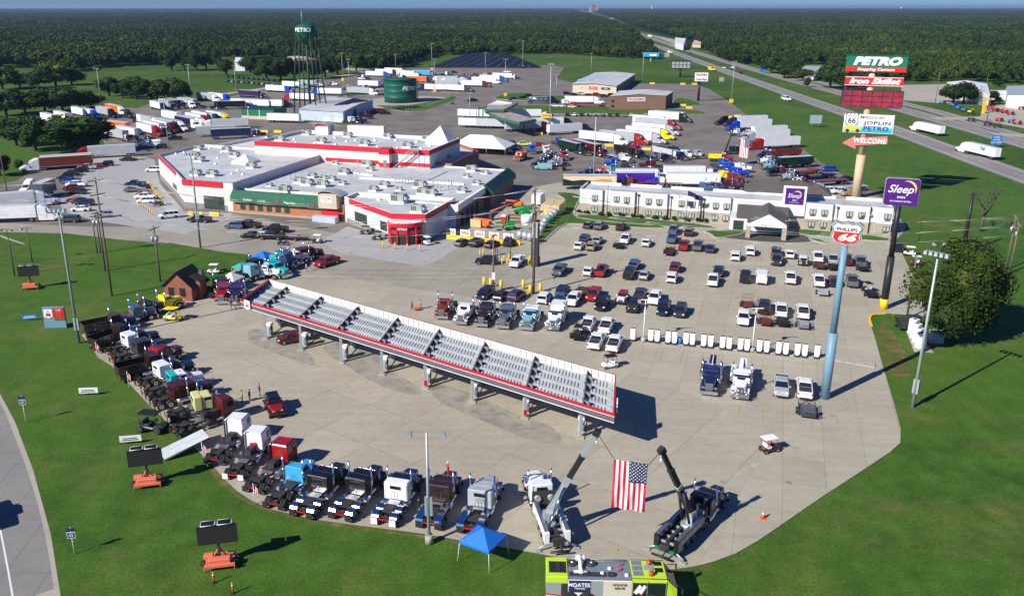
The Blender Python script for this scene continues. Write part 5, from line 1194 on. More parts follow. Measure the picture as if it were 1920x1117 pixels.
for tn,ty in(('',False),('_far',True)):
 car_kind('sedan'+tn,'sedan',sedan_st,((-1.85,1.15,.84),(-1.05,.35,.64)),.97,1.42,(-1.42,1.45),.8,'car',pil=(-.3,),tiny=ty)
 car_kind('suv'+tn,'suv',suv_st,((-2.28,1.2,.9),(-2.0,.55,.74)),1.1,1.68,(-1.42,1.48),.84,'pick',pil=(-1.3,-.2),tiny=ty)
 car_kind('pickup'+tn,'pickup',pick_st,((-.95,1.55,.92),(-.75,.85,.74)),1.23,1.84,(-1.9,1.85),.86,'pick',bed=(-2.82,-1.02,.86,1.26,.8),pil=(.2,),tiny=ty)
car_kind('van','van',[(-2.8,.95,.4,1.9),(-2.75,1.0,.32,2.05),(1.3,1.0,.32,2.05),(1.9,.98,.32,1.4),(2.7,.95,.35,1.1),(2.85,.85,.4,.9)],((1.25,2.05,.9),(1.1,1.35,.8)),1.3,2.0,(-1.8,1.8),.86,'pick')
car_kind('minivan','van',[(-2.5,.92,.4,1.05),(-2.45,.98,.3,1.15),(1.0,.98,.28,1.12),(1.9,.95,.28,1.0),(2.45,.85,.4,.8)],((-2.42,1.5,.92),(-2.25,.65,.78)),1.12,1.8,(-1.6,1.6),.85,'car',pil=(-1.2,0.1))
def jeep_extra():
 sp=M_(lambda mb:mb.cyl((-.12,0,0),(.12,0,0),.4,'tyre',n=16),'spare_wheel')
 bp=M_(lambda mb:(mb.box(-.1,.12,-.85,.85,-.12,.12,'black'),[mb.box(-.02,.03,-.4+k*.14,-.34+k*.14,.2,.5,'black')for k in range(6)]),'bumper')
 fe=M_(lambda mb:[mb.bbox(x-.55,x+.55,sy*.92-.16,sy*.92+.16,.82,.98,'black',.05)for x in(-1.2,1.4)for sy in(-1,1)],'fender')
 return[('spare_wheel',sp,(-2.1,0,1.0),0,1,None),('bumper',bp,(2.1,0,.62),0,1,None),('fender',fe,(0,0,0),0,1,None)]
car_kind('jeep','jeep',[(-1.95,.78,.5,1.2),(-1.9,.8,.45,1.25),(.5,.8,.45,1.25),(.6,.72,.5,1.22),(1.95,.66,.5,1.15),(2.0,.62,.55,1.1)],((-1.85,.6,.74),(-1.75,.3,.66)),1.22,1.8,(-1.2,1.4),.82,'pick',extra=jeep_extra,pil=(-.9,0))
def add_wheels(P,fx,rx,dual='dual'):
 for x in fx:
  for sy in(-1,1):P.append(('wheel',WH['truck'],(x,sy*1.02,.52),0,1,None))
 for x in rx:
  for sy in(-1,1):P.append(('wheel',WH[dual],(x,sy*.92,.52),0,1,None))
def chassis(mb,x0,x1,gear=True):
 for sy in(-1,1):mb.box(x0,x1,sy*.42-.06,sy*.42+.06,.72,1.0,'frame_dark')
 for x in np.arange(x0+.1,x1,1.1):mb.box(x,x+.12,-.42,.42,.78,.95,'frame_dark')
 if gear:
  mb.cyl((-2.45,-.9,.52),(-2.45,.9,.52),.14,'frame_dark');mb.cyl((-3.65,-.9,.52),(-3.65,.9,.52),.14,'frame_dark');mb.dome((-2.45,0,.55),.3,.3,.3,'frame_dark',8,4);mb.dome((-3.65,0,.55),.3,.3,.3,'frame_dark',8,4)
def tractor(style='classic',sleeper=1.7,stacks=2,fenders=None,flaps='black',guard=False,dual='dual',plate='alu',visor=True,tanks='chrome',bumper='chrome',fx=2.55,rear=True,day=False,shift=0.0):
 P=[]
 def chs(mb):
  chassis(mb,-4.3,3.2,rear)
  mb.cyl((fx,-.9,.52),(fx,.9,.52),.12,'frame_dark')
  if rear:mb.loft([[(-3.6,-.45,1.02),(-2.6,-.5,1.02),(-2.3,-.15,1.02),(-2.3,.15,1.02),(-2.6,.5,1.02),(-3.6,.45,1.02)],[(-3.6,-.45,1.12),(-2.6,-.5,1.16),(-2.3,-.15,1.16),(-2.3,.15,1.16),(-2.6,.5,1.16),(-3.6,.45,1.12)]],'frame_dark')
  mb.box(-2.1 if sleeper>1 else-1.6,-.2-sleeper,-.55,.55,1.0,1.06,plate)
  for k in range(3):mb.tube([(-sleeper-.15,-.3+.3*k,2.0),(-sleeper-.5,-.3+.3*k,1.4),(-sleeper-.3,-.1+.1*k,1.15)],.025,('txt_blue','black','lamp_red')[k],4)
  mb.box(-sleeper-.1,-.1,-.9,.9,.85,1.1,'frame_dark')
 P.append(('chassis',M_(chs,'chassis'),(0,0,0),0,1,None))
 if style=='classic':
  P.append(('hood',M_(lambda mb:mb.loft([ring8(1.3,.86,1.0,2.05,.18),ring8(2.4,.78,1.0,1.95,.2),ring8(3.45,.62,.95,1.85,.2)],'paint'),'hood'),(0,0,0),0,1,None))
  def fend(mb):
   for sy in(-1,1):
    pts=[(fx-.95,1.0),(fx-.75,1.2),(fx-.35,1.33),(fx+.15,1.33),(fx+.55,1.2),(fx+.85,.85),(fx+.75,.8),(fx+.5,1.08),(fx+.1,1.2),(fx-.3,1.2),(fx-.65,1.08),(fx-.85,.9)]
    mb.prof(pts,sy*.72,sy*1.2,'paint')
  P.append(('fender',M_(fend,'fender'),(0,0,0),0,1,None))
  P.append(('cab',M_(lambda mb:(mb.loft([[(-.05,-1.1,.95),(1.4,-1.1,.95),(1.4,1.1,.95),(-.05,1.1,.95)],[(-.05,-1.1,2.05),(1.42,-1.1,2.05),(1.42,1.1,2.05),(-.05,1.1,2.05)],[(-.05,-1.02,2.62),(1.2,-1.0,2.62),(1.2,1.0,2.62),(-.05,1.02,2.62)],[(0,-.9,2.74),(1.0,-.88,2.74),(1.0,.88,2.74),(0,.9,2.74)]],'paint')),'cab'),(0,0,0),0,1,None))
  P.append(('windshield',M_(lambda mb:(mb.loft([[(1.36,-.98,2.08),(1.46,0,2.08),(1.36,.98,2.08),(1.3,.98,2.08),(1.3,-.98,2.08)],[(1.19,-.9,2.58),(1.29,0,2.58),(1.19,.9,2.58),(1.1,.9,2.58),(1.1,-.9,2.58)]],'glass_dark'),[mb.box(.25,1.15,sy*1.07-.02,sy*1.07+.02,2.05,2.5,'glass_dark')for sy in(-1,1)]),'windshield'),(0,0,0),0,1,None))
  P.append(('grille',M_(lambda mb:(mb.box(3.45,3.53,-.5,.5,.85,1.85,'chrome'),[mb.box(3.53,3.55,-.44+k*.11,-.39+k*.11,.95,1.75,'black')for k in range(9)]),'grille'),(0,0,0),0,1,None))
  bz=.3
  P.append(('bumper',M_(lambda mb:(mb.prof([(3.5,.35),(3.75,.35),(3.8,.85),(3.55,.85)],-1.2,1.2,bumper),guard and[mb.tube([(3.9,y_,.4),(3.95,y_,1.6)],.05,'chrome')for y_ in(-1.1,-.6,-.2,.2,.6,1.1)]+[mb.tube([(3.93,-1.1,z_),(3.93,1.1,z_)],.05,'chrome')for z_ in(.5,1.0,1.55)]),'bumper'),(0,0,0),0,1,None))
  for sy in(-1,1):P.append(('headlight',M_(lambda mb:mb.box(3.25,3.5,sy*.85-.2,sy*.85+.2,1.12,1.34,'chrome'),'headlight'),(0,0,0),0,1,None))
  if visor:P.append(('sun_visor',M_(lambda mb:mb.prof([(1.15,2.66),(1.5,2.5),(1.52,2.53),(1.18,2.72)],-1.0,1.0,'chrome'),'sun_visor'),(0,0,0),0,1,None))
  if not day:P.append(('sleeper',M_(lambda mb:(mb.bbox(-.1-sleeper,-.1,-1.2,1.2,.95,2.8,'paint',.1),mb.box(-.15-sleeper,-.1-sleeper,-.55,.55,2.15,2.5,'glass_dark')),'sleeper'),(0,0,0),0,2,None))
  for sy in(-1,1):P.append(('mirror',M_(lambda mb:(mb.box(1.25,1.32,sy*1.4-.1,sy*1.4+.1,1.75,2.35,'chrome'),mb.tube([(1.25,sy*1.1,2.3),(1.28,sy*1.4,2.3)],.02,'chrome',4)),'mirror'),(0,0,0),0,1,None))
  P.append(('marker_light',M_(lambda mb:[mb.box(.93,1.03,-.7+.35*k-.03,-.7+.35*k+.03,2.74,2.79,'amber')for k in range(5)],'marker_light'),(0,0,0),0,1,None))
  sx=-.02
  for sy in((-1,1)if stacks==2 else(1,)):P.append(('exhaust_stack',M_(lambda mb:(mb.cyl((sx-.1,sy*1.22,1.0),(sx-.1,sy*1.22,3.95),.085,'chrome',n=10),mb.cyl((sx-.1,sy*1.22,1.6),(sx-.1,sy*1.22,2.5),.13,'chrome',n=10)),'exhaust_stack'),(0,0,0),0,1,None))
  for sy in(-1,1):P.append(('air_cleaner',M_(lambda mb:mb.cyl((1.75,sy*1.02,1.35),(1.75,sy*1.02,2.05),.17,'chrome',n=10),'air_cleaner'),(0,0,0),0,1,None))
 elif style=='aero':
  P.append(('hood',M_(lambda mb:mb.loft([ring8(1.2,1.05,.6,2.0,.25),ring8(2.3,1.12,.5,1.8,.3),ring8(3.2,1.02,.4,1.45,.3),ring8(3.65,.8,.4,1.1,.25)],'paint'),'hood'),(0,0,0),0,1,None))
  P.append(('cab',M_(lambda mb:mb.loft([[(-.1,-1.15,.6),(1.35,-1.15,.6),(1.35,1.15,.6),(-.1,1.15,.6)],[(-.1,-1.15,2.0),(1.5,-1.1,2.0),(1.5,1.1,2.0),(-.1,1.15,2.0)],[(-.1,-1.05,2.75),(.85,-.95,2.75),(.85,.95,2.75),(-.1,1.05,2.75)],[(-.1,-.9,3.6),(-.05,-.8,3.6),(-.05,.8,3.6),(-.1,.9,3.6)]],'paint'),'cab'),(0,0,0),0,1,None))
  P.append(('windshield',M_(lambda mb:(mb.loft([[(1.52,-1.0,2.02),(1.62,0,2.02),(1.52,1.0,2.02),(1.4,1.0,2.02),(1.4,-1.0,2.02)],[(.9,-.85,2.72),(1.0,0,2.72),(.9,.85,2.72),(.8,.85,2.72),(.8,-.85,2.72)]],'glass_dark'),[mb.loft([[(.1,sy*1.14,2.0),(1.35,sy*1.12,2.0),(1.3,sy*1.0,2.0),(.1,sy*1.0,2.0)],[(.1,sy*1.08,2.6),(.95,sy*1.02,2.6),(.9,sy*.9,2.6),(.1,sy*.9,2.6)]],'glass_dark')for sy in(-1,1)]),'windshield'),(0,0,0),0,1,None))
  P.append(('sleeper',M_(lambda mb:mb.loft([[(x,-1.2,.6),(x,1.2,.6),(x,1.2,zt-.35),(x,.9,zt),(x,-.9,zt),(x,-1.2,zt-.35)]for x,zt in((-2.1,3.95),(-1.2,3.9),(-.15,3.5))],'paint'),'sleeper'),(0,0,0),0,1,None))
  P.append(('bumper',M_(lambda mb:mb.box(3.3,3.72,-1.05,1.05,.3,.62,'frame_dark'),'bumper'),(0,0,0),0,1,None))
  P.append(('grille',M_(lambda mb:mb.loft([ring8(3.6,.55,.6,1.12,.1),ring8(3.7,.5,.62,1.05,.1)],'frame_dark'),'grille'),(0,0,0),0,1,None))
  for sy in(-1,1):P.append(('mirror',M_(lambda mb:mb.box(1.3,1.42,sy*1.38-.1,sy*1.38+.1,1.7,2.3,'black'),'mirror'),(0,0,0),0,1,None));P.append(('headlight',M_(lambda mb:mb.box(3.2,3.5,sy*.88-.12,sy*.88+.12,.9,1.1,'lamp_clear'),'headlight'),(0,0,0),0,1,None))
 elif style=='cabover':
  fx=2.3
  P.append(('cab',M_(lambda mb:mb.loft([[(3.3-1.3-sleeper,-1.15,.95),(3.3,-1.15,.95),(3.3,1.15,.95),(3.3-1.3-sleeper,1.15,.95)],[(2.0-sleeper,-1.18,2.0),(3.38,-1.15,2.0),(3.38,1.15,2.0),(2.0-sleeper,1.18,2.0)],[(2.0-sleeper,-1.12,3.0),(3.2,-1.08,3.0),(3.2,1.08,3.0),(2.0-sleeper,1.12,3.0)],[(2.1-sleeper,-.98,3.15),(3.05,-.95,3.15),(3.05,.95,3.15),(2.1-sleeper,.98,3.15)]],'paint'),'cab'),(0,0,0),0,1,None))
  P.append(('windshield',M_(lambda mb:(mb.loft([[(3.28,-1.0,2.05),(3.41,0,2.05),(3.28,1.0,2.05)],[(3.13,-.98,2.85),(3.26,0,2.85),(3.13,.98,2.85)]],'glass_dark'),[mb.box(2.35,3.1,sy*1.14-.04,sy*1.14+.03,2.05,2.75,'glass_dark')for sy in(-1,1)]),'windshield'),(0,0,0),0,1,None))
  P.append(('grille',M_(lambda mb:mb.box(3.34,3.42,-.7,.7,1.05,1.85,'chrome'),'grille'),(0,0,0),0,1,None));P.append(('bumper',M_(lambda mb:mb.box(3.3,3.55,-1.2,1.2,.4,.85,bumper),'bumper'),(0,0,0),0,1,None))
  P.append(('exhaust_stack',M_(lambda mb:mb.cyl((1.8-sleeper,1.0,1.0),(1.8-sleeper,1.0,3.6),.1,'black',n=10),'exhaust_stack'),(0,0,0),0,1,None))
  P.append(('engine',M_(lambda mb:(mb.box(-.6,1.9-sleeper,-.4,.4,1.0,1.7,'frame_dark'),mb.box(-.3,.1,-.5,.1,1.0,1.95,'black')),'engine'),(0,0,0),0,1,None))
  P.append(('wheel_arch',M_(lambda mb:[mb.box(fx-.7,fx+.6,sy*1.15-.06,sy*1.15+.06,.9,1.15,'black')for sy in(-1,1)],'wheel_arch'),(0,0,0),0,1,None))
 if style!='aero':
  tx0,tx1=(-1.6,.7)if style=='classic' else(-1.2,.6)
  for sy in(-1,1):P.append(('fuel_tank',M_(lambda mb:mb.cyl((tx0,sy*1.02,.72),(tx1,sy*1.02,.72),.33,tanks,n=14),'fuel_tank'),(0,0,0),0,1,None))
 else:
  P.append(('side_skirt',M_(lambda mb:[mb.box(-2.0,1.6,sy*1.17-.04,sy*1.17+.04,.35,.75,'paint')for sy in(-1,1)],'side_skirt'),(0,0,0),0,1,None))
 rx=(-2.45,-3.65)if rear else()
 add_wheels(P,(fx,),rx,dual)
 if fenders=='half':
  def hf(mb,x,sy):
   n=7;o_=[(x+.68*math.cos(R(10+145*i/n)),.52+.68*math.sin(R(10+145*i/n)))for i in range(n+1)];i_=[(x+.64*math.cos(R(10+145*i/n)),.52+.64*math.sin(R(10+145*i/n)))for i in range(n+1)]
   for a in range(n):mb.loft([[(o_[a][0],sy*.55,o_[a][1]),(o_[a+1][0],sy*.55,o_[a+1][1]),(i_[a+1][0],sy*.55,i_[a+1][1]),(i_[a][0],sy*.55,i_[a][1])],[(o_[a][0],sy*1.27,o_[a][1]),(o_[a+1][0],sy*1.27,o_[a+1][1]),(i_[a+1][0],sy*1.27,i_[a+1][1]),(i_[a][0],sy*1.27,i_[a][1])]],'chrome')
  for x in rx:
   for sy in(-1,1):P.append(('rear_fender',M_(lambda mb:hf(mb,x,sy),'rear_fender'),(0,0,0),0,1,None))
 if fenders=='full':
  for sy in(-1,1):P.append(('rear_fender',M_(lambda mb:mb.prof([(-4.5,.6),(-4.35,1.05),(-4.1,1.18),(-2.2,1.18),(-1.85,1.05),(-1.7,.6),(-1.78,.6),(-1.92,1.0),(-2.2,1.12),(-4.1,1.12),(-4.28,1.0),(-4.42,.6)],sy*.55,sy*1.27,'chrome'),'rear_fender'),(0,0,0),0,1,None))
 if rear:
  for sy in(-1,1):P.append(('mud_flap',M_(lambda mb:mb.box(-4.5,-4.46,sy*.92-.32,sy*.92+.32,.2,.85,flaps),'mud_flap'),(0,0,0),0,1,None))
  P.append(('tail_light',M_(lambda mb:mb.box(-4.4,-4.3,-.5,.5,.62,.74,'lamp_red'),'tail_light'),(0,0,0),0,1,None))
 return P
def cab_extra(P):
 P.append(('stripe',M_(lambda mb:[mb.box(1.2,3.2,sy*1.165-.02,sy*1.165+.02,z,z+.14,'txt_blue')for sy in(-1,1)for z in(1.35,1.6)],'stripe'),(0,0,0),0,1,None));P.append(('air_hose',M_(lambda mb:mb.tube([(.85,-.3,2.2),(.4,-.35,1.7),(.8,-.2,1.3)],.03,'black',5),'air_hose'),(0,0,0),0,1,None));P.append(('headboard',M_(lambda mb:mb.box(.8,.86,-.5,.3,1.4,2.0,'lamp_red'),'headboard'),(0,0,0),0,1,None));return P
def shiftp(P,dx,dz=0):
 return[(n,m,(l[0]+dx,l[1],l[2]+dz),r,c,(p))for n,m,l,r,c,p in P]
PROTO['classic']=('semi_tractor',tractor());PROTO['classic_half']=('semi_tractor',tractor(fenders='half',sleeper=1.1,plate='alu'));PROTO['classic_full']=('semi_tractor',tractor(fenders='full',sleeper=1.0))
PROTO['classic_white_flap']=('semi_tractor',tractor(fenders='half',flaps='white',sleeper=1.1));PROTO['classic_old']=('semi_tractor',tractor(sleeper=1.0,stacks=1,visor=False,dual='duald',tanks='frame_dark'))
PROTO['classic_day']=('semi_tractor',tractor(day=True,sleeper=0.2,dual='duald',visor=False,plate='frame_dark'));PROTO['classic_guard']=('semi_tractor',tractor(guard=True))
PROTO['big_sleeper']=('semi_tractor',tractor(sleeper=1.9));PROTO['cabover']=('semi_tractor',tractor('cabover',sleeper=1.1,flaps='black'));PROTO['cabover_stripe']=('semi_tractor',cab_extra(tractor('cabover',sleeper=1.1,flaps='white')));PROTO['cabover_dark']=('semi_tractor',tractor('cabover',sleeper=.9,tanks='alu'));PROTO['cabover_day']=('semi_tractor',tractor('cabover',sleeper=.3,dual='duald',tanks='frame_dark'));PROTO['aero']=('semi_tractor',tractor('aero'))
PROTO['flatback_aero']=PROTO['aero']
def trailer(kind,L=16.0):
 P=[]
 if kind=='box':
  P.append(('trailer_box',M_(lambda mb:(mb.box(-L,0,-1.3,1.3,1.15,4.1,'paint2'),mb.box(-L+.02,-.02,-1.28,1.28,4.1,4.13,'roof_trailer'),mb.box(-L-.04,-L,-1.25,1.25,1.2,4.05,'paint2'),mb.box(-L-.07,-L-.04,-.03,.03,1.2,4.05,'black'),[mb.box(x,x+.05,sy*1.3-.015,sy*1.3+.015,1.2,4.05,'galv')for x in(-.1,-L+.05)for sy in(-1,1)],mb.box(-L,0,-1.31,1.31,1.1,1.2,'galv')),'trailer_box'),(0,0,0),0,2,None))
 if kind=='flat':
  P.append(('trailer_deck',M_(lambda mb:(mb.box(-L,0,-1.3,1.3,1.3,1.48,'paint2'),[mb.box(-L,0,sy*.4-.08,sy*.4+.08,.95,1.3,'frame_dark')for sy in(-1,1)],mb.box(-.1,0,-1.25,1.25,1.48,2.3,'paint2')),'trailer_deck'),(0,0,0),0,2,None))
 if kind=='tank':
  P.append(('tank',M_(lambda mb:(mb.cyl((-L,0,2.3),(-.3,0,2.4),1.05,'chrome',n=20),mb.dome((-L,0,2.3),.35,1.05,1.05,'chrome',12,6),mb.dome((-.3,0,2.4),.35,1.05,1.05,'chrome',12,6),[mb.cyl((x,0,2.3),(x+.15,0,2.3),1.09,'galv',n=20)for x in np.arange(-L+1,-1,2.2)],mb.box(-L+.5,-1,-.4,.4,1.0,1.4,'frame_dark'),mb.box(-L+1,-1.5,-.35,.35,3.35,3.5,'galv')),'tank'),(0,0,0),0,2,None))
 if kind in('dumpt','grain'):
  zt=3.7 if kind=='grain' else 3.1
  P.append(('trailer_body',M_(lambda mb:(mb.prof([(-L,1.5),(-L,zt),(0,zt),(0,1.5),(-3,1.5),(-5,.8),(-L+6,.8),(-L+4.5,1.5)]if kind=='grain' else[(-L,1.1),(-L-.3,zt),(0,zt),(0,1.3)],-1.28,1.28,'paint2'),mb.box(-L+.2,-.2,-1.15,1.15,zt-.02,zt+.02,'roof_trailer' if kind=='grain' else 'black'),[mb.box(x,x+.1,sy*1.32-.05,sy*1.32+.05,1.4,zt,'paint2')for x in np.arange(-L+.5,-.3,.9)for sy in(-1,1)],[mb.box(-L,0,sy*.4-.08,sy*.4+.08,.95,1.3,'frame_dark')for sy in(-1,1)]),'trailer_body'),(0,0,0),0,2,None))
 if kind=='low':
  P.append(('trailer_deck',M_(lambda mb:(mb.box(-L+3.4,-3,-1.3,1.3,.45,.8,'paint2'),mb.prof([(-3.2,.45),(-2.6,1.3),(0,1.3),(0,1.55),(-2.9,1.55),(-3.4,.8)],-1.2,1.2,'paint2'),mb.prof([(-L,1.05),(-L+3.2,1.05),(-L+3.6,.5),(-L+4,.8),(-L+3.3,1.3),(-L,1.3)],-1.25,1.25,'paint2')),'trailer_deck'),(0,0,0),0,2,None))
 for x in(-L+1.2,-L+2.45):
  for sy in(-1,1):P.append(('wheel',WH['dual'],(x,sy*.92,.52),0,1,None))
 P.append(('axle_frame',M_(lambda mb:(mb.box(-L+.3,-L+3.2,-.5,.5,.6,1.1,'frame_dark'),mb.box(-3.3,-3.1,-.9,.9,.35,1.15,'frame_dark')),'axle_frame'),(0,0,0),0,1,None))
 return P
noisy('roof_trailer',(.5,.53,.56),(.58,.6,.62),.5,.4);tinted('paint2',.35,.2,0,.14,.5)
for tk_ in('box','flat','tank','dumpt','grain','low'):
 L_={'box':15.5,'flat':14.5,'tank':12.5,'dumpt':10.5,'grain':12.5,'low':13}[tk_]
 tp=trailer(tk_,L_)
 for s_ in('aero','classic','cabover'):
  dx=(L_+2.3-3.7)/2;base_=[p for p in PROTO[s_][1]if p[0]not in('marker_light','air_cleaner','tail_light','mud_flap')]
  PROTO[f'{s_}+{tk_}']=('semi_truck',shiftp(base_,dx)+shiftp(tp,dx-2.35))
 PROTO['trailer_'+tk_]=('semi_trailer',shiftp(tp,L_/2)+[('landing_gear',M_(lambda mb:[mb.box(L_/2-3.3,L_/2-3.1,sy*.9-.08,sy*.9+.08,.05,1.2,'frame_dark')for sy in(-1,1)],'landing_gear'),(0,0,0),0,1,None)])
def dump_truck(old=False):
 P=[p for p in tractor(day=True,sleeper=0.0,dual='duald',visor=False,stacks=1,flaps='black')]
 P.append(('dump_bed',M_(lambda mb:(mb.box(-4.6,-.35,-1.2,1.2,1.15,1.3,'paint'),[mb.box(-4.6,-.35,sy*1.2-.06,sy*1.2+.06,1.2,2.4,'paint')for sy in(-1,1)],mb.box(-.42,-.3,-1.2,1.2,1.2,3.0,'paint'),mb.box(-4.66,-4.54,-1.2,1.2,1.2,2.2,'paint'),mb.box(-.3,.9,-1.1,1.1,2.85,3.0,'paint'),[mb.box(x,x+.12,sy*1.3-.06,sy*1.3+.06,1.2,2.4,'paint')for x in np.arange(-4.4,-.5,.75)for sy in(-1,1)],mb.box(-4.5,-.45,-1.13,1.13,1.31,1.33,'black')),'dump_bed'),(0,0,0),0,2,None))
 return P
PROTO['dump']=('dump_truck',dump_truck())
def flatbed_truck():
 P=[p for p in tractor(day=True,sleeper=0.0,stacks=1)];P.append(('flat_bed',M_(lambda mb:(mb.box(-4.9,-.2,-1.25,1.25,1.12,1.3,'paint'),mb.box(-.3,-.2,-1.2,1.2,1.3,2.3,'alu')),'flat_bed'),(0,0,0),0,2,None));return P
PROTO['flatbed']=('flatbed_truck',flatbed_truck())
def tow_truck(boom):
 P=[p for p in tractor(sleeper=.9,fenders=None,guard=(boom=='w'))]
 P.append(('tow_body',M_(lambda mb:([mb.bbox(-4.9,-1.2,sy*1.25-.3,sy*1.25+.3-.12*sy,.7,1.75,'paint',.05)for sy in(-1,1)],mb.box(-4.6,-1.2,-.7,.7,1.0,1.4,'frame_dark'),mb.box(-1.3,-1.1,-1.2,1.2,1.0,2.6,'frame_dark'),mb.tube([(-1.0,-1.0,2.9),(-1.0,1.0,2.9)],.05,'galv'),mb.box(-1.15,-1.0,-.3,.0,2.0,2.6,'lamp_red'),mb.box(-1.15,-1.0,.15,.45,2.0,2.6,'amber')),'tow_body'),(0,0,0),0,1,None))
 P.append(('boom',M_(lambda mb:(mb.loft([[(-1.5,-.5,1.7),(-1.5,.5,1.7),(-1.5,.5,2.3),(-1.5,-.5,2.3)],[(-5.0,-.42,2.2),(-5.0,.42,2.2),(-5.0,.42,2.75),(-5.0,-.42,2.75)]],'paint'),mb.box(-4.6,-1.6,-.06,.06,2.3,2.85,'white'),mb.tube([(-4.9,0,2.4),(-5.1,0,1.4)],.03,'black')),'boom'),(0,0,0),0,1,None))
 return P
PROTO['tow']=('tow_truck',tow_truck(''));PROTO['tow_guard']=('tow_truck',tow_truck('w'))
def util_trailer(L,flat_m,cage=True,gate=True):
 def f(mb):
  mb.box(-L/2,L/2,-.95,.95,.5,.58,flat_m);mb.tube([(L/2,-.5,.5),(L/2+1.0,0,.5),(L/2,.5,.5)],.05,'black',5)
  if cage:
   for z_ in(.75,1.0):mb.tube([(-L/2,-.95,z_),(L/2,-.95,z_),(L/2,.95,z_),(-L/2,.95,z_)],.03,'black',4)
   for x in np.linspace(-L/2,L/2,5):
    for sy in(-1,1):mb.tube([(x,sy*.95,.5),(x,sy*.95,1.0)],.025,'black',4)
 def g(mb):
  for y_ in np.linspace(-.9,.9,7):mb.tube([(-L/2,y_,.6),(-L/2-.55,y_,1.75)],.025,'black',4)
  for k in(0,.5,1):mb.tube([(-L/2-.55*k,-.9,.6+1.15*k),(-L/2-.55*k,.9,.6+1.15*k)],.03,'black',4)
 P=[('trailer_deck',M_(f,'trailer_deck'),(0,0,0),0,1,None)]
 if gate:P.append(('ramp_gate',M_(g,'ramp_gate'),(0,0,0),0,1,None))
 for sy in(-1,1):P.append(('wheel',WH['car'],(-.2,sy*1.1,.34),0,1,None));P.append(('fender',M_(lambda mb:mb.prof([(-.65,.6),(-.5,.8),(.1,.8),(.25,.6)],sy*.97,sy*1.25,'black'),'fender'),(0,0,0),0,1,None))
 return P
PROTO['util_trailer']=('utility_trailer',util_trailer(3.4,'plain'));PROTO['util_flat']=('utility_trailer',util_trailer(3.4,'plain',False,False));PROTO['util_long']=('utility_trailer',util_trailer(5.5,'plain',True,False))
def cart(kind):
 P=[('body',M_(lambda mb:(mb.loft([ring8(-1.15,.5,.3,.7),ring8(-.5,.58,.28,.62),ring8(.3,.58,.28,.5),ring8(.7,.58,.28,.8),ring8(1.15,.42,.35,.7)],'paint')),'body'),(0,0,0),0,1,None),('seat',M_(lambda mb:(mb.bbox(-.55,0,-.5,.5,.62,.82,'black' if kind=='utv' else 'white',.04),mb.box(-.65,-.55,-.5,.5,.75,1.15,'black' if kind=='utv' else 'white')),'seat'),(0,0,0),0,1,None),('roof',M_(lambda mb:(mb.bbox(-1.0,.75,-.62,.62,1.82,1.9,'plain',.03)),'roof'),(0,0,0),0,2,None),('steering_wheel',M_(lambda mb:mb.cyl((.35,.2,1.0),(.39,.2,1.03),.17,'black',n=12),'steering_wheel'),(0,0,0),0,1,None)]
 pst=M_(lambda mb:mb.tube([(0,0,.7),(-.1,0,1.82)],.025,'black',4),'roof_post')
 for x in(-.78,.7):
  for sy in(-1,1):P.append(('roof_post',pst,(x,sy*.53,0),0,1,None))
 for x in(-.8,.85):
  for sy in(-1,1):P.append(('wheel',WH['small' if kind=='cart' else 'car'],(x,sy*(.52 if kind=='cart' else.66),.25 if kind=='cart' else.34),0,1,None))
 return P
PROTO['cart']=('golf_cart',cart('cart'));PROTO['utv']=('utility_vehicle',cart('utv'))
def moto():
 P=[('frame',M_(lambda mb:(mb.tube([(-.7,0,.35),(-.3,0,.6),(.3,0,.75),(.65,0,.35)],.05,'chrome',6),mb.bbox(-.2,.4,-.15,.15,.65,.9,'paint',.05),mb.bbox(-.75,-.15,-.14,.14,.7,.82,'black',.04),mb.box(-.15,.2,-.15,.15,.3,.6,'chrome'),mb.tube([(.45,-.35,1.05),(.5,0,.95),(.45,.35,1.05)],.025,'chrome',5),mb.bbox(-.75,-.3,-.4,-.16,.4,.65,'black',.03),mb.bbox(-.75,-.3,.16,.4,.4,.65,'black',.03)),'frame'),(0,0,0),0,1,None)]
 for x in(-.7,.7):P.append(('wheel',WH['small'],(x,0,.3),0,1,None))
 return P
PROTO['motorcycle']=('motorcycle',moto())
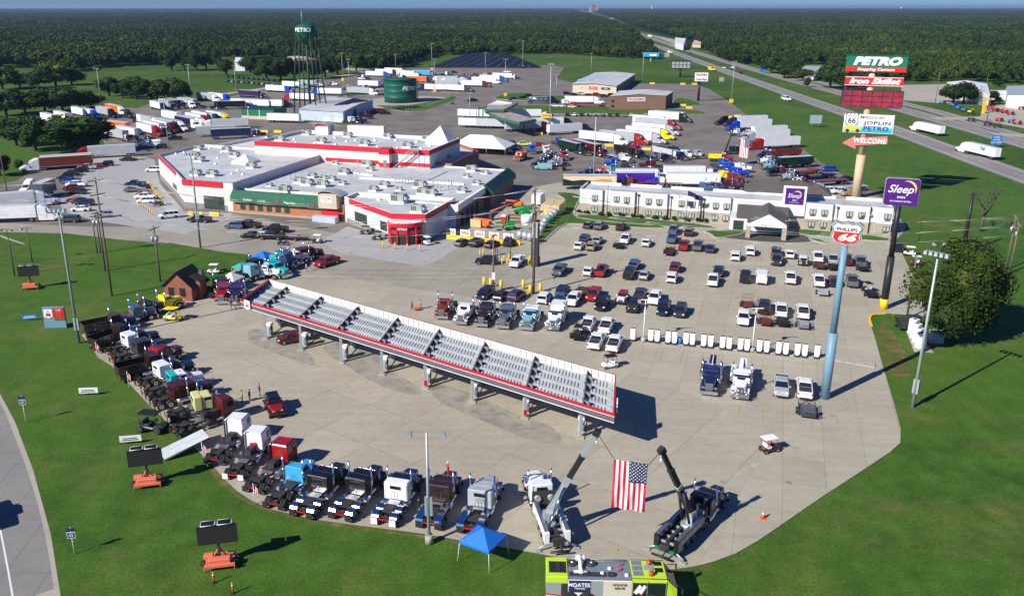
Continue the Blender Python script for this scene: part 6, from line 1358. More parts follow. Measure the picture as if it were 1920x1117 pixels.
def person_mesh(pose='stand',seed=0):
 "one continuous body grown over a skeleton, about 1.76 m tall"
 bm=bmesh.new();sk=bm.verts.layers.skin.verify();V_={}
 rnd=random.Random(seed)
 def v(n,x,y,z,r,par=None,r2=None):
  a=bm.verts.new((x,y,z));a[sk].radius=(r,r2 or r);V_[n]=a
  if par:bm.edges.new((V_[par],a))
 sit=pose=='sit';st_=.12 if pose=='walk' else.0
 hz=.93
 v('pelvis',0,0,hz,.13,None,.15);v('belly',0,0,hz+.18,.115,'pelvis',.15);v('chest',0,0,hz+.38,.12,'belly',.17);v('neck',.01,0,hz+.55,.06,'chest');v('head',.03,0,hz+.66,.085,'neck',.08);v('crown',.02,0,hz+.78,.075,'head',.07)
 for i,s in enumerate((-1,1)):
  e={'stand':(.03,s*.27,hz+.17),'walk':(s*.12,s*.26,hz+.17),'sit':(.1,s*.26,hz+.2),'arms':(.12,s*.30,hz+.2)}[pose];h_={'stand':(.08,s*.26,hz-.08),'walk':(s*.22,s*.24,hz-.05),'sit':(.35,s*.18,hz+.18),'arms':(.30,s*.10,hz+.3)}[pose]
  v(f'sh{i}',0,s*.19,hz+.44,.065,'chest');v(f'el{i}',*e,.045,f'sh{i}');v(f'wr{i}',*h_,.032,f'el{i}');v(f'ha{i}',h_[0]+.03,h_[1],h_[2]-.09 if pose!='sit' else h_[2],.03,f'wr{i}',.042)
  v(f'hip{i}',0,s*.1,hz-.07,.105,'pelvis')
  if sit:v(f'kn{i}',.45,s*.12,hz-.05,.07,f'hip{i}');v(f'an{i}',.5,s*.12,hz-.45,.045,f'kn{i}');v(f'to{i}',.66,s*.13,hz-.5,.04,f'an{i}')
  else:v(f'kn{i}',.03+s*st_,s*.11,.5,.068,f'hip{i}');v(f'an{i}',-.02+s*st_*2,s*.12,.09,.045,f'kn{i}');v(f'to{i}',.16+s*st_*2,s*.14,.04,.04,f'an{i}')
 me=bpy.data.meshes.new('body');bm.to_mesh(me);bm.free()
 o=bpy.data.objects.new('body',me);COL.objects.link(o)
 m1=o.modifiers.new('s','SKIN');m1.use_smooth_shade=True;m2=o.modifiers.new('u','SUBSURF');m2.levels=1;m2.render_levels=1
 for sv in me.skin_vertices[0].data:sv.use_root=False
 me.skin_vertices[0].data[0].use_root=True
 dg=bpy.context.evaluated_depsgraph_get();dg.update();r=bpy.data.meshes.new_from_object(o.evaluated_get(dg));bpy.data.objects.remove(o);r.name='body'
 return r,V_
tinted('shirt',.85,0,0,.1);tinted('trousers',.85,0,0,.1);mat('hair',(.03,.02,.015),.7);mat('shoe',(.05,.05,.05),.7)
_pm={}
def person(px,py,label,shirt,trs,rz=0,pose='stand',z=0.09,group=None,hat=None,loc=None):
 if pose not in _pm:
  r,_=person_mesh(pose);r.materials.clear()
  for n in('skin','shirt','trousers_v','shoe'):r.materials.append(MATS[n])
  for p in r.polygons:
   c=p.center;hz=.93;hnd=abs(c.y)>.215 and c.z<hz+.1 and pose in('stand','walk')or(pose in('sit','arms')and c.x>.24 and c.z>hz+.05)
   if pose=='sit':k=0 if(c.z>hz+.53 or hnd)else(1 if c.z>hz+.02 and c.x<.22 else(3 if c.z<hz-.42 else 2))
   else:k=0 if(c.z>hz+.53 or hnd)else(1 if c.z>hz-.0 else(3 if c.z<.12 else 2))
   p.material_index=k
  _pm[pose]=r
  if pose=='sit':
   for v_ in r.vertices:v_.co.z-=0.0
 x,y=loc if loc else at(px,py);t=thing('person',(x,y,z),R(rz),label,'person',group);t.color=(*shirt,1)
 key=(pose,trs)
 if key not in _pm:
  me=_pm[pose].copy();mt='trousers_%02x%02x%02x'%tuple(int(c*255)for c in trs)
  if mt not in MATS:mat(mt,trs,.85)
  me.materials[2]=MATS[mt];_pm[key]=me
 b=ob('body',_pm[key],t,col=shirt)
 hz=.93
 if 'hair' not in _pm:
  _pm['hair']=M_(lambda mb:mb.dome((0,0,0),.105,.098,.12,'hair',12,5,-15,90),'hair');_pm['hat']=M_(lambda mb:(mb.dome((0,0,0),.11,.1,.12,'plain',12,4,0,90),mb.box(.05,.2,-.08,.08,-.01,.02,'plain')),'hat')
  _pm['face']=M_(lambda mb:(mb.box(.075,.085,-.045,-.02,.02,.035,'black'),mb.box(.075,.085,.02,.045,.02,.035,'black'),mb.prof([(.07,-.03),(.11,-.03),(.08,.02)],-.012,.012,'skin'),mb.box(.072,.084,-.03,.03,-.062,-.054,'arrow_pink')),'face')
 ob('hat' if hat else 'hair',_pm['hat' if hat else 'hair'],t,(.01,0,hz+.74),0,hat or(.03,.02,.015));ob('face',_pm['face'],t,(.03,0,hz+.68))
 return t
mat('trousers_v',(.03,.04,.07),.85)
def stripes_flag(w_,h_,vert=False,wob=.08):
 "flag in the x-z plane hanging from z=0, width along x"
 mb=MB();nx=26;nz=26
 def P(i,j):
  x=w_*i/nx;z=-h_*j/nz
  return(x,wob*math.sin(i*.55+j*.2)*(j/nz+.3),z)
 for i in range(nx):
  for j in range(nz):
   u=i/nx;v_=j/nz
   if vert:
    s=int(13*(i+.5)/nx);can=(i>=nx*6/13)and(j<nz*.4)
   else:s=int(13*(j+.5)/nz);can=(i<nx*.4)and(j<nz*7/13)
   m='navy' if can else('flag_red' if s%2==0 else 'flag_white')
   mb.add([P(i,j),P(i+1,j),P(i+1,j+1),P(i,j+1)],[(0,1,2,3)],m,True)
 return mb,P
mat('flag_red',(0.55,0.01,0.05),.7);mat('flag_white',(.8,.8,.78),.7)
def star(mb,c,r,m,y):
 pts=[(c[0]+(r if k%2==0 else r*.42)*math.sin(math.pi*k/5),y,c[1]+(r if k%2==0 else r*.42)*math.cos(math.pi*k/5))for k in range(10)]
 mb.add([(c[0],y,c[1])]+pts,[(0,1+k,1+(k+1)%10)for k in range(10)],m)
ROWS={}
def spot(px,py,z,head,A=None):
 if isinstance(head,tuple):
  x0,y0=at(px,py,0);x1,y1=at(*head,0);return((x0+x1)/2,(y0+y1)/2),math.atan2(y1-y0,x1-x0)
 return at(px,py,z),R(head)
CN={'white':'eef0f2','black':'111216','silver':'a9afb5','grey':'5a6068','dark grey':'33373c','navy':'121c3c','blue':'1d4ea0','dark blue':'182a55','red':'9c1016','dark red':'5a1018','maroon':'4a0c14','tan':'a08c72','brown':'302019','purple':'33204c','violet':'4a1ca8','orange':'f06810','yellow':'f0d800','green':'0f5a3a','dark green':'123026','teal':'12807c','pale blue':'86b6c4','cyan':'3aa6d8','bright blue':'1040c0','cream':'d8dc90','rust':'7a3020','pale grey':'c2c8cc','turquoise':'18b8b0','olive':'3a4030','rusty':'4e3a2e','pink':'c0309a','steel blue':'3a5a80'}
def place(row,kind,col,px,py,head,c2=None,noun=None,cat=None,group=None,z=.8,label=None,name=None,gz=.09,frame=None):
 if frame:px,py=frame[0]+px/frame[2],frame[1]+py/frame[2];head=(frame[0]+head[0]/frame[2],frame[1]+head[1]/frame[2])if isinstance(head,tuple)else head
 (x,y),rz=spot(px,py,z,head)
 t=spawn(kind,(x,y,gz),rz,lin(CN[col]),lin(CN[c2])if c2 else None,name=name)
 noun=noun or PROTO[kind][0].replace('_',' ');t['category']=cat or noun
 if group:t['group']=group
 if label:t['label']=label
 else:ROWS.setdefault(row,[]).append((pj(x,y,0)[0],col,c2,noun,t))
 return t
ORD=['leftmost','second','third','fourth','fifth','sixth','seventh','eighth','ninth','tenth','eleventh','twelfth','thirteenth','fourteenth','fifteenth','sixteenth','seventeenth','eighteenth','nineteenth','twentieth','twenty-first','twenty-second','twenty-third','twenty-fourth']
def finish_labels():
 for row,L in ROWS.items():
  L.sort(key=lambda a:a[0]);by={}
  for e in L:by.setdefault((e[1],e[3],e[2]),[]).append(e)
  for(col,noun,c2),es in by.items():
   extra=f' with {c2} trailer' if c2 and 'semi' in noun else(f' with {c2} bed' if c2 and 'dump' in noun else(f' and {c2} sleeper' if c2 and 'tractor' in noun else(f' with {c2} top' if c2 else '')))
   cc=col+' '+noun+extra
   for i,e in enumerate(es):
    if len(es)==1:lb=f'{cc} {row}'
    elif i==0:lb=f'leftmost {cc} {row}'
    elif i==len(es)-1:lb=f'rightmost {cc} {row}'
    else:lb=f'{ORD[i]} {cc} from the left {row}'
    e[4]['label']=lb
    if len(lb.split())>16:print('LONG',lb)
fH3=(1060,320,5.053);fH4=(1400,320,5.053);fL5=(840,340,5.053);fL6=(860,500,5.053);fL7=(1180,500,4.174)
fS1=(60,260,6.569);fS2=(390,460,7.68);fR1=(20,180,7.98);fR2=(240,140,7.98);fR3=(460,120,7.98);fR4=(660,110,6.383);fR5=(860,170,6.98);fR6=(1080,200,6.771);fR7=(1300,210,6.0);fR8=(820,380,7.98)
fB2=(140,560,5.585);fB3=(200,680,5.053);fB4=(380,780,5.053);fB5=(600,820,5.053);fC1=(1290,650,6.4);fE=(430,340,4.465);fA3=(960,0,3.99);fA5=(0,260,3.99);fA2=(480,0,3.99)
G1='cars parked in the hotel car park'
def cars(row,frame,items,group=G1,far=False):
 for it in items:
  k,col,x,y,hd=it[:5];nn={'pickup':'pickup','sedan':'sedan','suv':'SUV','van':'van','minivan':'minivan','jeep':'jeep'}[k]
  if far and k in('sedan','suv','pickup'):k+='_far'
  place(row,k,col,x,y,hd,c2=it[5]if len(it)>5 else None,noun=nn,cat=nn,group=group,frame=frame)
AW,TO=72,252
cars('in the row nearest the hotel lawn',fH3,[('sedan','navy',215,512,AW),('suv','grey',320,518,AW),('jeep','dark red',525,530,AW,'black'),('pickup','steel blue',1025,560,AW),('suv','maroon',1172,578,AW)])
cars('in the second row from the hotel',fH3,[('suv','navy',185,642,AW),('sedan','silver',305,652,AW),('sedan','white',132,706,AW),('suv','tan',250,712,AW),('pickup','white',572,645,AW),('sedan','white',770,676,AW),('pickup','steel blue',1012,640,AW),('pickup','red',1125,706,AW),('pickup','grey',1255,710,AW),('sedan','dark blue',1372,730,AW),('suv','white',1614,806,AW),('suv','white',1755,757,AW)])
cars('in the third row from the hotel',fH3,[('sedan','white',222,945,AW),('pickup','red',345,945,AW),('suv','steel blue',655,885,AW),('pickup','black',610,968,AW),('sedan','silver',750,982,AW),('suv','dark red',1040,912,AW),('suv','white',1012,1008,AW),('suv','black',1452,950,AW),('pickup','white',1402,1034,AW),('pickup','black',1705,1002,AW)])
cars('in the rear rows right of the hotel porch',fH4,[('suv','black',280,765,AW),('pickup','dark grey',284,842,TO),('sedan','white',410,785,AW),('jeep','silver',535,852,AW,'white'),('pickup','white',675,816,AW),('pickup','silver',816,840,AW),('pickup','maroon',945,842,AW),('pickup','grey',1078,862,AW),('suv','black',1428,722,AW)])
cars('in the row behind the tall blue sign pole',fH4,[('pickup','white',415,1012,AW),('pickup','white',685,1040,AW),('suv','black',828,1045,AW),('pickup','grey',998,1042,AW)])
cars('in the middle of the hotel car park',fL6,[('pickup','grey',955,30,TO),('suv','white',815,292,AW),('suv','navy',988,225,AW),('pickup','steel blue',965,310,AW),('pickup','white',1090,305,TO),('pickup','red',1280,258,TO),('pickup','black',1362,345,TO),('jeep','white',1550,298,TO,'red'),('pickup','dark grey',1720,265,AW),('jeep','olive',1655,375,TO,'black'),('pickup','white',1858,292,TO)])
cars('in the row above the white chargers',fL7,[('pickup','navy',270,322,TO),('suv','dark grey',400,342,TO),('pickup','white',895,398,TO),('pickup','brown',1056,312,AW),('pickup','white',1190,338,AW),('pickup','white',1360,350,AW)])
cars('in the cluster left of the white chargers',fL6,[('pickup','white',1232,540,AW),('pickup','white',1405,555,AW),('pickup','white',1310,700,AW),('pickup','white',1480,722,AW)])
cars('in the row by the thick yellow bollards',fL6,[('suv','navy',252,250,TO-8),('sedan','black',408,265,AW-5),('suv','purple',550,270,AW-8)])
cars('at the right end of the forecourt',fC1,[('pickup','silver',1120,470,TO),('pickup','white',1400,492,AW)])
van=place('','van','white',145,1000,AW,noun='van',cat='van',group=G1,frame=fH4,label='tall white delivery van between a black and a white pickup, third row from hotel',z=1.1)
cars('in the row against the yellow barriers',fR8,[('sedan','grey',375,585,60),('suv','black',590,592,AW-8),('sedan','purple',820,610,60),('jeep','black',1070,592,AW,'black')],'cars by the equipment yard')
place('','suv','black',735,865,172,noun='SUV',cat='SUV',group='cars by the equipment yard',frame=fR8,label='black SUV parked sideways beside the yellow bollards')
place('','pickup','white',1195,880,TO,noun='pickup',cat='pickup',group='cars by the equipment yard',frame=fR8,label='white utility pickup between two groups of yellow bollards')
UT='utility trailers in the hotel car park'
for fr,k,col,x,y,h,lb,nm in[(fH3,'util_trailer','black',505,712,AW,'black utility trailer behind the white pickup, second row from hotel',0),(fH3,'util_long','maroon',985,765,AW,'long dark red utility trailer behind the blue grey pickup',0),(fH4,'util_trailer','rust',690,905,AW,'brown utility trailer right of the silver jeep',0),(fH4,'util_trailer','black',815,915,AW,'black cage trailer just left of the blue sign pole',0),(fH4,'util_trailer','black',1096,925,AW,'black cage trailer at the right end of the upper row',0),(fL7,'util_flat','silver',1512,200,AW,'flat silver trailer lying left of the blue sign pole',0),(fL7,'util_trailer','rust',920,300,TO,'cage trailer behind the white pickup facing the camera',0),(fL7,'util_trailer','rust',1062,430,AW,'brown cage trailer behind the brown pickup',0),(fL7,'util_trailer','black',1196,437,AW,'small black cage trailer between brown and silver ones',0),(fL7,'util_trailer','silver',1356,455,AW,'silver trailer behind the rightmost white pickup',0),(fL6,'util_trailer','black',1130,655,AW,'black caged trailer left of the white pickups near the chargers',0),(fL6,'util_long','rusty',1165,238,TO,'wooden flat trailer between a navy SUV and the red pickup',0),(fC1,'util_trailer','grey',1425,768,AW,'grey trailer with lowered ramp gate beside the blue sign pole',0),(fH4,'util_long','dark grey',1480,1450,AW,'dark flat trailer parked beside the large round tree',0),(fL7,'util_trailer','black',1890,215,AW,'black trailer at the right edge of the hotel car park',0)]:
 t=place('',k,col,x,y,h,frame=fr,label=lb,group=UT,cat='trailer',z=.5)
 if 'lowered' in lb:t.scale=(1.1,1.1,1)
GC='golf carts and utility vehicles'
for fr,k,col,c2,x,y,h,lb in[(fL6,'cart','white','black',1430,905,200,'white golf cart with black roof on the forecourt right of the canopy'),(None,'cart','maroon','white',1443,834,20,'dark red cart with white roof and orange clad driver'),(fH4,'cart','white','white',1545,765,160,'white golf cart on the grass beside the yellow kerb'),(fH4,'cart','dark red','white',1600,855,160,'dark red golf cart on the grass beside the wooden pole'),(fL7,'cart','black','black',1862,165,100,'black golf cart on the trailer at the right edge'),(fL6,'utv','black','black',1135,615,AW,'black utility vehicle loaded on the caged trailer'),(fE,'cart','dark blue','white',735,485,170,'blue golf cart on the drive in front of the restaurant'),(fE,'utv','black','black',1140,412,165,'black utility vehicle left of the round red entrance'),(fE,'utv','black','black',1240,458,165,'black utility vehicle nearest the round red entrance'),(fE,'cart','white','white',1655,500,120,'white golf cart right of the round red entrance'),(fB2,'cart','yellow','yellow',1030,175,-8,'yellow golf cart with long yellow roof at the lot edge'),(fS2,'cart','white','white',80,345,180,'white golf cart on the lawn beside the brick hut'),(None,'utv','olive','black',285,795,-12,'dark green four seat utility vehicle on the lower left grass'),(fR5,'utv','black','black',1380,1010,90,'small black cart behind the green show trailer'),(fR4,'utv','black','black',1205,530,200,'black buggy on the road right of the storage tank'),(fR4,'utv','olive','black',580,600,10,'black utility vehicle on the grass below the storage tank')]:
 t=place('',k,col,x,y,h,c2=c2,frame=fr,label=lb,group=GC,cat='cart',z=.9)
 if 'four seat' in lb:t.scale=(1.45,1.3,1.3)
 if 'long yellow roof' in lb:t.scale=(1.3,1.15,1.15)
G2='cars around the travel centre'
cars('on the drive in front of the restaurant',fE,[('suv','steel blue',45,368,170),('pickup','black',160,362,172),('pickup','black',385,398,172),('sedan','black',180,446,172),('sedan','white',262,446,172),('pickup','black',350,458,172)],G2)
place('','util_long','maroon',560,468,172,frame=fE,label='long maroon trailer on the drive in front of the restaurant',group=G2,cat='trailer',z=.7)
for i,(x,y)in enumerate([(430,515),(475,515)]):place('','motorcycle','black',x,y,60,frame=fE,label=['black touring motorcycle, the left of the pair before the maroon trailer','black touring motorcycle, the right of the pair before the maroon trailer'][i],group='pair of motorcycles',cat='motorcycle',z=.5)
cars('outside the left corner of the white service block',fA5,[('minivan','white',1262,572,205),('pickup','black',1490,603,172)],G2)
cars('in the angled row beside the yellow posts',fS1,[('pickup','black',1270,558,180),('pickup','navy',1335,590,180),('pickup','grey',1262,626,182),('sedan','tan',1372,668,180),('pickup','white',1400,712,180),('suv','white',1410,760,182)],G2)
place('','utv','black',1555,790,160,frame=fS1,label='black quad bike at the end of the angled row by yellow posts',group=G2,cat='quad bike')
cars('in the long left row beside the driveway',fS1,[('suv','black',480,425,185),('sedan','black',400,470,185),('pickup','bright blue',470,522,180),('pickup','white',545,562,180),('pickup','dark red',510,608,180),('sedan','black',560,650,180),('sedan','red',530,742,182),('sedan','navy',590,762,182),('suv','navy',650,790,182),('sedan','white',603,858,182),('suv','black',600,385,190),('pickup','silver',680,352,192),('sedan','red',790,330,195),('suv','black',915,310,195)],G2)
cars('moving on the left driveway',fS1,[('suv','dark grey',470,990,178),('suv','silver',870,935,205)],G2)
cars('on the apron left of the service block',fS1,[('sedan','black',1165,248,178),('minivan','white',1500,380,178),('pickup','white',1450,80,190),('suv','black',1580,95,185)],G2)
place('','util_long','yellow',1265,232,178,frame=fS1,label='yellow trailer behind the black sedan left of the service block',group=G2,cat='trailer')
cars('on the drive behind the travel centre',fR2,[('pickup','black',700,950,200)],'vehicles in the rear lots',True)
cars('on the wide road between tank and truck canopy',fR4,[('pickup','black',1440,500,210)],'vehicles in the rear lots',True)
G3='vehicles in the rear lots'
cars('beside the truck canopy grass strip',fR5,[('suv','dark grey',700,105,200),('suv','maroon',900,62,200),('sedan','black',830,85,200),('sedan','white',1250,195,0),('sedan','white',1340,198,0),('sedan','white',1485,208,0)],G3,True)
tc=['black','white','black','black','dark grey','black','dark grey','black','tan','white','black','white','black']
cars('in the line along the truck wash grass',(1060,200,1.0),[('sedan',tc[i],4+i*13.3,14.5+i*.15,80)for i in range(13)],G3,True)
cars('in front of the tan service shop',(1060,160,1.0),[('suv',['black','navy','white','black','red','dark grey','black'][i],3+i*14.0,15+(i%2)*2.5+i*.5,10)for i in range(7)],G3,True)
cars('in the double row beyond the rear lot',(425,140,1.0),[('sedan',['black','dark grey','black','silver'][i%4],2+(i//2)*9.5,4+(i%2)*8+(i//2)*.75,80)for i in range(36)],'dark cars in the far double row',True)
cars('at the far top of the rear lot',fR4,[('pickup',['black','silver','black','maroon','white','grey','black','dark grey'][i],[1080,1150,1215,1560,1860,1800,1640,1730][i],[200,170,165,210,160,190,225,215][i],[10,10,10,0,-10,200,0,0][i])for i in range(8)],G3,True)
cars('scattered around the storage tank area',fR4,[('pickup',['black','dark red','navy','black','white','silver','black','red','black','grey','navy'][i],[180,90,240,330,120,350,170,300,390,160,60][i],[240,370,345,345,240,370,660,630,650,690,740][i],[0,0,10,0,-20,0,10,30,0,0,170][i])for i in range(11)],G3,True)
HT_='motorway traffic'
place('','aero+box','white',1736,243,97,c2='white',label='white semi truck on the near carriageway, left of two big ones',group=HT_,z=1.5,gz=.1)
tn_=place('','aero+box','white',1831,284,97,c2='white',label='white semi truck lettered TNI on the near carriageway at right',group=HT_,z=1.5,gz=.1);lettering('TNI',tn_,(-4.5,1.36,3.0),(R(90),0,R(180)),1.6,'txt_blue',shear=.2,bold=.04)
place('','suv','white',1474,186,275,label='white camper van coming along the near carriageway',group=HT_,cat='van',z=1,gz=.1).scale=(1.9,1.2,1.6)
place('','aero+box','white',1281,89,95,c2='white',label='white semi truck near the weigh station exit',group=HT_,z=1.5,gz=.1)
place('','van','white',1256,99,275,label='white box truck on the near carriageway below the weigh station',group=HT_,cat='van',z=1,gz=.1).scale=(1.6,)*3
place('','van','yellow',1334,131,275,c2='white',label='yellow and white truck on the near carriageway above the wash sign',group=HT_,cat='truck',z=1,gz=.1).scale=(1.6,)*3
place('','flatbed','white',1374,128,275,label='white flatbed truck on the far carriageway',group=HT_,z=1,gz=.1)
place('','sedan_far','white',1358,127,275,label='white car on the far carriageway left of the flatbed',group=HT_,cat='car',gz=.1)
place('','suv_far','dark red',1389,137,275,label='dark red car on the far carriageway just behind the flatbed',group=HT_,cat='car',gz=.1)
place('','sedan_far','black',1294,100,275,label='dark car on the far carriageway opposite the white box truck',group=HT_,cat='car',gz=.1)
place('','aero+box','white',1219,69,275,c2='white',label='tiny semi truck before the motorway bend',group=HT_,z=1.5,gz=.1)
GS='semi trucks in the rear lots'
def semis(row,frame,items,hd):
 for it in items:
  k,c1,c2,x,y=it[:5];h=it[5]if len(it)>5 else hd
  place(row,k,c1,x,y,h,c2=c2,frame=frame,group=GS if '+' in k or 'trailer' in k else 'bobtail tractors and work trucks',cat='semi truck' if '+' in k else None,z=1.9)
semis('behind the dark trees on the left',fR1,[('aero+box','dark red','white',610,350),('classic+box','white','white',810,320),('aero+box','blue','white',1070,255),('aero+box','bright blue','white',1180,270),('aero+box','black','silver',1440,250),('aero+box','white','orange',1580,210),('flatback_aero','dark grey',None,1760,270)],-47)
place('','aero+box','navy',1530,450,-35+180,c2='orange',frame=fR1,label='semi truck with bright orange trailer beside the light grey one',group=GS,z=2)
semis('in the front left group of the rear lot',fR1,[('classic+box','black','silver',1640,590),('aero+box','grey','white',1820,560)],-42)
semis('in the tight row by trees',fR2,[('aero+box','navy','white',470,480),('classic+box','black','silver',600,450),('classic+box','black','black',700,440),('classic+dumpt','black','silver',790,430),('aero+box','white','silver',880,430),('classic+box','black','silver',960,430)],-52)
semis('in the back corner by the lane',fR2,[('aero+box','white','silver',1210,345),('aero+box','bright blue','white',1380,345)],-42)
semis('in the angled row behind the left wing',fR2,[('aero+box','red','white',330,830),('classic+box','black','white',440,800),('aero+box','dark red','white',560,780),('aero+box','purple','silver',640,760),('aero+box','white','white',700,760),('aero+box','white','navy',900,720),('aero+box','white','white',1020,720),('aero+box','red','white',1060,670),('aero+box','dark green','silver',1230,650),('aero+box','yellow','white',1370,640)],-47)
semis('at the near end of the middle rear row',fR2,[('aero+box','black','white',240,680,135),('classic+box','dark red','white',700,630,-45)],0)
place('','aero+box','white',1420,740,195,c2='pale grey',frame=fR2,label='white semi with pale grey trailer crossing behind the left wing',group=GS,z=2)
place('','trailer_box','silver',1320,850,195,c2='silver',frame=fR2,label='parked silver trailer, rear doors toward the travel centre',group=GS,z=2,cat='trailer')
place('','classic+box','dark red',1660,880,20,c2='dark blue',frame=fR2,label='dark blue trailer with dark red tractor behind the red band',group=GS,z=2)
place('','tow','white',290,1050,190,frame=fR2,label='white and black tow truck left of the light pole behind the building',group='bobtail tractors and work trucks',z=1)
semis('on the far side of the water tower',fR3,[('aero+box','bright blue','white',520,380),('aero+box','pale blue','white',760,320),('classic+box','white','silver',990,300),('classic','white','red',1320,290),('aero+box','bright blue','white',1200,420,165)],-30)
semis('on the near side of the water tower',fR3,[('classic+box','black','purple',120,460,-30),('aero+box','red','white',790,500,160),('classic+box','red','white',80,590,-10),('aero+tank','black','silver',450,590,10),('aero+box','black','white',270,600,170)],-30)
place('','trailer_box','white',580,815,-12,c2='white',frame=fR3,label='long white parked trailer lying before the green shed',group=GS,z=2,cat='trailer')
place('','trailer_box','white',175,868,-12,c2='white',frame=fR4,label='white trailer just behind the red banded high block',group=GS,z=2,cat='trailer')
semis('in the far row above the storage tank',fR4,[('aero+box','blue','white',320,190),('aero+box','navy','white',430,165),('classic+box','black','white',540,150),('aero+box','black','white',740,220),('classic+box','black','cyan',880,180),('aero+box','black','orange',830,255)],-25)
semis('in the open rows right of the storage tank',fR4,[('aero+box','navy','white',960,350,165),('aero+box','dark grey','white',1270,360),('aero+box','maroon','silver',1080,305,165),('aero+box','white','silver',1200,275,160),('aero+box','dark red','white',1490,305),('aero+box','white','white',1610,265),('classic','blue',None,1400,235),('classic','white',None,1330,240)],-25)
semis('at the truck fuel canopy',fR5,[('aero+box','dark red','pale grey',930,470,15),('aero+box','black','white',1230,420,12),('trailer_box','white','white',200,310,165),('trailer_box','white','white',230,430,168),('trailer_box','white','pale grey',460,440,168),('aero+box','navy','white',1470,505,25),('classic+box','dark green','white',950,310,5)],15)
semis('beside the brick truck wash',fR5,[('aero+tank','black','silver',1120,125,-5),('classic','white',None,1390,140,0),('aero+box','white','white',1650,130,-5),('classic+flat','red','red',1660,175,175)],-5)
semis('in the slanted row before the truck wash',fR6,[('aero+box','black','white',1200,135),('aero+box','white','white',1010,190),('aero+box','red','silver',1050,225),('aero+box','silver','white',1020,290),('aero+box','yellow','white',950,340),('aero+box','silver','white',840,390),('aero+box','red','silver',620,400),('aero+box','white','white',360,405)],-38)
place('','trailer_box','white',1180,120,-38,c2='white',frame=fR6,label='rearmost white trailer of the slanted row before the truck wash',group=GS,z=2,cat='trailer')
semis('in the show row facing the hotel',fR6,[('classic+grain','dark green','dark green',-20,520),('classic+box','maroon','maroon',190,540),('classic+flat','white','silver',470,600),('classic+dumpt','black','brown',700,570),('classic+flat','black','grey',960,600),('classic+dumpt','navy','pale grey',1200,580),('classic','white',None,1400,590),('classic_day','silver','yellow',1530,580)],-62)
semis('in the display line nearest the hotel roof',fR6,[('classic+grain','dark green','violet',590,915,180),('classic+flat','orange','silver',640,800,178),('classic+grain','black','white',640,870,178),('classic+flat','teal','grey',760,770,176),('classic_day','bright blue',None,500,690,176),('classic','dark red',None,940,715,174),('classic+grain','navy','white',1500,830,0),('classic+box','bright blue','white',1350,940,178)],180)
semis('in the cluster above the hotel porch roof',fR7,[('classic','maroon',None,290,770),('classic','yellow',None,345,700),('classic','rust',None,450,720),('classic','bright blue',None,410,600),('classic','blue',None,340,560),('classic','white',None,530,610),('classic','maroon',None,440,800),('classic','navy',None,260,830),('dump','red','yellow',330,500),('classic','bright blue',None,500,660),('classic','steel blue',None,140,830)],-15)
semis('in the comb along the grass slope',fR7,[('aero','black',None,330,100),('aero+box','purple','white',580,105),('aero+box','bright blue','white',620,150),('classic+flat','white','black',660,205),('classic+box','silver','white',780,225),('aero+box','silver','white',800,270),('aero+box','red','white',900,355),('classic+dumpt','navy','rust',960,460),('classic+flat','white','grey',1040,515),('classic+grain','pale blue','dark green',1050,570),('classic+low','black','rust',1130,640),('classic+low','silver','black',1290,690),('classic+flat','white','rust',1400,760),('classic+flat','dark green','silver',1600,830)],197)
cars('in the lower right of the truck comb',fR7,[('sedan','black',1740,745,10),('pickup','white',1520,885,190),('pickup','white',1650,890,190),('van','tan',1770,915,190),('suv','bright blue',1520,640,190)],G3)
semis('in the group right of the event tent',fR5,[('classic','bright blue',None,960,750,-85),('classic','white',None,1140,760,-85),('dump','orange','orange',800,840,-110),('classic_day','black',None,1090,940,200),('classic_day','black',None,1150,900,200),('classic_day','black',None,1220,860,200),('classic','red',None,1370,830,-80),('classic','black',None,690,690,-60),('classic','black',None,300,650,0),('classic','silver',None,1280,920,200),('cabover','blue',None,1290,650,-80)],0)
cars('in the group right of the event tent',fR5,[('pickup','cream',850,700,180),('sedan','red',1050,700,180),('van','pale blue',1110,1005,175)],G3)
tr_=place('','trailer_box','green',1105,342,180,c2='dark green',label='long trailer with green and orange landscape picture left of the hotel roof',group=GS,z=2,cat='trailer')
mat('mural_cream',(.75,.6,.42),.5);mat('mural_gold',(.65,.33,.03),.5);ob('mural',M_(lambda mb:(mb.loft([[(x,1.32,z)for x,z in[(7.6,4.0),(-7.6,4.0),(-7.6,2.0),(-3,2.4),(2,2.9),(5,2.6),(7.6,3.2)]],[(x,1.34,z)for x,z in[(7.6,4.0),(-7.6,4.0),(-7.6,2.0),(-3,2.4),(2,2.9),(5,2.6),(7.6,3.2)]]],'mural_cream'),mb.loft([[(x,1.345,z)for x,z in[(-6.5,2.2),(-6,3.0),(-3.5,3.2),(-1,2.6),(-3,2.35)]],[(x,1.36,z)for x,z in[(-6.5,2.2),(-6,3.0),(-3.5,3.2),(-1,2.6),(-3,2.35)]]],'mural_gold')),'mural'),tr_)
semis('in the show cluster behind the event tent',fR5,[('classic','black',None,420,700,-40),('classic','silver',None,560,700,-60),('classic','navy',None,620,740,-70),('classic_day','black',None,650,700,-60),('dump','black','brown',200,640,-10)],0)
semis('beside the blue white warehouse',fR3,[('classic','navy',None,1700,830,15),('classic','white',None,1590,820,10),('classic','maroon',None,1800,770,15),('classic_day','black',None,1690,370,-10),('classic','red',None,1700,400,0),('classic_day','black',None,1860,350,-10),('classic_day','silver',None,1540,350,-10)],0)
semis('in the cluster behind the storage tank',fR4,[('classic','black',None,590,190,-20),('classic','purple',None,500,200,-20),('classic','black',None,430,235,-20),('aero','black',None,640,235,-20),('classic','navy',None,1020,200,-20),('classic','dark red',None,1480,190,-20)],0)
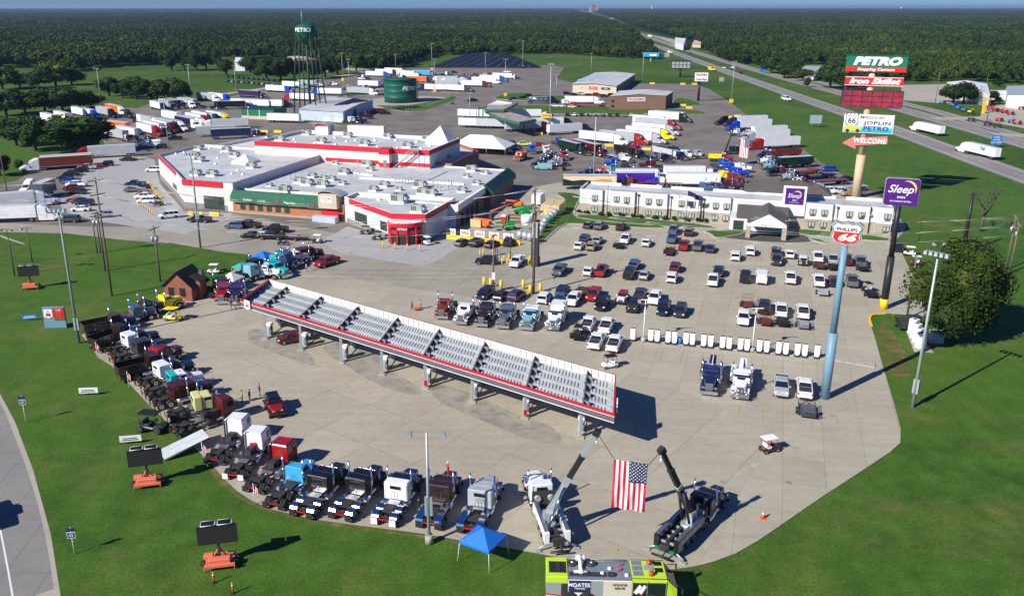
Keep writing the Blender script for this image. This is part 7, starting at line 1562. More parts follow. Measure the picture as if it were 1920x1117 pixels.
semis('around the storage tank',fR4,[(['classic','classic+flat','aero+box','classic','dump','classic+box','aero+box','classic_day'][i%8],['black','maroon','white','navy','silver','red','blue','dark grey'][(i*3)%8],['white','silver','white',None,'rust','white','silver',None][i%8],x,y,-25 if i%3 else 160)for i,(x,y)in enumerate([(120,210),(60,330),(250,310),(380,320),(560,215),(690,185),(1100,250),(1330,195),(1250,230),(1500,235),(1700,240),(1760,190),(1620,180),(1850,215),(130,395),(300,400),(1150,180),(950,290)])],0)
semis('in the far left rows',fR2,[('aero+box','navy','white',1150,640,-47),('aero+box','white','silver',330,700,-47),('classic','black',None,1330,470,190),('classic+box','bright blue','black',1620,460,10),('classic','maroon',None,1820,440,10),('classic','pink','black',1800,290,0),('aero+box','white','white',1830,440,170)],0)
semis('in the middle of the rear truck show',fR6,[('classic','navy',None,170,830,180),('classic','black',None,290,860,180),('classic+flat','silver','silver',1000,830,180),('classic','red',None,750,520,-60),('classic','black',None,1240,540,-60),('classic+flat','black','rust',930,940,180)],0)
semis('in the bottom row of the left driveway',fA5,[('aero+box','white','white',130,565,10),('aero+box','white','white',110,465,27)],10)
place('','aero','white',212,365,-95,frame=fA5,label='white tractor facing the camera on the left driveway',group=GS,z=1.8)
place('','trailer_box','grey',338,385,90,c2='grey',frame=fA5,label='short grey container trailer standing end-on in the left driveway',group=GS,z=2,cat='trailer').scale=(.5,1,1.1)
place('','aero+box','white',105,306,205,c2='rust',label='white semi with rusty orange trailer beside the left lawn',group=GS,z=2)
place('','trailer_box','orange',126,302,25,c2='orange',label='orange trailer with its doors toward the camera beside the left lawn',group=GS,z=2,cat='trailer')
place('','aero+box','red',192,285,203,c2='pale grey',label='red and black semi with grey livestock trailer near the round tree',group=GS,z=2)
SHW='show trucks along the lot edge'
def show(k,col,c2,A,B,label,gz=.09,cat='semi truck',sc=1.0):
 t=place('',k,col,A[0],A[1],B,c2=c2,label=label,group=SHW,cat=cat,gz=gz);t.scale=(sc,)*3;return t
show('cabover','white',None,(412,862),(455,818),'plain white cabover tractor, upper of the two beside the metal ramp')
show('cabover_stripe','white',None,(447,892),(492,842),'white cabover tractor with blue side stripes and white mud flaps')
show('cabover_dark','red',None,(482,920),(545,862),'red and silver cabover tractor with two tall stacks')
show('classic_day','cyan',None,(520,950),(585,888),'bare frame truck with a bright blue old cab')
show('classic_half','black',None,(574,964),(640,898),'black tractor with purple tinted chrome fenders',sc=1.08)
show('classic_half','black',None,(643,972),(712,900),'black tractor with four round chrome fenders beside the navy tractor',sc=1.08)
show('classic_white_flap','navy','white',(722,984),(778,905),'navy tractor with white back plates and wide white mud flap bar',sc=1.08)
show('classic_full','brown','brown',(803,995),(852,905),'brown tractor with red frame beside the grey light pole',sc=1.08)
show('classic_full','silver','silver',(880,1005),(928,915),'silver tractor with long blue chrome fenders beside the blue tent',sc=1.08)
show('cabover_day','dark red',None,(346,812),(432,782),'dark red flat nosed cabover tractor above the white cabovers')
show('classic_old','cream','cream',(316,788),(442,762),'pale yellow old tractor with boxy sleeper')
show('big_sleeper','maroon','maroon',(286,768),(412,735),'maroon tractor with tall sleeper behind the pale yellow one')
show('classic_old','white','turquoise',(270,748),(395,718),'white and turquoise tractor in the left edge row')
show('classic','navy','white',(262,728),(372,696),'navy tractor with white roof and chrome stacks, left edge row')
show('dump','brown','brown',(238,712),(330,690),'rusty brown dump truck with steep ribbed bed')
show('classic_old','dark grey','dark grey',(212,684),(320,655),'dark grey tractor with flat sleeper, left edge row')
show('classic','black','white',(206,668),(305,640),'white roofed black tractor behind the dark grey one')
show('dump','steel blue','brown',(180,660),(268,628),'blue cab dump truck with dark brown bed')
show('dump','navy','rusty',(165,632),(262,612),'rear rusty bed dump truck at the top of the left edge row')
show('classic_old','dark red','red',(262,700),(340,668),'low dark red truck with round red tank behind the dark grey tractor')
show('flatbed','steel blue','rust',(212,612),(290,596),'old steel blue flatbed truck with red load')
show('classic_day','brown','brown',(238,600),(300,585),'brown wooden sided truck beside the yellow one')
show('classic_day','yellow','yellow',(276,592),(335,575),'bright yellow antique truck near the brick hut')
rs_=[('classic','red','red',(430,545),(413,578),'red tractor with chrome grille facing the camera left of the canopy'),('classic','purple','purple',(455,545),(438,580),'purple and white tractor half hidden behind the canopy corner'),('cabover_dark','pale blue','pale blue',(428,540),(482,522),'pale blue tractor side-on above the canopy corner'),('classic_old','black','black',(458,518),(498,505),'black tractor between the blue and turquoise trucks'),('classic','turquoise','turquoise',(498,512),(535,522),'turquoise vintage tractor with round fenders'),('classic','turquoise','turquoise',(506,500),(548,505),'second turquoise tractor partly behind the first'),('classic_day','white','white',(480,520),(512,522),'white nosed tractor between turquoise and black trucks'),('classic_day','white','white',(530,500),(568,492),'white vintage truck beside the dark red tractor'),('classic','steel blue','steel blue',(520,492),(556,500),'steel blue tractor under the dark blue tent'),('big_sleeper','maroon','maroon',(556,492),(596,484),'dark red tractor at the right end of the vintage group'),('classic_old','dark green','dark green',(405,560),(425,535),'dark tractor behind the red one beside the brick hut')]
for r in rs_:show(*r)
place('','pickup','red',613,491,235,label='red vintage pickup right of the vintage tractors',group=SHW,cat='pickup')
place('','suv','dark red',548,634,205,label='dark red SUV refuelling under the left part of the canopy',cat='SUV',z=.7)
place('','jeep','red',515,762,-66,c2='black',label='bright red jeep with black roof alone on the open forecourt',cat='jeep').scale=(1.12,)*3
for k,col,c2,A,B,lb in[('classic_day','rust',None,(845,572),(825,605),'rusty red old truck at the left end of the row behind the canopy'),('classic_old','white','silver',(885,585),(862,612),'white short truck in the row behind the canopy'),('classic','brown','black',(925,585),(898,620),'brown nosed tractor in the row behind the canopy'),('classic','grey','grey',(963,588),(938,624),'grey tractor with wide steel bumper behind the canopy'),('big_sleeper','pale blue','white',(1008,590),(982,628),'white sleeper tractor with pale blue hood behind the canopy'),('classic_guard','white','white',(1055,588),(1030,630),'large white motorhome-style tractor, rightmost behind the canopy')]:
 t=place('',k,col,A[0],A[1],B,c2=c2,label=lb,group='row of tractors behind the canopy',cat='semi truck')
for o in t.children:
 if o.name.startswith('sleeper'):o.scale=(1.9,1.03,1.25);o.location.x-=0.0;o.location.z=-.25
 if o.name.startswith('chassis'):pass
place('','tow','dark blue',1336,695,(1326,757),label='blue and chrome tow truck facing the camera near the chargers',group='wreckers',cat='tow truck')
place('','tow_guard','white',1392,700,(1384,766),label='white tow truck with big chrome guard, right of the blue one',group='wreckers',cat='tow truck')
finish_labels()
def local(t,p):
 x,y=p[0]-t.location.x,p[1]-t.location.y;a=-t.rotation_euler.z
 return(x*math.cos(a)-y*math.sin(a),x*math.sin(a)+y*math.cos(a),p[2]-t.location.z)
mat('lime',(0.50,0.72,0.03),.35,0,.5,.4);mat('deck_blue',(0.16,0.2,0.25),.6);mat('beacon',(.5,.06,.02),.3)
ft=thing('fire_engine',(10.7,65.35,.05),R(-2.2),'lime yellow airport fire engine with grey deck and printed side panels at the bottom edge','fire engine')
def fo(n,fn,p=None,loc=(0,0,0)):return ob(n,M_(fn,n),p or ft,loc)
fo('body',lambda mb:(mb.bbox(-5.5,1.8,-1.4,1.4,1.0,3.0,'metal_white',.06),mb.box(-5.5,5.2,-1.3,1.3,.6,1.0,'frame_dark')))
fo('rear_module',lambda mb:(mb.box(-5.58,-3.72,-1.42,1.42,.9,2.7,'galv'),mb.box(-4.3,-3.75,-1.44,1.44,1.0,2.6,'frame_dark'),mb.bbox(-5.6,-3.7,-1.43,1.43,2.7,3.3,'lime',.06),mb.box(-5.35,-3.85,-.85,.75,3.3,3.33,'black'),mb.box(-4.7,-4.4,-.7,.6,3.33,3.4,'frame_dark')))
fo('deck',lambda mb:(mb.box(-3.68,1.75,-1.38,1.38,3.0,3.22,'deck_blue'),[mb.box(x,x+.03,-1.36,1.36,3.22,3.235,'galv')for x in(-1.7,-.5,.6)],mb.box(-3.6,-.4,-1.2,-.6,3.22,3.26,'frame_dark')))
fo('cab',lambda mb:(mb.loft([[(1.8,-1.42,.9),(1.8,1.42,.9),(1.8,1.42,3.2),(1.8,-1.42,3.2)],[(4.8,-1.42,.8),(4.8,1.42,.8),(4.8,1.35,3.15),(4.8,-1.35,3.15)],[(5.75,-1.3,.8),(5.75,1.3,.8),(5.75,1.15,2.1),(5.75,-1.15,2.1)]],'lime')))
fo('cab_window',lambda mb:(mb.loft([[(4.95,y-.55,3.12),(4.95,y+.55,3.12),(5.72,y+.5,2.25),(5.72,y-.5,2.25)],[(4.98,y-.55,3.16),(4.98,y+.55,3.16),(5.78,y+.5,2.27),(5.78,y-.5,2.27)]],'glass_dark')if 0 else None,[mb.box(3.9,4.6,y-.3,y+.3,3.17,3.2,'glass_dark')for y in(-.0,.95)],[mb.add([(4.85,y-.38,3.16),(4.85,y+.38,3.16),(5.76,y+.36,2.18),(5.76,y-.36,2.18)],[(0,1,2,3)],'glass_dark')for y in(-.8,0,.8)],mb.box(1.85,4.75,-1.45,-1.38,1.0,2.85,'black'),mb.box(3.2,4.6,-1.47,-1.44,1.7,2.75,'glass_dark'),[mb.prof([(x,1.9),(x+.5,2.7),(x+.7,2.5),(x+.3,1.7)],-1.475,-1.45,'white')for x in(1.95,2.35)],[mb.box(x,x+.04,-1.46,-1.37,1.0,3.0,'galv')for x in(1.83,3.1,4.72)],[mb.tube([(1.8,y,3.25),(4.8,y,3.22)],.03,'frame_dark',4)for y in(-1.35,1.35)]))
fo('hatch',lambda mb:[mb.box(1.95+.45*i,2.35+.45*i,-.9+.75*j,-.25+.75*j,3.2,3.23,'deck_blue')for i in range(2)for j in range(3)])
fo('roof_board',lambda mb:mb.box(2.95,3.75,-.1,.6,3.2,3.26,'galv'))
for y_ in(-.75,.85):fo('beacon',lambda mb:(mb.cyl((3.5,y_,3.2),(3.5,y_,3.5),.22,'beacon',n=12),mb.dome((3.5,y_,3.5),.22,.22,.12,'beacon',12,3,0,90)))
fo('deck_gear',lambda mb:(mb.bbox(-.3,.3,-1.2,-.8,3.22,3.5,'frame_dark',.03),mb.tube([(-3.4,1.2,3.3),(1.5,1.2,3.3)],.05,'galv',5),mb.tube([(-3.4,.95,3.3),(1.5,.95,3.3)],.05,'galv',5),[mb.box(-3.3+k*.6,-3.25+k*.6,.95,1.2,3.27,3.33,'galv')for k in range(8)],[mb.bbox(x,x+.3,y,y+.3,3.22,3.38,'white',.03)for x,y in((-.2,-.2),(-.9,-.9),(1.2,-1.1))],mb.tube([(.5,-.5,3.27),(1.1,-.1,3.27),(.7,.4,3.27),(1.3,.6,3.27)],.05,'bright_red',5)))
fo('water_turret',lambda mb:(mb.cyl((-2.6,-.6,3.3),(-2.6,.9,3.9),.16,'white'),mb.tube([(-3.2,-.7,3.35),(-2.0,-.7,3.35)],.12,'white'),mb.box(-2.75,-2.45,-.85,-.55,3.2,3.55,'white'),mb.box(-3.0,-2.2,.65,.95,3.6,3.9,'white')))
for x in(-3.3,-1.6):fo('tank_lid',lambda mb:(mb.cyl((x,.55,3.22),(x,.55,3.42),.42,'frame_dark',n=18),mb.dome((x,.55,3.42),.12,.12,.08,'white',8,3,0,90)))
fo('side_panel',lambda mb:(mb.box(-3.65,-1.75,-1.44,-1.41,1.75,2.95,'navy'),mb.box(-1.73,-.7,-1.44,-1.41,1.3,2.95,'galv'),mb.box(-.68,1.78,-1.44,-1.41,1.5,2.95,'cream_print'),mb.box(1.82,4.8,-1.47,-1.43,.95,1.6,'black')))if mat('cream_print',(.62,.56,.45),.5)else 0
lettering('MOATES',ft,(-2.75,-1.46,2.5),(R(90),0,0),.5,'white',bold=.02);lettering('TOWING',ft,(-2.7,-1.46,2.15),(R(90),0,0),.22,'white')
lettering('HONOR',ft,(.75,-1.46,2.6),(R(90),0,0),.34,'txt_dark');lettering('SERVE',ft,(.75,-1.46,2.25),(R(90),0,0),.34,'txt_dark')
fo('flag_stripe',lambda mb:[mb.loft([[(x0,-1.475,z0+k*.2),(x0+2,-1.475,z0+k*.2-.25),(x0+2,-1.475,z0+k*.2-.13),(x0,-1.475,z0+k*.2+.12)],[(x0,-1.45,z0+k*.2),(x0+2,-1.45,z0+k*.2-.25),(x0+2,-1.45,z0+k*.2-.13),(x0,-1.45,z0+k*.2+.12)]],'flag_red' if k%2 else 'flag_white')for x0,z0 in((-5.6,.9),(-1.6,.8),(2.4,.9))for k in range(4)])
for x in(-3.6,-2.0,3.5):
 for sy in(-1,1):ob('wheel',WH['big'],ft,(x,sy*1.2,.9))
fo('mirror',lambda mb:(mb.tube([(5.2,-1.3,2.9),(6.1,-1.7,2.6)],.04,'black'),mb.box(6.05,6.15,-1.9,-1.6,2.1,2.6,'black'),mb.tube([(5.2,1.3,2.9),(6.1,1.7,2.6)],.04,'black'),mb.box(6.05,6.15,1.6,1.9,2.1,2.6,'black')))
def wrecker(px,body,c1,tip,base,label,name,inner,word=None):
 (x,y),rz=px;t=thing('heavy_wrecker',(x,y,.09),rz,label,'heavy tow truck','big wreckers holding the flag');t.color=(*c1,1)
 for n,m,l,r,c,p in shiftp(tractor(sleeper=1.2,rear=False,visor=True),2.6):ob(n,m,t,l,0,c1)
 side=lambda mb,sy:(mb.prof([(-6.2,.75),(-6.2,1.9),(-5.9,2.0),(-.6,2.0),(-.3,1.85),(-.3,.7),(-.9,.7),(-1.1,1.15),(-5.2,1.15),(-5.4,.75)],sy*.8,sy*1.28,body),mb.box(-6.0,-.5,sy*1.04-.2,sy*1.04+.2,2.0,2.04,'alu'),[mb.box(-5.8+k*.95,-5.0+k*.95,sy*1.285-.01,sy*1.285+.01,1.25,1.85,'galv' if body=='paint' and c1[0]<.1 else body)for k in range(5)])
 for sy in(-1,1):ob('tool_body',M_(lambda mb:side(mb,sy),'tool_body'),t,col=c1)
 ob('rear_frame',M_(lambda mb:(mb.box(-6.2,2.5,-.6,.6,.8,1.15,'frame_dark'),mb.box(-6.0,-1.8,-.15,.15,1.15,1.5,'frame_dark'),[mb.box(-5.8+k,-5.65+k,-.75,.75,1.15,1.35,'galv')for k in range(5)],mb.box(-6.6,-6.2,-.5,.5,.7,1.4,'frame_dark'),mb.tube([(-6.4,-.3,1.2),(-7.2,-.2,.6),(-7.3,.9,.55)],.09,'black',6),mb.tube([(-7.3,-.9,.55),(-7.3,.9,.55)],.12,'black',6)),'rear_frame'),t)
 ob('headboard',M_(lambda mb:(mb.box(.1,.5,-1.2,1.2,1.2,2.6,'frame_dark'),[mb.cyl((-.1,y_,2.0),(.6,y_,2.0),.35,'galv',n=12)for y_ in(-.7,.7)],mb.cyl((.3,1.1,2.2),(.3,1.1,3.6),.06,'chrome')),'headboard'),t)
 for x_ in(-5.0,-3.7,-2.4,-.2+.6):
  for sy in(-1,1):ob('wheel',WH['dual'],t,(x_,sy*.88,.52))
 for sy in(-1,1):ob('outrigger',M_(lambda mb:(mb.tube([(-6.0,sy*.8,.7),(-6.2,sy*1.9,.3)],.11,'galv',6),mb.box(-6.4,-6.0,sy*1.9-.3,sy*1.9+.3,.02,.12,'galv'),mb.box(-6.5,-6.3,sy*.75-.25,sy*.75+.25,.6,.95,inner[1])),'outrigger'),t)
 B=Vector(local(t,base));T=Vector(local(t,tip));D=(T-B);up=Vector((0,0,1));sd=D.cross(up).normalized();uu=sd.cross(D).normalized()
 def beam(mb,f0,f1,w0,h0,m):
  a,b=B+D*f0,B+D*f1;mb.loft([[tuple(p+sd*s1*w0+uu*s2*h0)for s1,s2 in((-1,-1),(1,-1),(1,1),(-1,1))]for p in(a,b)],m)
 bm_=ob('boom',M_(lambda mb:(beam(mb,0,.42,.24,.3,inner[0]),beam(mb,.42,.7,.22,.27,'black'),beam(mb,.42,.46,.28,.34,'galv'),beam(mb,.7,.985,.17,.21,inner[2]),beam(mb,.69,.72,.26,.3,'black')),'boom'),t)
 ob('boom_head',M_(lambda mb:(beam(mb,.965,1.03,.28,.32,'black'),mb.tube([tuple(T),tuple(T-up*.9)],.05,'white',6),mb.dome(tuple(T-up*1.0),.13,.13,.2,'white',8,4)),'boom_head'),bm_)
 ob('boom_cylinder',M_(lambda mb:[mb.cyl(tuple(B+Vector((-1.2,.0,-.3))+sd*s*.45),tuple(B+D*.36+sd*s*.3),.13,'black' if inner[0]=='frame_dark' else 'chrome',n=10)for s in(-1,1)],'boom_cylinder'),t)
 ob('turret',M_(lambda mb:(mb.cyl((B.x-.5,B.y,1.2),(B.x-.5,B.y,1.75),.75,'galv',n=16),mb.box(B.x-.6,B.x+.3,B.y-.4,B.y+.4,1.6,B.z+.3,'galv')),'turret'),t)
 if word:
  q=B+D*.2+sd*.32*(1 if(sd.y<0)else-1);nrm=sd*(1 if sd.y<0 else-1);X_=D.normalized();
  if X_.x<0 and 0:X_=-X_
  o=ob('lettering',text_mesh(word,.5,0,.02,mt='txt_dark'),t,tuple(B+D*.21+uu*.38));Z_=uu;Y_=Z_.cross(X_);o.rotation_euler=Matrix((X_,Y_,Z_)).transposed().to_euler()
 return t
TL,TR=(10.34,74.76,11.7),(16.02,72.11,11.2)
wrecker((((6.85+4.75)/2,(72.6+85.2)/2),R(98.5)),'paint',lin('e8ecec'),TL,(*at(1026,962,2.4),2.4),'white heavy wrecker holding the left rope of the hanging flag','',('galv','galv','galv'),'SCHRADER')
wrecker((((16.6+24.9)/2,(71.4+82.0)/2),R(52.5)),'paint',lin('17181b'),TR,(*at(1296,962,2.6),2.6),'black heavy wrecker holding the right rope of the hanging flag','',('frame_dark','petro_green','black'))
def big_flag(cen,w_,h_,rz,label,ropes=(),vert=True):
 t=thing('american_flag',cen,rz,label,'flag');mb,P=stripes_flag(w_,h_,vert,.12);mb.v=[(x-w_/2,y,z)for x,y,z in mb.v]
 ob('cloth',mb,t);mb=MB()
 r=w_*.028
 x0,x1,z0,z1=(w_*6/13,w_,0,-h_*.4)if vert else(0,w_*.4,0,-h_*7/13)
 nr,nc=(11,9)if vert else(9,11)
 for i in range(nr):
  for j in range(nc):
   if(i+j)%2:continue
   u=x0+(x1-x0)*(j+.5+.3)/(nc+.6);v_=z0+(z1-z0)*(i+.5+.3)/(nr+.6);ii,jj=u/w_*26,-v_/h_*26
   y_=.12*math.sin(ii*.55+jj*.2)*(jj/26+.3);star(mb,(u-w_/2,v_),r,'white',y_-.035)
 ob('stars',mb,t)
 for a,b in ropes:mb=MB();mb.tube([local(t,a),local(t,b)],.035,'black',5);ob('rope',mb,t)
 return t
A_,B_=(11.75,72.75,10.05),(14.75,71.85,9.75)
big_flag(((A_[0]+B_[0])/2,(A_[1]+B_[1])/2,9.95),3.15,5.1,math.atan2(B_[1]-A_[1],B_[0]-A_[0]),'large American flag hung vertically between the two wrecker booms',[(A_,TL),(B_,TR)])
x,y=at(1375,289);t=thing('heavy_wrecker',(x,y,.09),R(20),'black wrecker raising a small American flag in the rear lot','heavy tow truck')
for n,m,l,r,c,p in tractor(sleeper=1.2):ob(n,m,t,l,0,lin('141518'))
ob('boom',M_(lambda mb:(mb.cyl((-3.5,0,1.2),(-1.0,-.5,9.8),.3,'black',n=6)),'boom'),t)
x2,y2=at(1397,262,8.3);big_flag((x2,y2,8.3),3.6,6.0,R(-50),'American flag draped from the black wrecker boom in the rear lot')
mat('charger_white',(.82,.82,.82),.3)
def charger_mesh():
 mb=MB();mb.loft([[(x,y,z)for x,z in[(-.37,.6),(-.33,.38),(-.2,.24),(.2,.24),(.33,.38),(.37,.6),(.37,2.1),(-.37,2.1)]]for y in(-.16,.16)],'charger_white');mb.loft([[(x,y,z)for x,z in[(-.38,2.1),(.38,2.1),(.38,2.14),(-.38,2.14)]]for y in(-.18,.18)],'frame_dark');return mb.mesh('cabinet')
PROTO['charger']=('ev_charger',[('cabinet',charger_mesh(),(0,0,0),0,1,None),('charge_cable',M_(lambda mb:mb.tube([(.42,.1,1.6),(.6,.1,1.0),(.55,.1,.4),(.45,.1,.9)],.035,'black',5),'charge_cable'),(0,0,0),0,1,None),('base',M_(lambda mb:mb.box(-.4,.4,-.18,.18,0,.19,'frame_dark'),'base'),(0,0,0),0,1,None)])
CH=[(25,577),(165,586),(215,592),(300,600),(350,605),(440,612),(490,618),(578,628),(633,633),(725,643),(777,649),(865,656),(917,662),(1013,670),(1070,676),(1163,686),(1220,692),(1310,700),(1368,706),(1463,714)]
for i,(a,b)in enumerate(CH):
 x,y=at(1180+a/4.174,500+b/4.174,.2);spawn('charger',(x,y,.2),R(-18),label=f"{'leftmost' if i == 0 else 'rightmost' if i == 19 else ORD[i] + ' from the left'} white car charger post on the charging kerb",cat='EV charger',group='white car chargers in a row')
x,y=at(1274,644,.2);t=thing('waste_bin',(x,y,.2),0,'small blue waste bin standing among the white chargers','bin');ob('drum',M_(lambda mb:mb.cyl((0,0,0),(0,0,1.0),.33,'sign_blue',n=14),'drum'),t);ob('lid',M_(lambda mb:mb.dome((0,0,1.0),.34,.34,.15,'purple',12,3,0,90),'lid'),t)
for i in range(4):
 a=Vector(at(1709,621)).lerp(Vector(at(1727,657)),(i+.5)/4);t=thing('power_cabinet',(a.x,a.y,.13),R(-57),f'white charging power cabinet, {["farthest", "second farthest", "third", "nearest"][i]} of the tight row on the lawn pad','power cabinet','white cabinets on the concrete pad')
 ob('cabinet',M_(lambda mb:mb.bbox(-.62,.62,-.55,.55,0,2.4,'charger_white',.06),'cabinet'),t);ob('vent',M_(lambda mb:mb.cyl((0,0,2.4),(0,0,2.44),.3,'frame_dark',n=12),'vent'),t)
for px,py,w_,h_,m,lb in[(1754,641,1.9,1.9,'column_blue','blue grey transformer box on the grass beside the big tree'),(1712,612,1.8,1.9,'green_dark','dark green transformer box behind the white cabinets')]:
 x,y=at(px,py);t=thing('transformer_box',(x,y,.0),R(-10),lb,'transformer');ob('box',M_(lambda mb:mb.bbox(-w_/2,w_/2,-.7,.7,.1,h_,m,.05),'box'),t);ob('base',M_(lambda mb:mb.box(-w_/2-.1,w_/2+.1,-.8,.8,0,.1,'kerb'),'base'),t)
mat('trailer_orange',(.70,.17,.09),.6)
PROTO['board']=('message_board',[('trailer_frame',M_(lambda mb:(mb.box(-1.3,1.3,-.1,.1,.5,.65,'trailer_orange'),mb.box(-1.4,1.4,-1.1,-.85,.45,.7,'trailer_orange'),mb.box(-1.4,1.4,.9,1.1,.45,.65,'trailer_orange'),mb.bbox(-1.0,1.0,-.9,-.2,.6,1.15,'trailer_orange',.05),[mb.box(x-.08,x+.08,-1.0,1.0,.45,.6,'trailer_orange')for x in(-1.2,1.2)],[mb.cyl((x,y,0),(x,y,.6),.06,'trailer_orange',n=6)for x in(-1.35,1.35)for y in(-1.0,1.0)],mb.bbox(-1.5,-.6,.1,.8,.6,1.0,'trailer_orange',.05)),'trailer_frame'),(0,0,0),0,1,None),('mast',M_(lambda mb:(mb.box(-.12,.12,-.12,.12,.5,3.2,'frame_dark'),mb.tube([(-.7,.3,.6),(0,.1,1.9)],.07,'trailer_orange',5),mb.tube([(.7,.3,.6),(0,.1,1.9)],.07,'trailer_orange',5)),'mast'),(0,0,0),0,1,None),('screen',M_(lambda mb:(mb.bbox(-1.8,1.8,-.28,-.08,2.5,4.45,'black',.03),[mb.box(-1.75,1.75,-.285,-.278,2.75+.5*k,2.77+.5*k,'frame_dark')for k in range(3)]),'screen'),(0,0,0),0,1,None),('solar_panel',M_(lambda mb:mb.box(-1.35,-.15,-.4,.4,4.55,4.6,'solar'),'solar_panel'),(0,0,0),0,1,None),('solar_panel',M_(lambda mb:mb.box(.15,1.35,-.4,.4,4.55,4.6,'solar'),'solar_panel'),(0,0,0),0,1,None),('panel_frame',M_(lambda mb:[mb.tube([(a,-.42,4.58),(a+1.25,-.42,4.58),(a+1.25,.42,4.58),(a,.42,4.58),(a,-.42,4.58)],.035,'white',4)for a in(-1.38,.12)],'panel_frame'),(0,0,0),0,1,None),('wheel',WH['car'],(-1.5,0,.34),R(0),1,None),('wheel',WH['car'],(1.5,0,.34),R(0),1,None)])
for px,py,rz,lb in[(414,1058,12,'nearest black message board on an orange trailer at the bottom left'),(279,908,14,'middle black message board on an orange trailer left of the metal ramp'),(59,541,14,'farthest black message board on an orange trailer near the left edge')]:
 x,y=at(px,py);t=spawn('board',(x,y,0),R(rz),label=lb,cat='message board',group='portable message boards')
x,y=at(106,615);t=thing('fuel_price_sign',(x,y,0),R(2),'blue grey fuel price sign with a shield and red price panel on the lawn','price sign');
ob('board',M_(lambda mb:mb.box(-1.75,1.75,-.2,.2,.1,3.7,'pole_blue'),'board'),t);ob('price_panel',M_(lambda mb:(mb.box(.0,1.7,-.26,-.2,1.7,3.6,'bright_red'),mb.box(.0,1.7,-.26,-.2,1.45,1.7,'petro_green')),'price_panel'),t)
s_=ob('badge',shield(1.5,1.6,'trim_white',.08),t,(-.85,-.2,2.6));lettering('66',s_,(0,-.12,-.15),(R(90),0,0),.75,'bright_red',bold=.03);lettering('66',s_,(0,-.1,.4),(R(90),0,0),.25,'black')
for k in range(3):lettering(['3.29','3.59','3.49'][k],t,(.85,-.28,3.2-k*.55),(R(90),0,0),.5,'amber' if k else 'white')
for px,py,rz,tx,m,lb in[(57,601,15,'','sign_blue','blue banner on two stakes left of the fuel price sign'),(167,741,5,'TRUCK SHOW','white','white banner on the grass left of the rusty dump trucks'),(246,832,10,'WELCOME','white','white banner on the grass below the green utility vehicle')]:
 x,y=at(px,py);t=thing('banner',(x,y,0),R(rz),lb,'banner');ob('cloth',M_(lambda mb:mb.box(-1.25,1.25,-.02,.02,.35,1.15,m),'cloth'),t)
 for sx in(-1.25,1.25):ob('stake',M_(lambda mb:mb.cyl((sx,.04,0),(sx,.04,1.25),.03,'frame_dark',n=5),'stake'),t)
 ob('print',M_(lambda mb:[mb.box(-1.0+.1*k,.9-.15*k,-.03,-.022,.5+.22*k,.62+.22*k,'txt_dark' if m=='white' else 'white')for k in range(2)],'print'),t)
for px,py,ty,tx,lb in[(140,1038,988,'43','blue route shield sign post near the lower left road'),(49,792,742,'43','route shield sign post on the verge by the left road')]:
 x,y=at(px,py);h=hgt(px,py,ty);t=thing('route_sign',(x,y,0),R(8),lb,'road sign');ob('post',M_(lambda mb:mb.cyl((0,0,0),(0,0,h),.045,'white',n=6),'post'),t);p_=ob('panel',M_(lambda mb:(mb.box(-.38,.38,-.08,-.05,h-1.15,h-.5,'white'),mb.box(-.42,.42,-.07,-.045,h-.42,h-.05,'navy'),mb.box(-.34,.34,-.085,-.07,h-1.1,h-.55,'navy')),'panel'),t);lettering(tx,p_,(0,-.1,h-.83),(R(90),0,0),.45,'white')
for px,py,lb in[(499.5-1,946,'small American flag on a white pole at the grass edge by the cabovers'),(382,866,'small American flag on a white pole beside the metal ramp'),(183,671,'small flag on a white pole behind the rusty dump trucks'),(242,728,'small flag on a white pole beside the ribbed dump truck')]:
 if px>490:px=478
 x,y=at(px,py);t=thing('flag_stake',(x,y,0),R(-20),lb,'flag','small flags along the lot edge');ob('pole',M_(lambda mb:mb.cyl((0,0,0),(0,0,2.6),.035,'white',n=6),'pole'),t);mb,_=stripes_flag(1.0,.65,False,.05);mb.v=[(x_*.5+.02,y_,z_*1.6+2.55-x_*.5)for x_,y_,z_ in mb.v];ob('cloth',mb,t)
mat('cone_orange',(.8,.13,.03),.5)
PROTO['cone']=('traffic_cone',[('cone',M_(lambda mb:(mb.cyl((0,0,.04),(0,0,.9),.22,'cone_orange',r1=.04,n=14),mb.cyl((0,0,.45),(0,0,.65),.142,'white',r1=.1,n=14)),'cone'),(0,0,0),0,1,None),('base',M_(lambda mb:mb.box(-.3,.3,-.3,.3,0,.04,'cone_orange'),'base'),(0,0,0),0,1,None)])
PROTO['delin']=('delineator',[('post',M_(lambda mb:(mb.cyl((0,0,.05),(0,0,1.2),.08,'cone_orange',r1=.06,n=10),mb.cyl((0,0,.8),(0,0,.95),.085,'white',n=10)),'post'),(0,0,0),0,1,None),('base',M_(lambda mb:mb.cyl((0,0,0),(0,0,.05),.22,'black',n=10),'base'),(0,0,0),0,1,None)])
for k,px,py,lb in[('cone',1430,972,'orange traffic cone right of the black wrecker'),('delin',401,1092,'orange post below the nearest message board'),('delin',437,1112,'orange post at the bottom edge of the grass')]:
 x,y=at(px,py);spawn(k,(x,y,.09 if k=='cone' else 0),0,label=lb,cat='traffic cone')
PROTO['fat']=('bollard',[('post',M_(lambda mb:(mb.cyl((0,0,0),(0,0,1.75),.3,'safety_yellow',n=16),mb.dome((0,0,1.75),.3,.3,.1,'safety_yellow',16,3,0,90)),'post'),(0,0,0),0,1,None)])
PROTO['thin']=('bollard',[('post',M_(lambda mb:(mb.cyl((0,0,0),(0,0,1.5),.12,'safety_yellow',n=10),mb.dome((0,0,1.5),.12,.12,.06,'safety_yellow',10,3,0,90)),'post'),(0,0,0),0,1,None)])
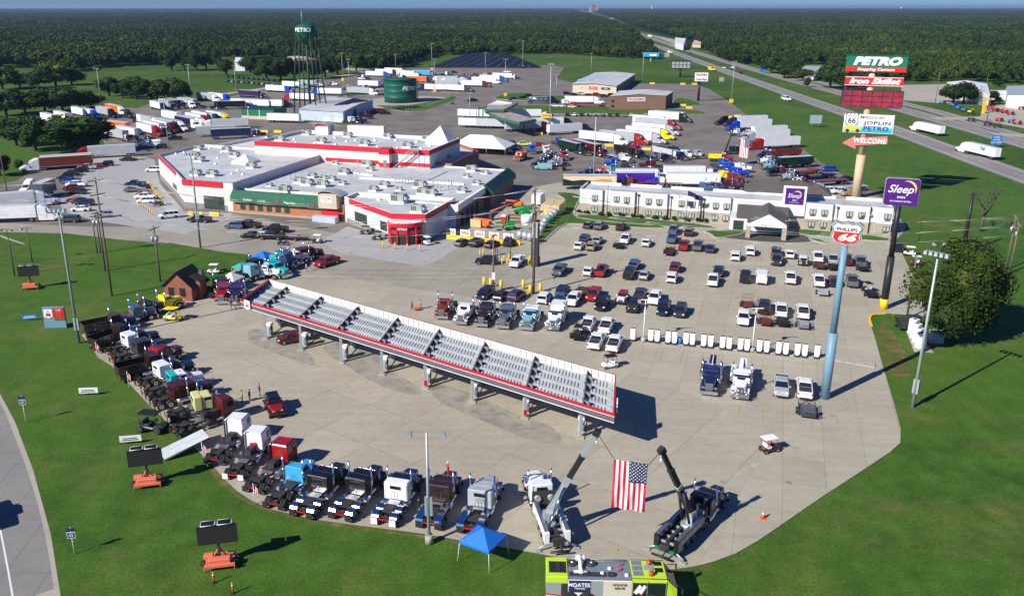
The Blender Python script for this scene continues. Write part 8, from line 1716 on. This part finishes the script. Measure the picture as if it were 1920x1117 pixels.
for i,(px,py)in enumerate([(908,537),(920,539),(939.5,543.5),(981,542.5),(994,553),(1013,549.5)]):
 x,y=at(px,py);spawn('fat',(x,y,.09),0,label=f'thick yellow bollard, {ORD[i]} from the left of the six by the power pole' if i else 'leftmost of the six thick yellow bollards by the power pole',cat='bollard',group='thick yellow bollards around the power poles')
for i,(px,py)in enumerate([(900,482),(906,480),(924,481),(941.3,498.4),(945,493),(951,498),(954,490),(991,497),(994,493),(1007.3,498.4),(1011.7,494.7)]):
 x,y=at(px,py);spawn('thin',(x,y,.09),0,label=f'thin yellow post, {ORD[i]} from the left around the white utility pickup' if i else 'leftmost thin yellow post around the white utility pickup',cat='bollard',group='thin yellow posts around the utility pickup')
for i in range(18):
 if i<12:px,py=60+(1440+i*15)/6.569,260+(590+i*19)/6.569
 else:px,py=60+(1345+(i-12)*29)/6.569,260+(832+(i-12)*24)/6.569
 x,y=at(px,py);spawn('thin',(x,y,.09),0,label=f'thin yellow post, {ORD[i]} in the line beside the left service block',cat='bollard',group='thin yellow posts left of the service block')
for i,px in enumerate([718,741,764,787]):
 x,y=at(px,466+(px-718)*.09);spawn('thin',(x,y,.09),0,label=f'pale yellow post, {ORD[i]} before the round red entrance',cat='bollard',group='posts before the red entrance')
for i in range(5):
 a=fE;px,py=852+i*27,449+i*2.4;x,y=at(px,py);t=thing('barrier',(x,y,.09),R(-20),f'yellow concrete barrier, {ORD[i]} from the left before the equipment yard','barrier','yellow barriers');ob('block',M_(lambda mb:mb.loft([[(x_,-.3,0),(x_,.3,0),(x_,.12,.35),(x_,.1,.95),(x_,-.1,.95),(x_,-.12,.35)]for x_ in(-1.9,1.9)],'safety_yellow'),'block'),t)
 x,y=at(px-8,py-3);t=thing('notice_board',(x,y,.09),R(-20),f'white notice board, {ORD[i]} from the left behind the yellow barriers','notice board','white notice boards on the yard fence');ob('board',M_(lambda mb:mb.box(-1.2,1.2,.4,.46,.6,2.0,'white'),'board'),t);lettering('SALE',t,(0,.38,1.3),(R(90),0,0),.85,'txt_red',bold=.02)
for i,(px,py)in enumerate([(403,405),(374,404),(358,403)]):
 x,y=at(px,py);t=thing('barrier',(x,y,.09),R(-18),f'yellow parking block, {["right", "middle", "left"][i]} one of three below the service block window','barrier','yellow parking blocks');ob('block',M_(lambda mb:mb.box(-1.4+i*.3,1.4-i*.3,-.3,.3,0,.9,'safety_yellow',.05,.15),'block'),t)
YB=[(878,225),(1010,253),(1034,252),(912,236),(918,232),(1223,158),(1280,159),(1302,159),(1366,222),(1383,220),(1280,199),(1292,204),(496,249),(521,249),(1142,275),(1212,282)]
for i,(px,py)in enumerate(YB):
 x,y=at(px,py);wh_=['by the left edge of the truck canopy','before the yellow truck canopy sign','just right of the truck canopy columns','left of the crane pad near the trailers','beside the trailer rears','at the left of the upper lot edge','in the middle of the upper lot edge','at the right of the upper lot edge','left one near the black tractor','right one near the black tractor','beside the truck wash bay','in front of the truck wash bay','left one behind the red band','right one behind the red band','behind the white show tractor','behind the dark show tractors'][i]
 t=thing('barrier',(x,y,.07),R(-10),'yellow concrete block '+wh_,'barrier','yellow blocks in the rear lots');ob('block',M_(lambda mb:mb.box(-1.7,1.7,-.4,.4,0,1.0,'safety_yellow',.1,.2),'block'),t)
x,y=at(1024,240);t=thing('lot_sign',(x,y,.05),R(-20),'yellow sign on two dark posts right of the truck fuel canopy','sign')
for sx in(-2.0,1.2):ob('post',M_(lambda mb:mb.cyl((sx,0,0),(sx,0,5.5),.15,'black',n=6),'post'),t)
ob('panel',M_(lambda mb:mb.box(-2.4,2.4,-.2,-.1,4.2,6.2,'safety_yellow'),'panel'),t);lettering('REEFER',t,(0,-.22,5.2),(R(90),0,0),1.1,'txt_dark')
def tent(px,py,w_,h_,m,label,rz=-20,ty=3.0):
 x,y=at(px,py,2.2);t=thing('popup_tent',(x,y,.02),R(rz),label,'tent');c=w_/2
 ob('canopy',M_(lambda mb:mb.add([(-c,-c,2.2),(c,-c,2.2),(c,c,2.2),(-c,c,2.2),(0,0,h_),(-c,-c,1.95),(c,-c,1.95),(c,c,1.95),(-c,c,1.95)],[(0,1,4),(1,2,4),(2,3,4),(3,0,4),(0,1,6,5),(1,2,7,6),(2,3,8,7),(3,0,5,8)],m),'canopy'),t)
 for sx in(-1,1):
  for sy in(-1,1):ob('leg',M_(lambda mb:mb.cyl((sx*c*1.08,sy*c*1.08,0),(sx*c*.97,sy*c*.97,2.2),.03,'white',n=6),'leg'),t)
mat('tent_blue',(.01,.16,.62),.6);mat('tent_teal',(.02,.42,.38),.7)
tent(906,1008,3.3,3.3,'tent_blue','bright blue pop-up tent at the grass edge beside the silver tractor',-32);tent(493,479,3.3,3.2,'tent_blue','blue pop-up tent with pale top above the vintage tractors');tent(534,486,3.4,3.4,'navy','dark blue pop-up tent among the vintage tractors');tent(434,521,3.4,3.3,'white','white pop-up tent behind the pale blue tractor');tent(455,498,3.0,2.9,'tent_teal','turquoise pop-up tent on the lawn behind the vintage tractors')
a,b=Vector((*at(304,856),.15)),Vector((*at(386,815,1.3),1.4));d_=(b-a).normalized();n2=Vector((-d_.y,d_.x,0)).normalized()*1.3
t=thing('loading_ramp',tuple((a+b)/2),0,'pale metal tilt bed ramp lowered onto the grass behind the tractors','ramp');c=(a+b)/2;ob('deck',M_(lambda mb:mb.loft([[tuple(p-c)for p in(a-n2,a+n2,b+n2,b-n2)],[tuple(p-c+Vector((0,0,.16)))for p in(a-n2,a+n2,b+n2,b-n2)]],'deck_grey'),'deck'),t);ob('side_rail',M_(lambda mb:[mb.cyl(tuple(a-c+n2*s),tuple(b-c+n2*s),.12,'frame_dark',n=6)for s in(-1,1)],'side_rail'),t)
EY='machines in the equipment yard'
def yard(name,px,py,rz,label,cat,fns,group=EY):
 x,y=at(px,py);t=thing(name,(x,y,.08),R(rz),label,cat,group)
 for n,fn in fns:ob(n,M_(fn,n),t)
 return t
mat('jd_green',(.01,.3,.06),.4);mat('lift_orange',(.75,.14,.02),.4);mat('cont_tan',(.62,.47,.24),.6)
noisy('container',(.60,.46,.24),(.68,.53,.3),.5,.5,ribs('DIAGONAL',1.6,.7))
yard('shipping_container',1029,399,72,'left tan shipping container in the equipment yard','container',[('box',lambda mb:mb.box(-3.6,3.6,-1.25,1.25,.05,2.75,'container')),('door_bar',lambda mb:[mb.cyl((-3.65,y_,.2),(-3.65,y_,2.6),.04,'galv',n=5)for y_ in(-.6,.6)])]);yard('shipping_container',1045,400,72,'right tan shipping container in the equipment yard','container',[('box',lambda mb:mb.box(-3.6,3.6,-1.25,1.25,.05,2.7,'container')),('door_bar',lambda mb:[mb.cyl((-3.65,y_,.2),(-3.65,y_,2.6),.04,'galv',n=5)for y_ in(-.6,.6)])])
def lift(m,basket=True):return[('chassis',lambda mb:mb.bbox(-1.3,1.3,-.9,.9,.35,.9,m,.08)),('turntable',lambda mb:mb.bbox(-1.1,.9,-.8,.8,.95,1.7,m,.1)),('boom',lambda mb:(mb.box(-1.5,3.5,-.2,.2,1.7,2.05,m),mb.box(3.4,4.6,-.8,.8,1.2,1.3,'galv'))),('wheel',lambda mb:[mb.cyl((x_,y_-.15,.45),(x_,y_+.15,.45),.45,'tyre',n=12)for x_ in(-1.0,1.0)for y_ in(-1.0,1.0)])]
for px,py,m,rz,lb in[(975,401,'jd_green',10,'green boom lift farthest back in the yard'),(984,406,'jd_green',20,'green machine with dark bed beside the white tank'),(955,431,'jd_green',200,'bright green tractor machine nearest the yellow barriers'),(972,391,'lift_orange',160,'orange boom lift at the back of the yard'),(912,427,'lift_orange',150,'large orange boom lift beside the side wall')]:yard('boom_lift',px,py,rz,lb,'lift',lift(m))
yard('lift_boom',925,412,52,'long brown folded boom reaching back over the yard','boom',[('boom',lambda mb:mb.cyl((-1,0,2.2),(11,0,2.9),.22,'trailer_orange',n=6)),('support',lambda mb:mb.box(-1.2,-.4,-.5,.5,0,2.2,'frame_dark'))])
yard('tool_crate',892,427,-18,'flat orange panel crate left of the large orange lift','crate',[('panel',lambda mb:mb.box(-1.3,1.3,-.2,.2,.1,2.0,'cont_tan'))])
yard('portable_toilet',945,421,-18,'red portable toilet with white roof in the yard','portable toilet',[('cabin',lambda mb:mb.bbox(-.6,.6,-.6,.6,0,2.0,'bright_red',.05)),('roof',lambda mb:mb.bbox(-.64,.64,-.64,.64,2.0,2.3,'white',.12))])
yard('white_tank',987,432,0,'white hopper tank on legs in the yard','tank',[('tank',lambda mb:(mb.cyl((0,0,1.8),(0,0,3.6),1.3,'white',n=18),mb.cyl((0,0,.8),(0,0,1.8),.3,'white',r1=1.3,n=18))),('leg',lambda mb:[mb.cyl((x_,y_,0),(x_,y_,2),.08,'galv',n=6)for x_ in(-.9,.9)for y_ in(-.9,.9)])])
yard('rack',968,420,-18,'rusty pipe rack in the middle of the yard','rack',[('frame',lambda mb:[mb.box(-2,2,y_,y_+.1,z_,z_+.15,'rusty_')for y_ in(-.5,.5)for z_ in(.3,1.2,2.0)]),('upright',lambda mb:[mb.box(x_,x_+.15,-.6,.6,0,2.2,'rusty_')for x_ in(-2,1.85)])])if mat('rusty_',(.2,.07,.03),.8)else 0
yard('box_truck',1010,385,72,'white box truck behind the big power pole in the yard','truck',[('box',lambda mb:mb.bbox(-3,1.2,-1.2,1.2,.9,3.2,'white',.05)),('cab',lambda mb:mb.bbox(1.25,3.0,-1.0,1.0,.5,2.2,'white',.15)),('wheel',lambda mb:[mb.cyl((x_,y_-.15,.45),(x_,y_+.15,.45),.45,'tyre',n=12)for x_ in(-2.0,2.0)for y_ in(-1.0,1.0)])])
for i in range(12):
 px,py=[(1046,402),(1040,407),(1034,412),(1028,417),(1022,423),(1018,430),(1014,437),(975,448),(985,450),(994,452),(1002,448),(1004,456)][i]
 yard('stacked_tank',px,py,60,f'grey plastic tank, {ORD[i]} counted from the tan containers along the grass strip','tank',[('tank',lambda mb:(mb.cyl((0,0,.1),(0,0,1.7),.75,'galv' if i-3 else 'tent_teal',n=14),mb.dome((0,0,1.7),.75,.75,.25,'galv',14,3,0,90)))],'grey tanks along the grass strip')
for i,px in enumerate([1012,1017,1022]):pass
x,y=at(1003,499);t=thing('post_sign_block',(x,y,.09),R(-18),'tall dark kiosk behind the big power pole','kiosk');ob('cabinet',M_(lambda mb:mb.box(-.7,.7,-.7,.7,0,9.5,'frame_dark'),'cabinet'),t);ob('face',M_(lambda mb:mb.box(-.6,.6,-.74,-.7,6.0,9.2,'galv'),'face'),t)
for i,(px,py,m)in enumerate([(1767,196,'sign_blue'),(1788,201,'sign_blue'),(1797,206,'sign_blue'),(1808,210,'sign_blue'),(1820,214,'safety_yellow'),(1850,204,'bright_red'),(1858,207,'bright_red'),(1866,209,'bright_red'),(1875,211,'bright_red'),(1884,213,'bright_red'),(1895,216,'bright_red'),(1874,228,'bright_red'),(1897,231,'sign_blue'),(1908,234,'lift_orange'),(1916,206,'bright_red'),(1821,228,'black'),(1852,236,'black'),(1870,240,'black')]):
 yard('farm_tractor',px,py,150,f'small {dict(sign_blue="blue", safety_yellow="yellow", bright_red="red", lift_orange="orange", black="black")[m]} tractor, {ORD[i]} in the far right sales yard','tractor',[('body',lambda mb:(mb.bbox(-.2,1.6,-.4,.4,.8,1.6,m,.1),mb.bbox(-1.2,-.2,-.7,.7,.9,1.3,m,.1))),('canopy',lambda mb:mb.box(-1.2,.1,-.7,.7,2.3,2.4,m)),('wheel',lambda mb:[mb.cyl((x_,y_-.2,r_),(x_,y_+.2,r_),r_,'tyre',n=12)for x_,r_ in((-.8,.8),(1.2,.5))for y_ in(-.9,.9)])],'tractors in the sales yard')
yard('yellow_pylon',1843,213,0,'yellow T-shaped pylon in the far right sales yard','pylon',[('post',lambda mb:mb.box(-.6,.6,-.5,.5,0,6.5,'safety_yellow')),('cross_bar',lambda mb:mb.box(-1,4.2,-.6,.6,6.5,7.3,'cont_tan'))],None)
PG='people walking about the show'
for px,py,lb,s,tr,rz,ps,kw in[(488,743,'person in black top and jeans standing left of the red jeep','17181c',(.06,.08,.13),200,'arms',{}),(455,755,'person in yellow-green safety vest beside the dark red cabover','b8d020',(.02,.02,.03),190,'stand',{}),(469,753,'person in dark clothes next to the one in the safety vest','1a1c22',(.12,.12,.13),170,'stand',{}),(552,859,'person in dark red shirt standing beside the red cabover tractor','6a1018',(.02,.025,.04),200,'stand',{}),(786,962,'person in dark clothes taking a photo by the grey light pole','2a2622',(.03,.03,.03),110,'arms',{}),(434,580,'left of two people walking before the red chrome tractor','20242c',(.08,.1,.14),250,'walk',{}),(442,581,'right of two people before the red chrome tractor, pale shirt','9aa4b0',(.04,.05,.08),250,'walk',{}),(575,510,'person in pale grey shirt walking right of the vintage trucks','c8ccd2',(.12,.15,.2),30,'walk',{}),(603,486,'person in black standing at the open door of the vintage pickup','131418',(.02,.02,.03),0,'stand',{}),(773,582,'person in black pulling an orange wagon behind the canopy','131418',(.02,.02,.03),200,'walk',{}),(789,580,'person in grey walking behind the orange wagon','8a9098',(.2,.2,.2),200,'walk',{}),(929,479,'left one of two people standing behind the parked black SUV','17181c',(.02,.02,.03),0,'stand',{}),(933,479,'right one of two people standing behind the parked black SUV','1d2028',(.02,.02,.03),180,'stand',{}),(557,640,'person in pink top beside the dark red SUV under the canopy','c89098',(.05,.05,.08),90,'stand',{}),(1004.7,199,'left person on the road before the tanker trailer','222',(.03,.03,.03),0,'stand',{}),(1012.6,199,'right person on the road before the tanker trailer','222',(.03,.03,.03),0,'stand',{}),(1120,308,'person in dark clothes left of the teal tractor','30343c',(.05,.05,.06),0,'stand',{}),(1400,348,'left of two people above the hotel hip roof','181818',(.02,.02,.02),0,'stand',{}),(1409,347,'right of two people above the hotel hip roof','38302c',(.05,.05,.06),0,'stand',{})]:
 if len(s)==3:s=s*2
 person(px,py,lb,lin(s),tr,rz,ps,group=PG,**kw)
a=Vector(at(803,995));b=Vector(at(852,905));x,y=(a+b)/2+(b-a).normalized()*2.5;person(0,0,'person in red outfit and white cap standing on the hood of the brown tractor',lin('c01018'),(.45,.01,.02),200,'arms',z=2.15,loc=(x,y),hat=(.8,.8,.8),group=PG)
x,y=at(1443,834,.8);person(0,0,'person in orange shirt driving the dark red cart',lin('f05a10'),(.05,.06,.1),20,'sit',z=.02,loc=(x-.3,y-.1),group=PG)
x,y=at(780.5,583);t=thing('wagon',(x,y,.09),R(20),'small orange hand wagon between two people behind the canopy','wagon');ob('tub',M_(lambda mb:mb.bbox(-.5,.5,-.3,.3,.25,.6,'lift_orange',.03),'tub'),t);ob('handle',M_(lambda mb:mb.tube([(-.5,0,.4),(-1.1,0,.8)],.025,'black',4),'handle'),t)
place('','pickup','white',-30,958,122,label='vehicle on the left access road whose shadow enters the picture',cat='pickup',z=1,gz=.02)
for(cx,cy),n in[((1.0,3.0),0)]:pass
mb=MB()
for px,py in[(1560,780),(1355,905),(1385,888),(1400,880),(1415,872),(1424,868),(1478,905),(1490,840),(845,437),(215,378),(247,414),(272,441),(535,463),(612,462),(658,475)]:
 x,y=at(px,py);mb.loft([[(x+r*math.cos(k*.524),y+r*math.sin(k*.524),z)for k in range(12)]for z,r in((.08,.38),(.1,.38))],'kerb' if 1380<px<1430 else 'stain')
tag(ob('pavement_cover',mb),kind='structure')
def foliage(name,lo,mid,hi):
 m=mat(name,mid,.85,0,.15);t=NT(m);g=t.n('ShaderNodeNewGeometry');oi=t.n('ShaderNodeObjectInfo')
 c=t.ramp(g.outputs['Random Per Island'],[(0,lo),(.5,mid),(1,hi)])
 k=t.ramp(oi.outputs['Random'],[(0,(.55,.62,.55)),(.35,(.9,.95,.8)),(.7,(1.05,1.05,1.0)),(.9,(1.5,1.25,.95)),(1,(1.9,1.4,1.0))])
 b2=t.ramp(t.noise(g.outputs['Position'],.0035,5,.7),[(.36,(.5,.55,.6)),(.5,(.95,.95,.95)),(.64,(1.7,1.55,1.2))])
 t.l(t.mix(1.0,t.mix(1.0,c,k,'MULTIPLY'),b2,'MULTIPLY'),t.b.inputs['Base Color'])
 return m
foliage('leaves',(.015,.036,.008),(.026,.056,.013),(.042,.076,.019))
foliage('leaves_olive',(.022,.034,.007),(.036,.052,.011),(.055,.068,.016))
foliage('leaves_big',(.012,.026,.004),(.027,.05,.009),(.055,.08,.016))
noisy('bark',(.06,.05,.04),(.13,.11,.09),3,.95)
def crown(n,rx,rz,zc,leaf,seed,lumps=14,core=True,flat=.35,fm=.78):
 "uneven crown of many small leaf clumps around a few lobes"
 r=np.random.default_rng(seed);L=[]
 for k in range(lumps):
  d=r.normal(size=3);d/=np.linalg.norm(d);d[2]=d[2]*.8+.1;f=r.uniform(.35,fm);L.append((d*f,r.uniform(.28,.5)))
 V_,F_=[],[]
 for i in range(n):
  c,s=L[r.integers(lumps)];d=r.normal(size=3);d/=np.linalg.norm(d);p=c+d*s*r.uniform(.75,1.08)
  if p[2]<-flat*2:p[2]=-flat*2+r.uniform(0,.2)
  P=np.array([p[0]*rx,p[1]*rx,zc+p[2]*rz]);nrm=d+r.normal(size=3)*.55;nrm/=np.linalg.norm(nrm)
  u=np.cross(nrm,[0,0,1.0001]);u/=max(np.linalg.norm(u),1e-5);w_=np.cross(nrm,u);sz=leaf*r.uniform(.6,1.35);o=len(V_)
  a=r.uniform(0,6.28);U2=u*math.cos(a)+w_*math.sin(a);W2=-u*math.sin(a)+w_*math.cos(a)
  for q in(P-U2*sz,P-W2*sz*.6,P+U2*sz,P+W2*sz*.7):V_.append(tuple(q))
  F_.append((o,o+1,o+2,o+3))
 if core:
  for c,s in L:
   o=len(V_)
   for a in range(3):
    for b in range(6):
     th=R(-50+50*a);ph=b*1.047;V_.append(((c[0]+s*.72*math.cos(th)*math.cos(ph))*rx,(c[1]+s*.72*math.cos(th)*math.sin(ph))*rx,zc+(c[2]+s*.72*math.sin(th))*rz))
   for a in range(2):
    for b in range(6):F_.append((o+a*6+b,o+a*6+(b+1)%6,o+a*6+6+(b+1)%6,o+a*6+6+b))
   F_.append(tuple(o+12+b for b in range(6)))
 return V_,F_
def crown_mesh(name,m,*a,**k):
 V_,F_=crown(*a,**k);me=bpy.data.meshes.new(name);me.from_pydata(V_,[],F_);me.materials.append(MATS[m]);me.update();return me
def trunk_mesh(h,r,n=5,seed=0):
 rr=random.Random(seed);mb=MB();mb.cyl((0,0,-.1),(0,0,h*.45),r*1.25,'bark',r1=r*.85,n=8)
 for k in range(n):
  a=6.28*k/n+rr.uniform(-.3,.3);l=h*rr.uniform(.3,.5);mb.cyl((0,0,h*(.3+.03*k)),(l*math.cos(a),l*math.sin(a),h*.45+l*.9),r*.5,'bark',r1=r*.15,n=6)
 mb.cyl((0,0,h*.44),(.2,.1,h*.85),r*.8,'bark',r1=r*.2,n=6);return mb.mesh('trunk')
x,y=at(1788,638);t=thing('broadleaf_tree',(x,y,0),0,'large dense round green tree on the right lawn beside the transformer box','tree')
ob('crown',crown_mesh('crown','leaves_big',26000,6.5,8.0,8.4,.22,21,lumps=36,flat=.46,fm=.95),t);ob('trunk',trunk_mesh(9,.42,6,1),t)
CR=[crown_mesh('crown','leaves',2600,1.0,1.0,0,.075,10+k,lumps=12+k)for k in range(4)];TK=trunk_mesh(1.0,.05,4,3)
def tree(px,py,wpx,ty,label,group=None,k=0,cat='tree'):
 x,y=at(px,py);s=math.hypot(x,y,)/F_PX;h=max(hgt(px,py,ty),3);rw=wpx*s*.6
 t=thing('broadleaf_tree',(x,y,0),random.uniform(0,6),label,cat,group);c=ob('crown',CR[k%4],t,(0,0,h*.55));c.scale=(rw,rw,h*.5);q=ob('trunk',TK,t);q.scale=(h,h,h)
TG='trees around the left lots'
T_=[(31,273,62,216,'leftmost tree on the lawn beside the driveway'),(67,283,62,218,'second lawn tree with a visible dark trunk'),(147,287,112,220,'big rounded tree at the corner of the left lawn'),(12,217,60,168,'dark tree at the left picture edge behind the lawn trees'),(48,214,60,170,'second dark tree from the left edge in the dense clump'),(85,212,60,168,'third dark tree of the dense clump by the semis'),(118,208,58,166,'fourth dark tree of the dense clump by the semis'),(150,205,54,168,'rightmost dark tree of the clump beside the light pole'),(172,203,36,176,'low dark tree next to the light pole at the clump end'),(0,330,36,284,'dark tree cut off by the left edge below the lawn'),(37,318,14,308,'small round bush on the lawn by the rusty trailer'),(5,168,48,124,'pale scrub tree at the left edge'),(38,166,46,134,'green scrub tree right of the pale one'),(72,168,46,132,'third scrub tree from the left edge'),(105,162,50,118,'tall scrub tree at the field corner'),(135,160,36,128,'scrub tree beside the bare brush heap'),(205,181,34,142,'light green tree at the left end of the middle group'),(230,184,34,150,'second tree of the middle group behind the semis'),(255,187,38,146,'third tree of the middle group behind the semis'),(284,192,42,148,'fourth, dark tree of the middle group'),(318,192,50,145,'fifth, widest dark tree of the middle group'),(342,190,34,152,'last dark tree of the middle group before the field'),(322,133,26,94,'left tree of the field clump'),(345,133,28,92,'second tree of the field clump'),(368,133,28,94,'third tree of the field clump'),(387,131,26,96,'fourth tree of the field clump'),(408,128,22,92,'tree standing apart right of the field clump'),(425,143,20,110,'small tree in front of the white farm house'),(470,136,36,102,'tree right of the white farm house'),(500,152,40,108,'broad tree left of the water tower'),(527,152,40,110,'second broad tree left of the water tower'),(552,150,34,108,'tree just left of the water tower legs'),(588,149,36,110,'tree between the water tower legs'),(610,146,34,108,'tree right of the water tower legs'),(633,140,34,100,'tree in front of the cream roofed building'),(668,134,34,98,'tree behind the white trailers near the tower'),(1787,194,46,156,'left one of two trees before the white arched building'),(1806,195,44,154,'right one of two trees before the white arched building'),(1860,196,26,172,'bare brownish shrub beside the white office'),(1873,163,16,150,'yellow-green small tree behind the white office'),(1585,170,44,122,'dense dark tree left of the tall sign panels'),(1556,166,44,118,'dense dark tree between barn and sign panels'),(1513,164,14,146,'small conifer on the motorway verge'),(1505,152,30,128,'dark tree left of the white barn'),(1470,147,34,118,'dark tree at the wood edge above the motorway'),(1445,138,34,106,'rounded tree at the wood edge beside the blue sign')]
for i,a in enumerate(T_):tree(*a,group=TG if a[0]<700 else 'trees across the motorway',k=i)
BU=crown_mesh('leaves','leaves',500,.75,.6,.45,.12,77,lumps=6)
for i,(a,b)in enumerate([(130,410),(205,418),(335,430),(405,435),(525,440),(640,450),(715,458),(850,465),(940,470),(1025,475),(1140,485),(1255,490),(1335,497),(1640,520),(1700,530),(1760,535)]):
 x,y=at(1060+a/5.053,320+b/5.053);t=thing('shrub',(x,y,.2),i,f'clipped green shrub, {ORD[i]} from the left along the hotel front','shrub','shrubs along the hotel front');ob('foliage',BU,t).scale=(1.4,1.2,1)
x,y=at(1838,434);t=thing('bare_tree',(x,y,0),0,'leafless grey tree on the grass near the right edge','tree');rr=random.Random(4);mb=MB()
def br(p,d_,l,r,k):
 q=p+d_*l;mb.cyl(tuple(p),tuple(q),r,'bark',r1=r*.65,n=5)
 if k:[br(q,(d_+Vector((rr.uniform(-.8,.8),rr.uniform(-.8,.8),rr.uniform(-.1,.5)))).normalized(),l*rr.uniform(.55,.8),r*.6,k-1)for _ in range(3)]
br(Vector((0,0,0)),Vector((.05,0,1)),3.6,.35,5);ob('branches',mb,t)
def inpoly(P,x,y):
 c=np.zeros(len(x),bool);n=len(P);j=n-1
 for i in range(n):
  xi,yi=P[i];xj,yj=P[j];k=((yi>y)!=(yj>y));xx=(xj-xi)*(y-yi)/(yj-yi+1e-12)+xi;c^=k&(x<xx);j=i
 return c
LEFTW=pp([(-400,128),(40,129),(95,126),(140,137),(200,127),(300,122),(312,119),(420,112),(480,112),(560,117),(640,124),(700,133),(770,124),(790,113),(820,104),(880,103),(960,102),(1050,102),(1130,107),(1195,111),(1236,114),(1222,96),(1205,80),(1186,61),(1158,55),(1150,47),(1118,35),(1096,28),(1078,22),(1070,17),(-400,17)])
RIGHTW=pp([(1120,17),(1104,22),(1130,27),(1164,38),(1200,54),(1268,70),(1316,86),(1330,100),(1350,114),(1400,122),(1440,127),(1470,140),(1496,148),(1504,133),(1500,121),(1545,121),(1560,140),(1580,165),(1622,166),(1640,150),(1690,154),(1780,153),(1860,155),(1925,160),(2300,190),(2300,17)])
CLR=[pp(q)for q in[[(28,51),(45,47),(75,48),(85,53),(60,57),(35,56)],[(640,72),(700,70),(720,73),(670,76)],[(300,33),(380,31),(390,34),(320,36)],[(1480,62),(1560,60),(1580,64),(1500,67)],[(1700,40),(1800,38),(1810,41),(1720,43)],[(880,45),(960,44),(970,47),(900,48)],[(120,30),(190,29),(200,31),(140,32)],[(1350,36),(1420,35),(1430,37),(1370,38)],[(1230,100),(1180,55),(1176,55),(1226,103)]]]
for q_ in CLR[:8]:sheet('clearing',q_,0.02,'field')
rg=np.random.default_rng(3);pts=[];scl=[];z_=[]
for lo,hi,sp,sz in[(380,1100,6.6,.9),(1100,2200,9.5,1.1),(2200,4500,19,1.7),(4500,9000,42,3.2),(9000,15000,90,6)]:
 X,Y=np.meshgrid(np.arange(-hi*.75,hi*.85,sp),np.arange(lo,hi,sp));X=X.ravel()+rg.uniform(-.5,.5,X.size)*sp;Y=Y.ravel()+rg.uniform(-.5,.5,Y.size)*sp
 k=np.abs(X-Y*.02)<Y*.68;X,Y=X[k],Y[k];k=inpoly(LEFTW,X,Y)|inpoly(RIGHTW,X,Y)
 for q_ in CLR:k&=~inpoly(q_,X,Y)
 X,Y=X[k],Y[k]
 nz=np.sin(X*.013+1)*np.sin(Y*.011)+np.sin(X*.004+Y*.003);k=rg.uniform(size=X.size)<np.where(nz>1.1,.5,.96);X,Y,nz=X[k],Y[k],nz[k]
 s=sz*rg.uniform(.5,1.35,X.size)*(1+.15*nz);pts.append(np.stack([X,Y,np.zeros_like(X)],1));scl.append(np.stack([s,np.minimum(s,1.2+.15*sz)],1))
pts=np.concatenate(pts);scl=np.concatenate(scl)
me=bpy.data.meshes.new('woods');me.vertices.add(len(pts));me.vertices.foreach_set('co',pts.ravel());
for nm,typ,d_ in[('sxy','FLOAT',scl[:,0]),('sz','FLOAT',scl[:,1]),('rot','FLOAT',rg.uniform(0,6.28,len(pts)))]:a=me.attributes.new(nm,typ,'POINT');a.data.foreach_set('value',d_.astype(np.float32))
a=me.attributes.new('pick','INT','POINT');a.data.foreach_set('value',rg.integers(0,4,len(pts)).astype(np.int32))
wo=bpy.data.objects.new('woods',me);COL.objects.link(wo);tag(wo,'dark green woods stretching to the horizon on both sides of the motorway','woods',None,'stuff')
src=bpy.data.collections.new('wood_crowns')
for k in range(4):
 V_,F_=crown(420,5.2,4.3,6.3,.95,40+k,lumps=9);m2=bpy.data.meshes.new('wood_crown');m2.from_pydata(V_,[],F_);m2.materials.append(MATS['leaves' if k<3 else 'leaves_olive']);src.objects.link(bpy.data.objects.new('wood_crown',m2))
ng=bpy.data.node_groups.new('woods','GeometryNodeTree');ng.interface.new_socket('Geometry',in_out='INPUT',socket_type='NodeSocketGeometry');ng.interface.new_socket('Geometry',in_out='OUTPUT',socket_type='NodeSocketGeometry')
N=ng.nodes.new;Lk=ng.links.new;gi,go=N('NodeGroupInput'),N('NodeGroupOutput');mp_=N('GeometryNodeMeshToPoints');ip=N('GeometryNodeInstanceOnPoints');ci=N('GeometryNodeCollectionInfo');ci.inputs[0].default_value=src;ci.inputs['Separate Children'].default_value=True;ci.inputs['Reset Children'].default_value=True
def att(nm,dt='FLOAT'):n_=N('GeometryNodeInputNamedAttribute');n_.data_type=dt;n_.inputs[0].default_value=nm;return n_.outputs[0]
cx_=N('ShaderNodeCombineXYZ');sx_=att('sxy');Lk(sx_,cx_.inputs[0]);Lk(sx_,cx_.inputs[1]);Lk(att('sz'),cx_.inputs[2]);cr_=N('ShaderNodeCombineXYZ');Lk(att('rot'),cr_.inputs[2])
Lk(gi.outputs[0],mp_.inputs[0]);Lk(mp_.outputs[0],ip.inputs['Points']);Lk(ci.outputs[0],ip.inputs['Instance']);ip.inputs['Pick Instance'].default_value=True;Lk(att('pick','INT'),ip.inputs['Instance Index']);Lk(cr_.outputs[0],ip.inputs['Rotation']);Lk(cx_.outputs[0],ip.inputs['Scale']);Lk(ip.outputs[0],go.inputs[0])
md=wo.modifiers.new('woods','NODES');md.node_group=ng
print('woods',len(pts))
hz_=mat('haze');nt=hz_.node_tree;nt.nodes.remove(nt.nodes['Principled BSDF']);pv=nt.nodes.new('ShaderNodeVolumePrincipled');pv.inputs['Color'].default_value=(.45,.68,1,1);pv.inputs['Density'].default_value=HAZE;pv.inputs['Anisotropy'].default_value=.2;nt.links.new(pv.outputs[0],nt.nodes['Material Output'].inputs['Volume'])
if HAZE>0:mb=MB();mb.box(-22000,22000,-120,40500,-1.2,75,'haze');tag(ob('haze',mb),'thin bluish air over the far woods','haze',None,'stuff')
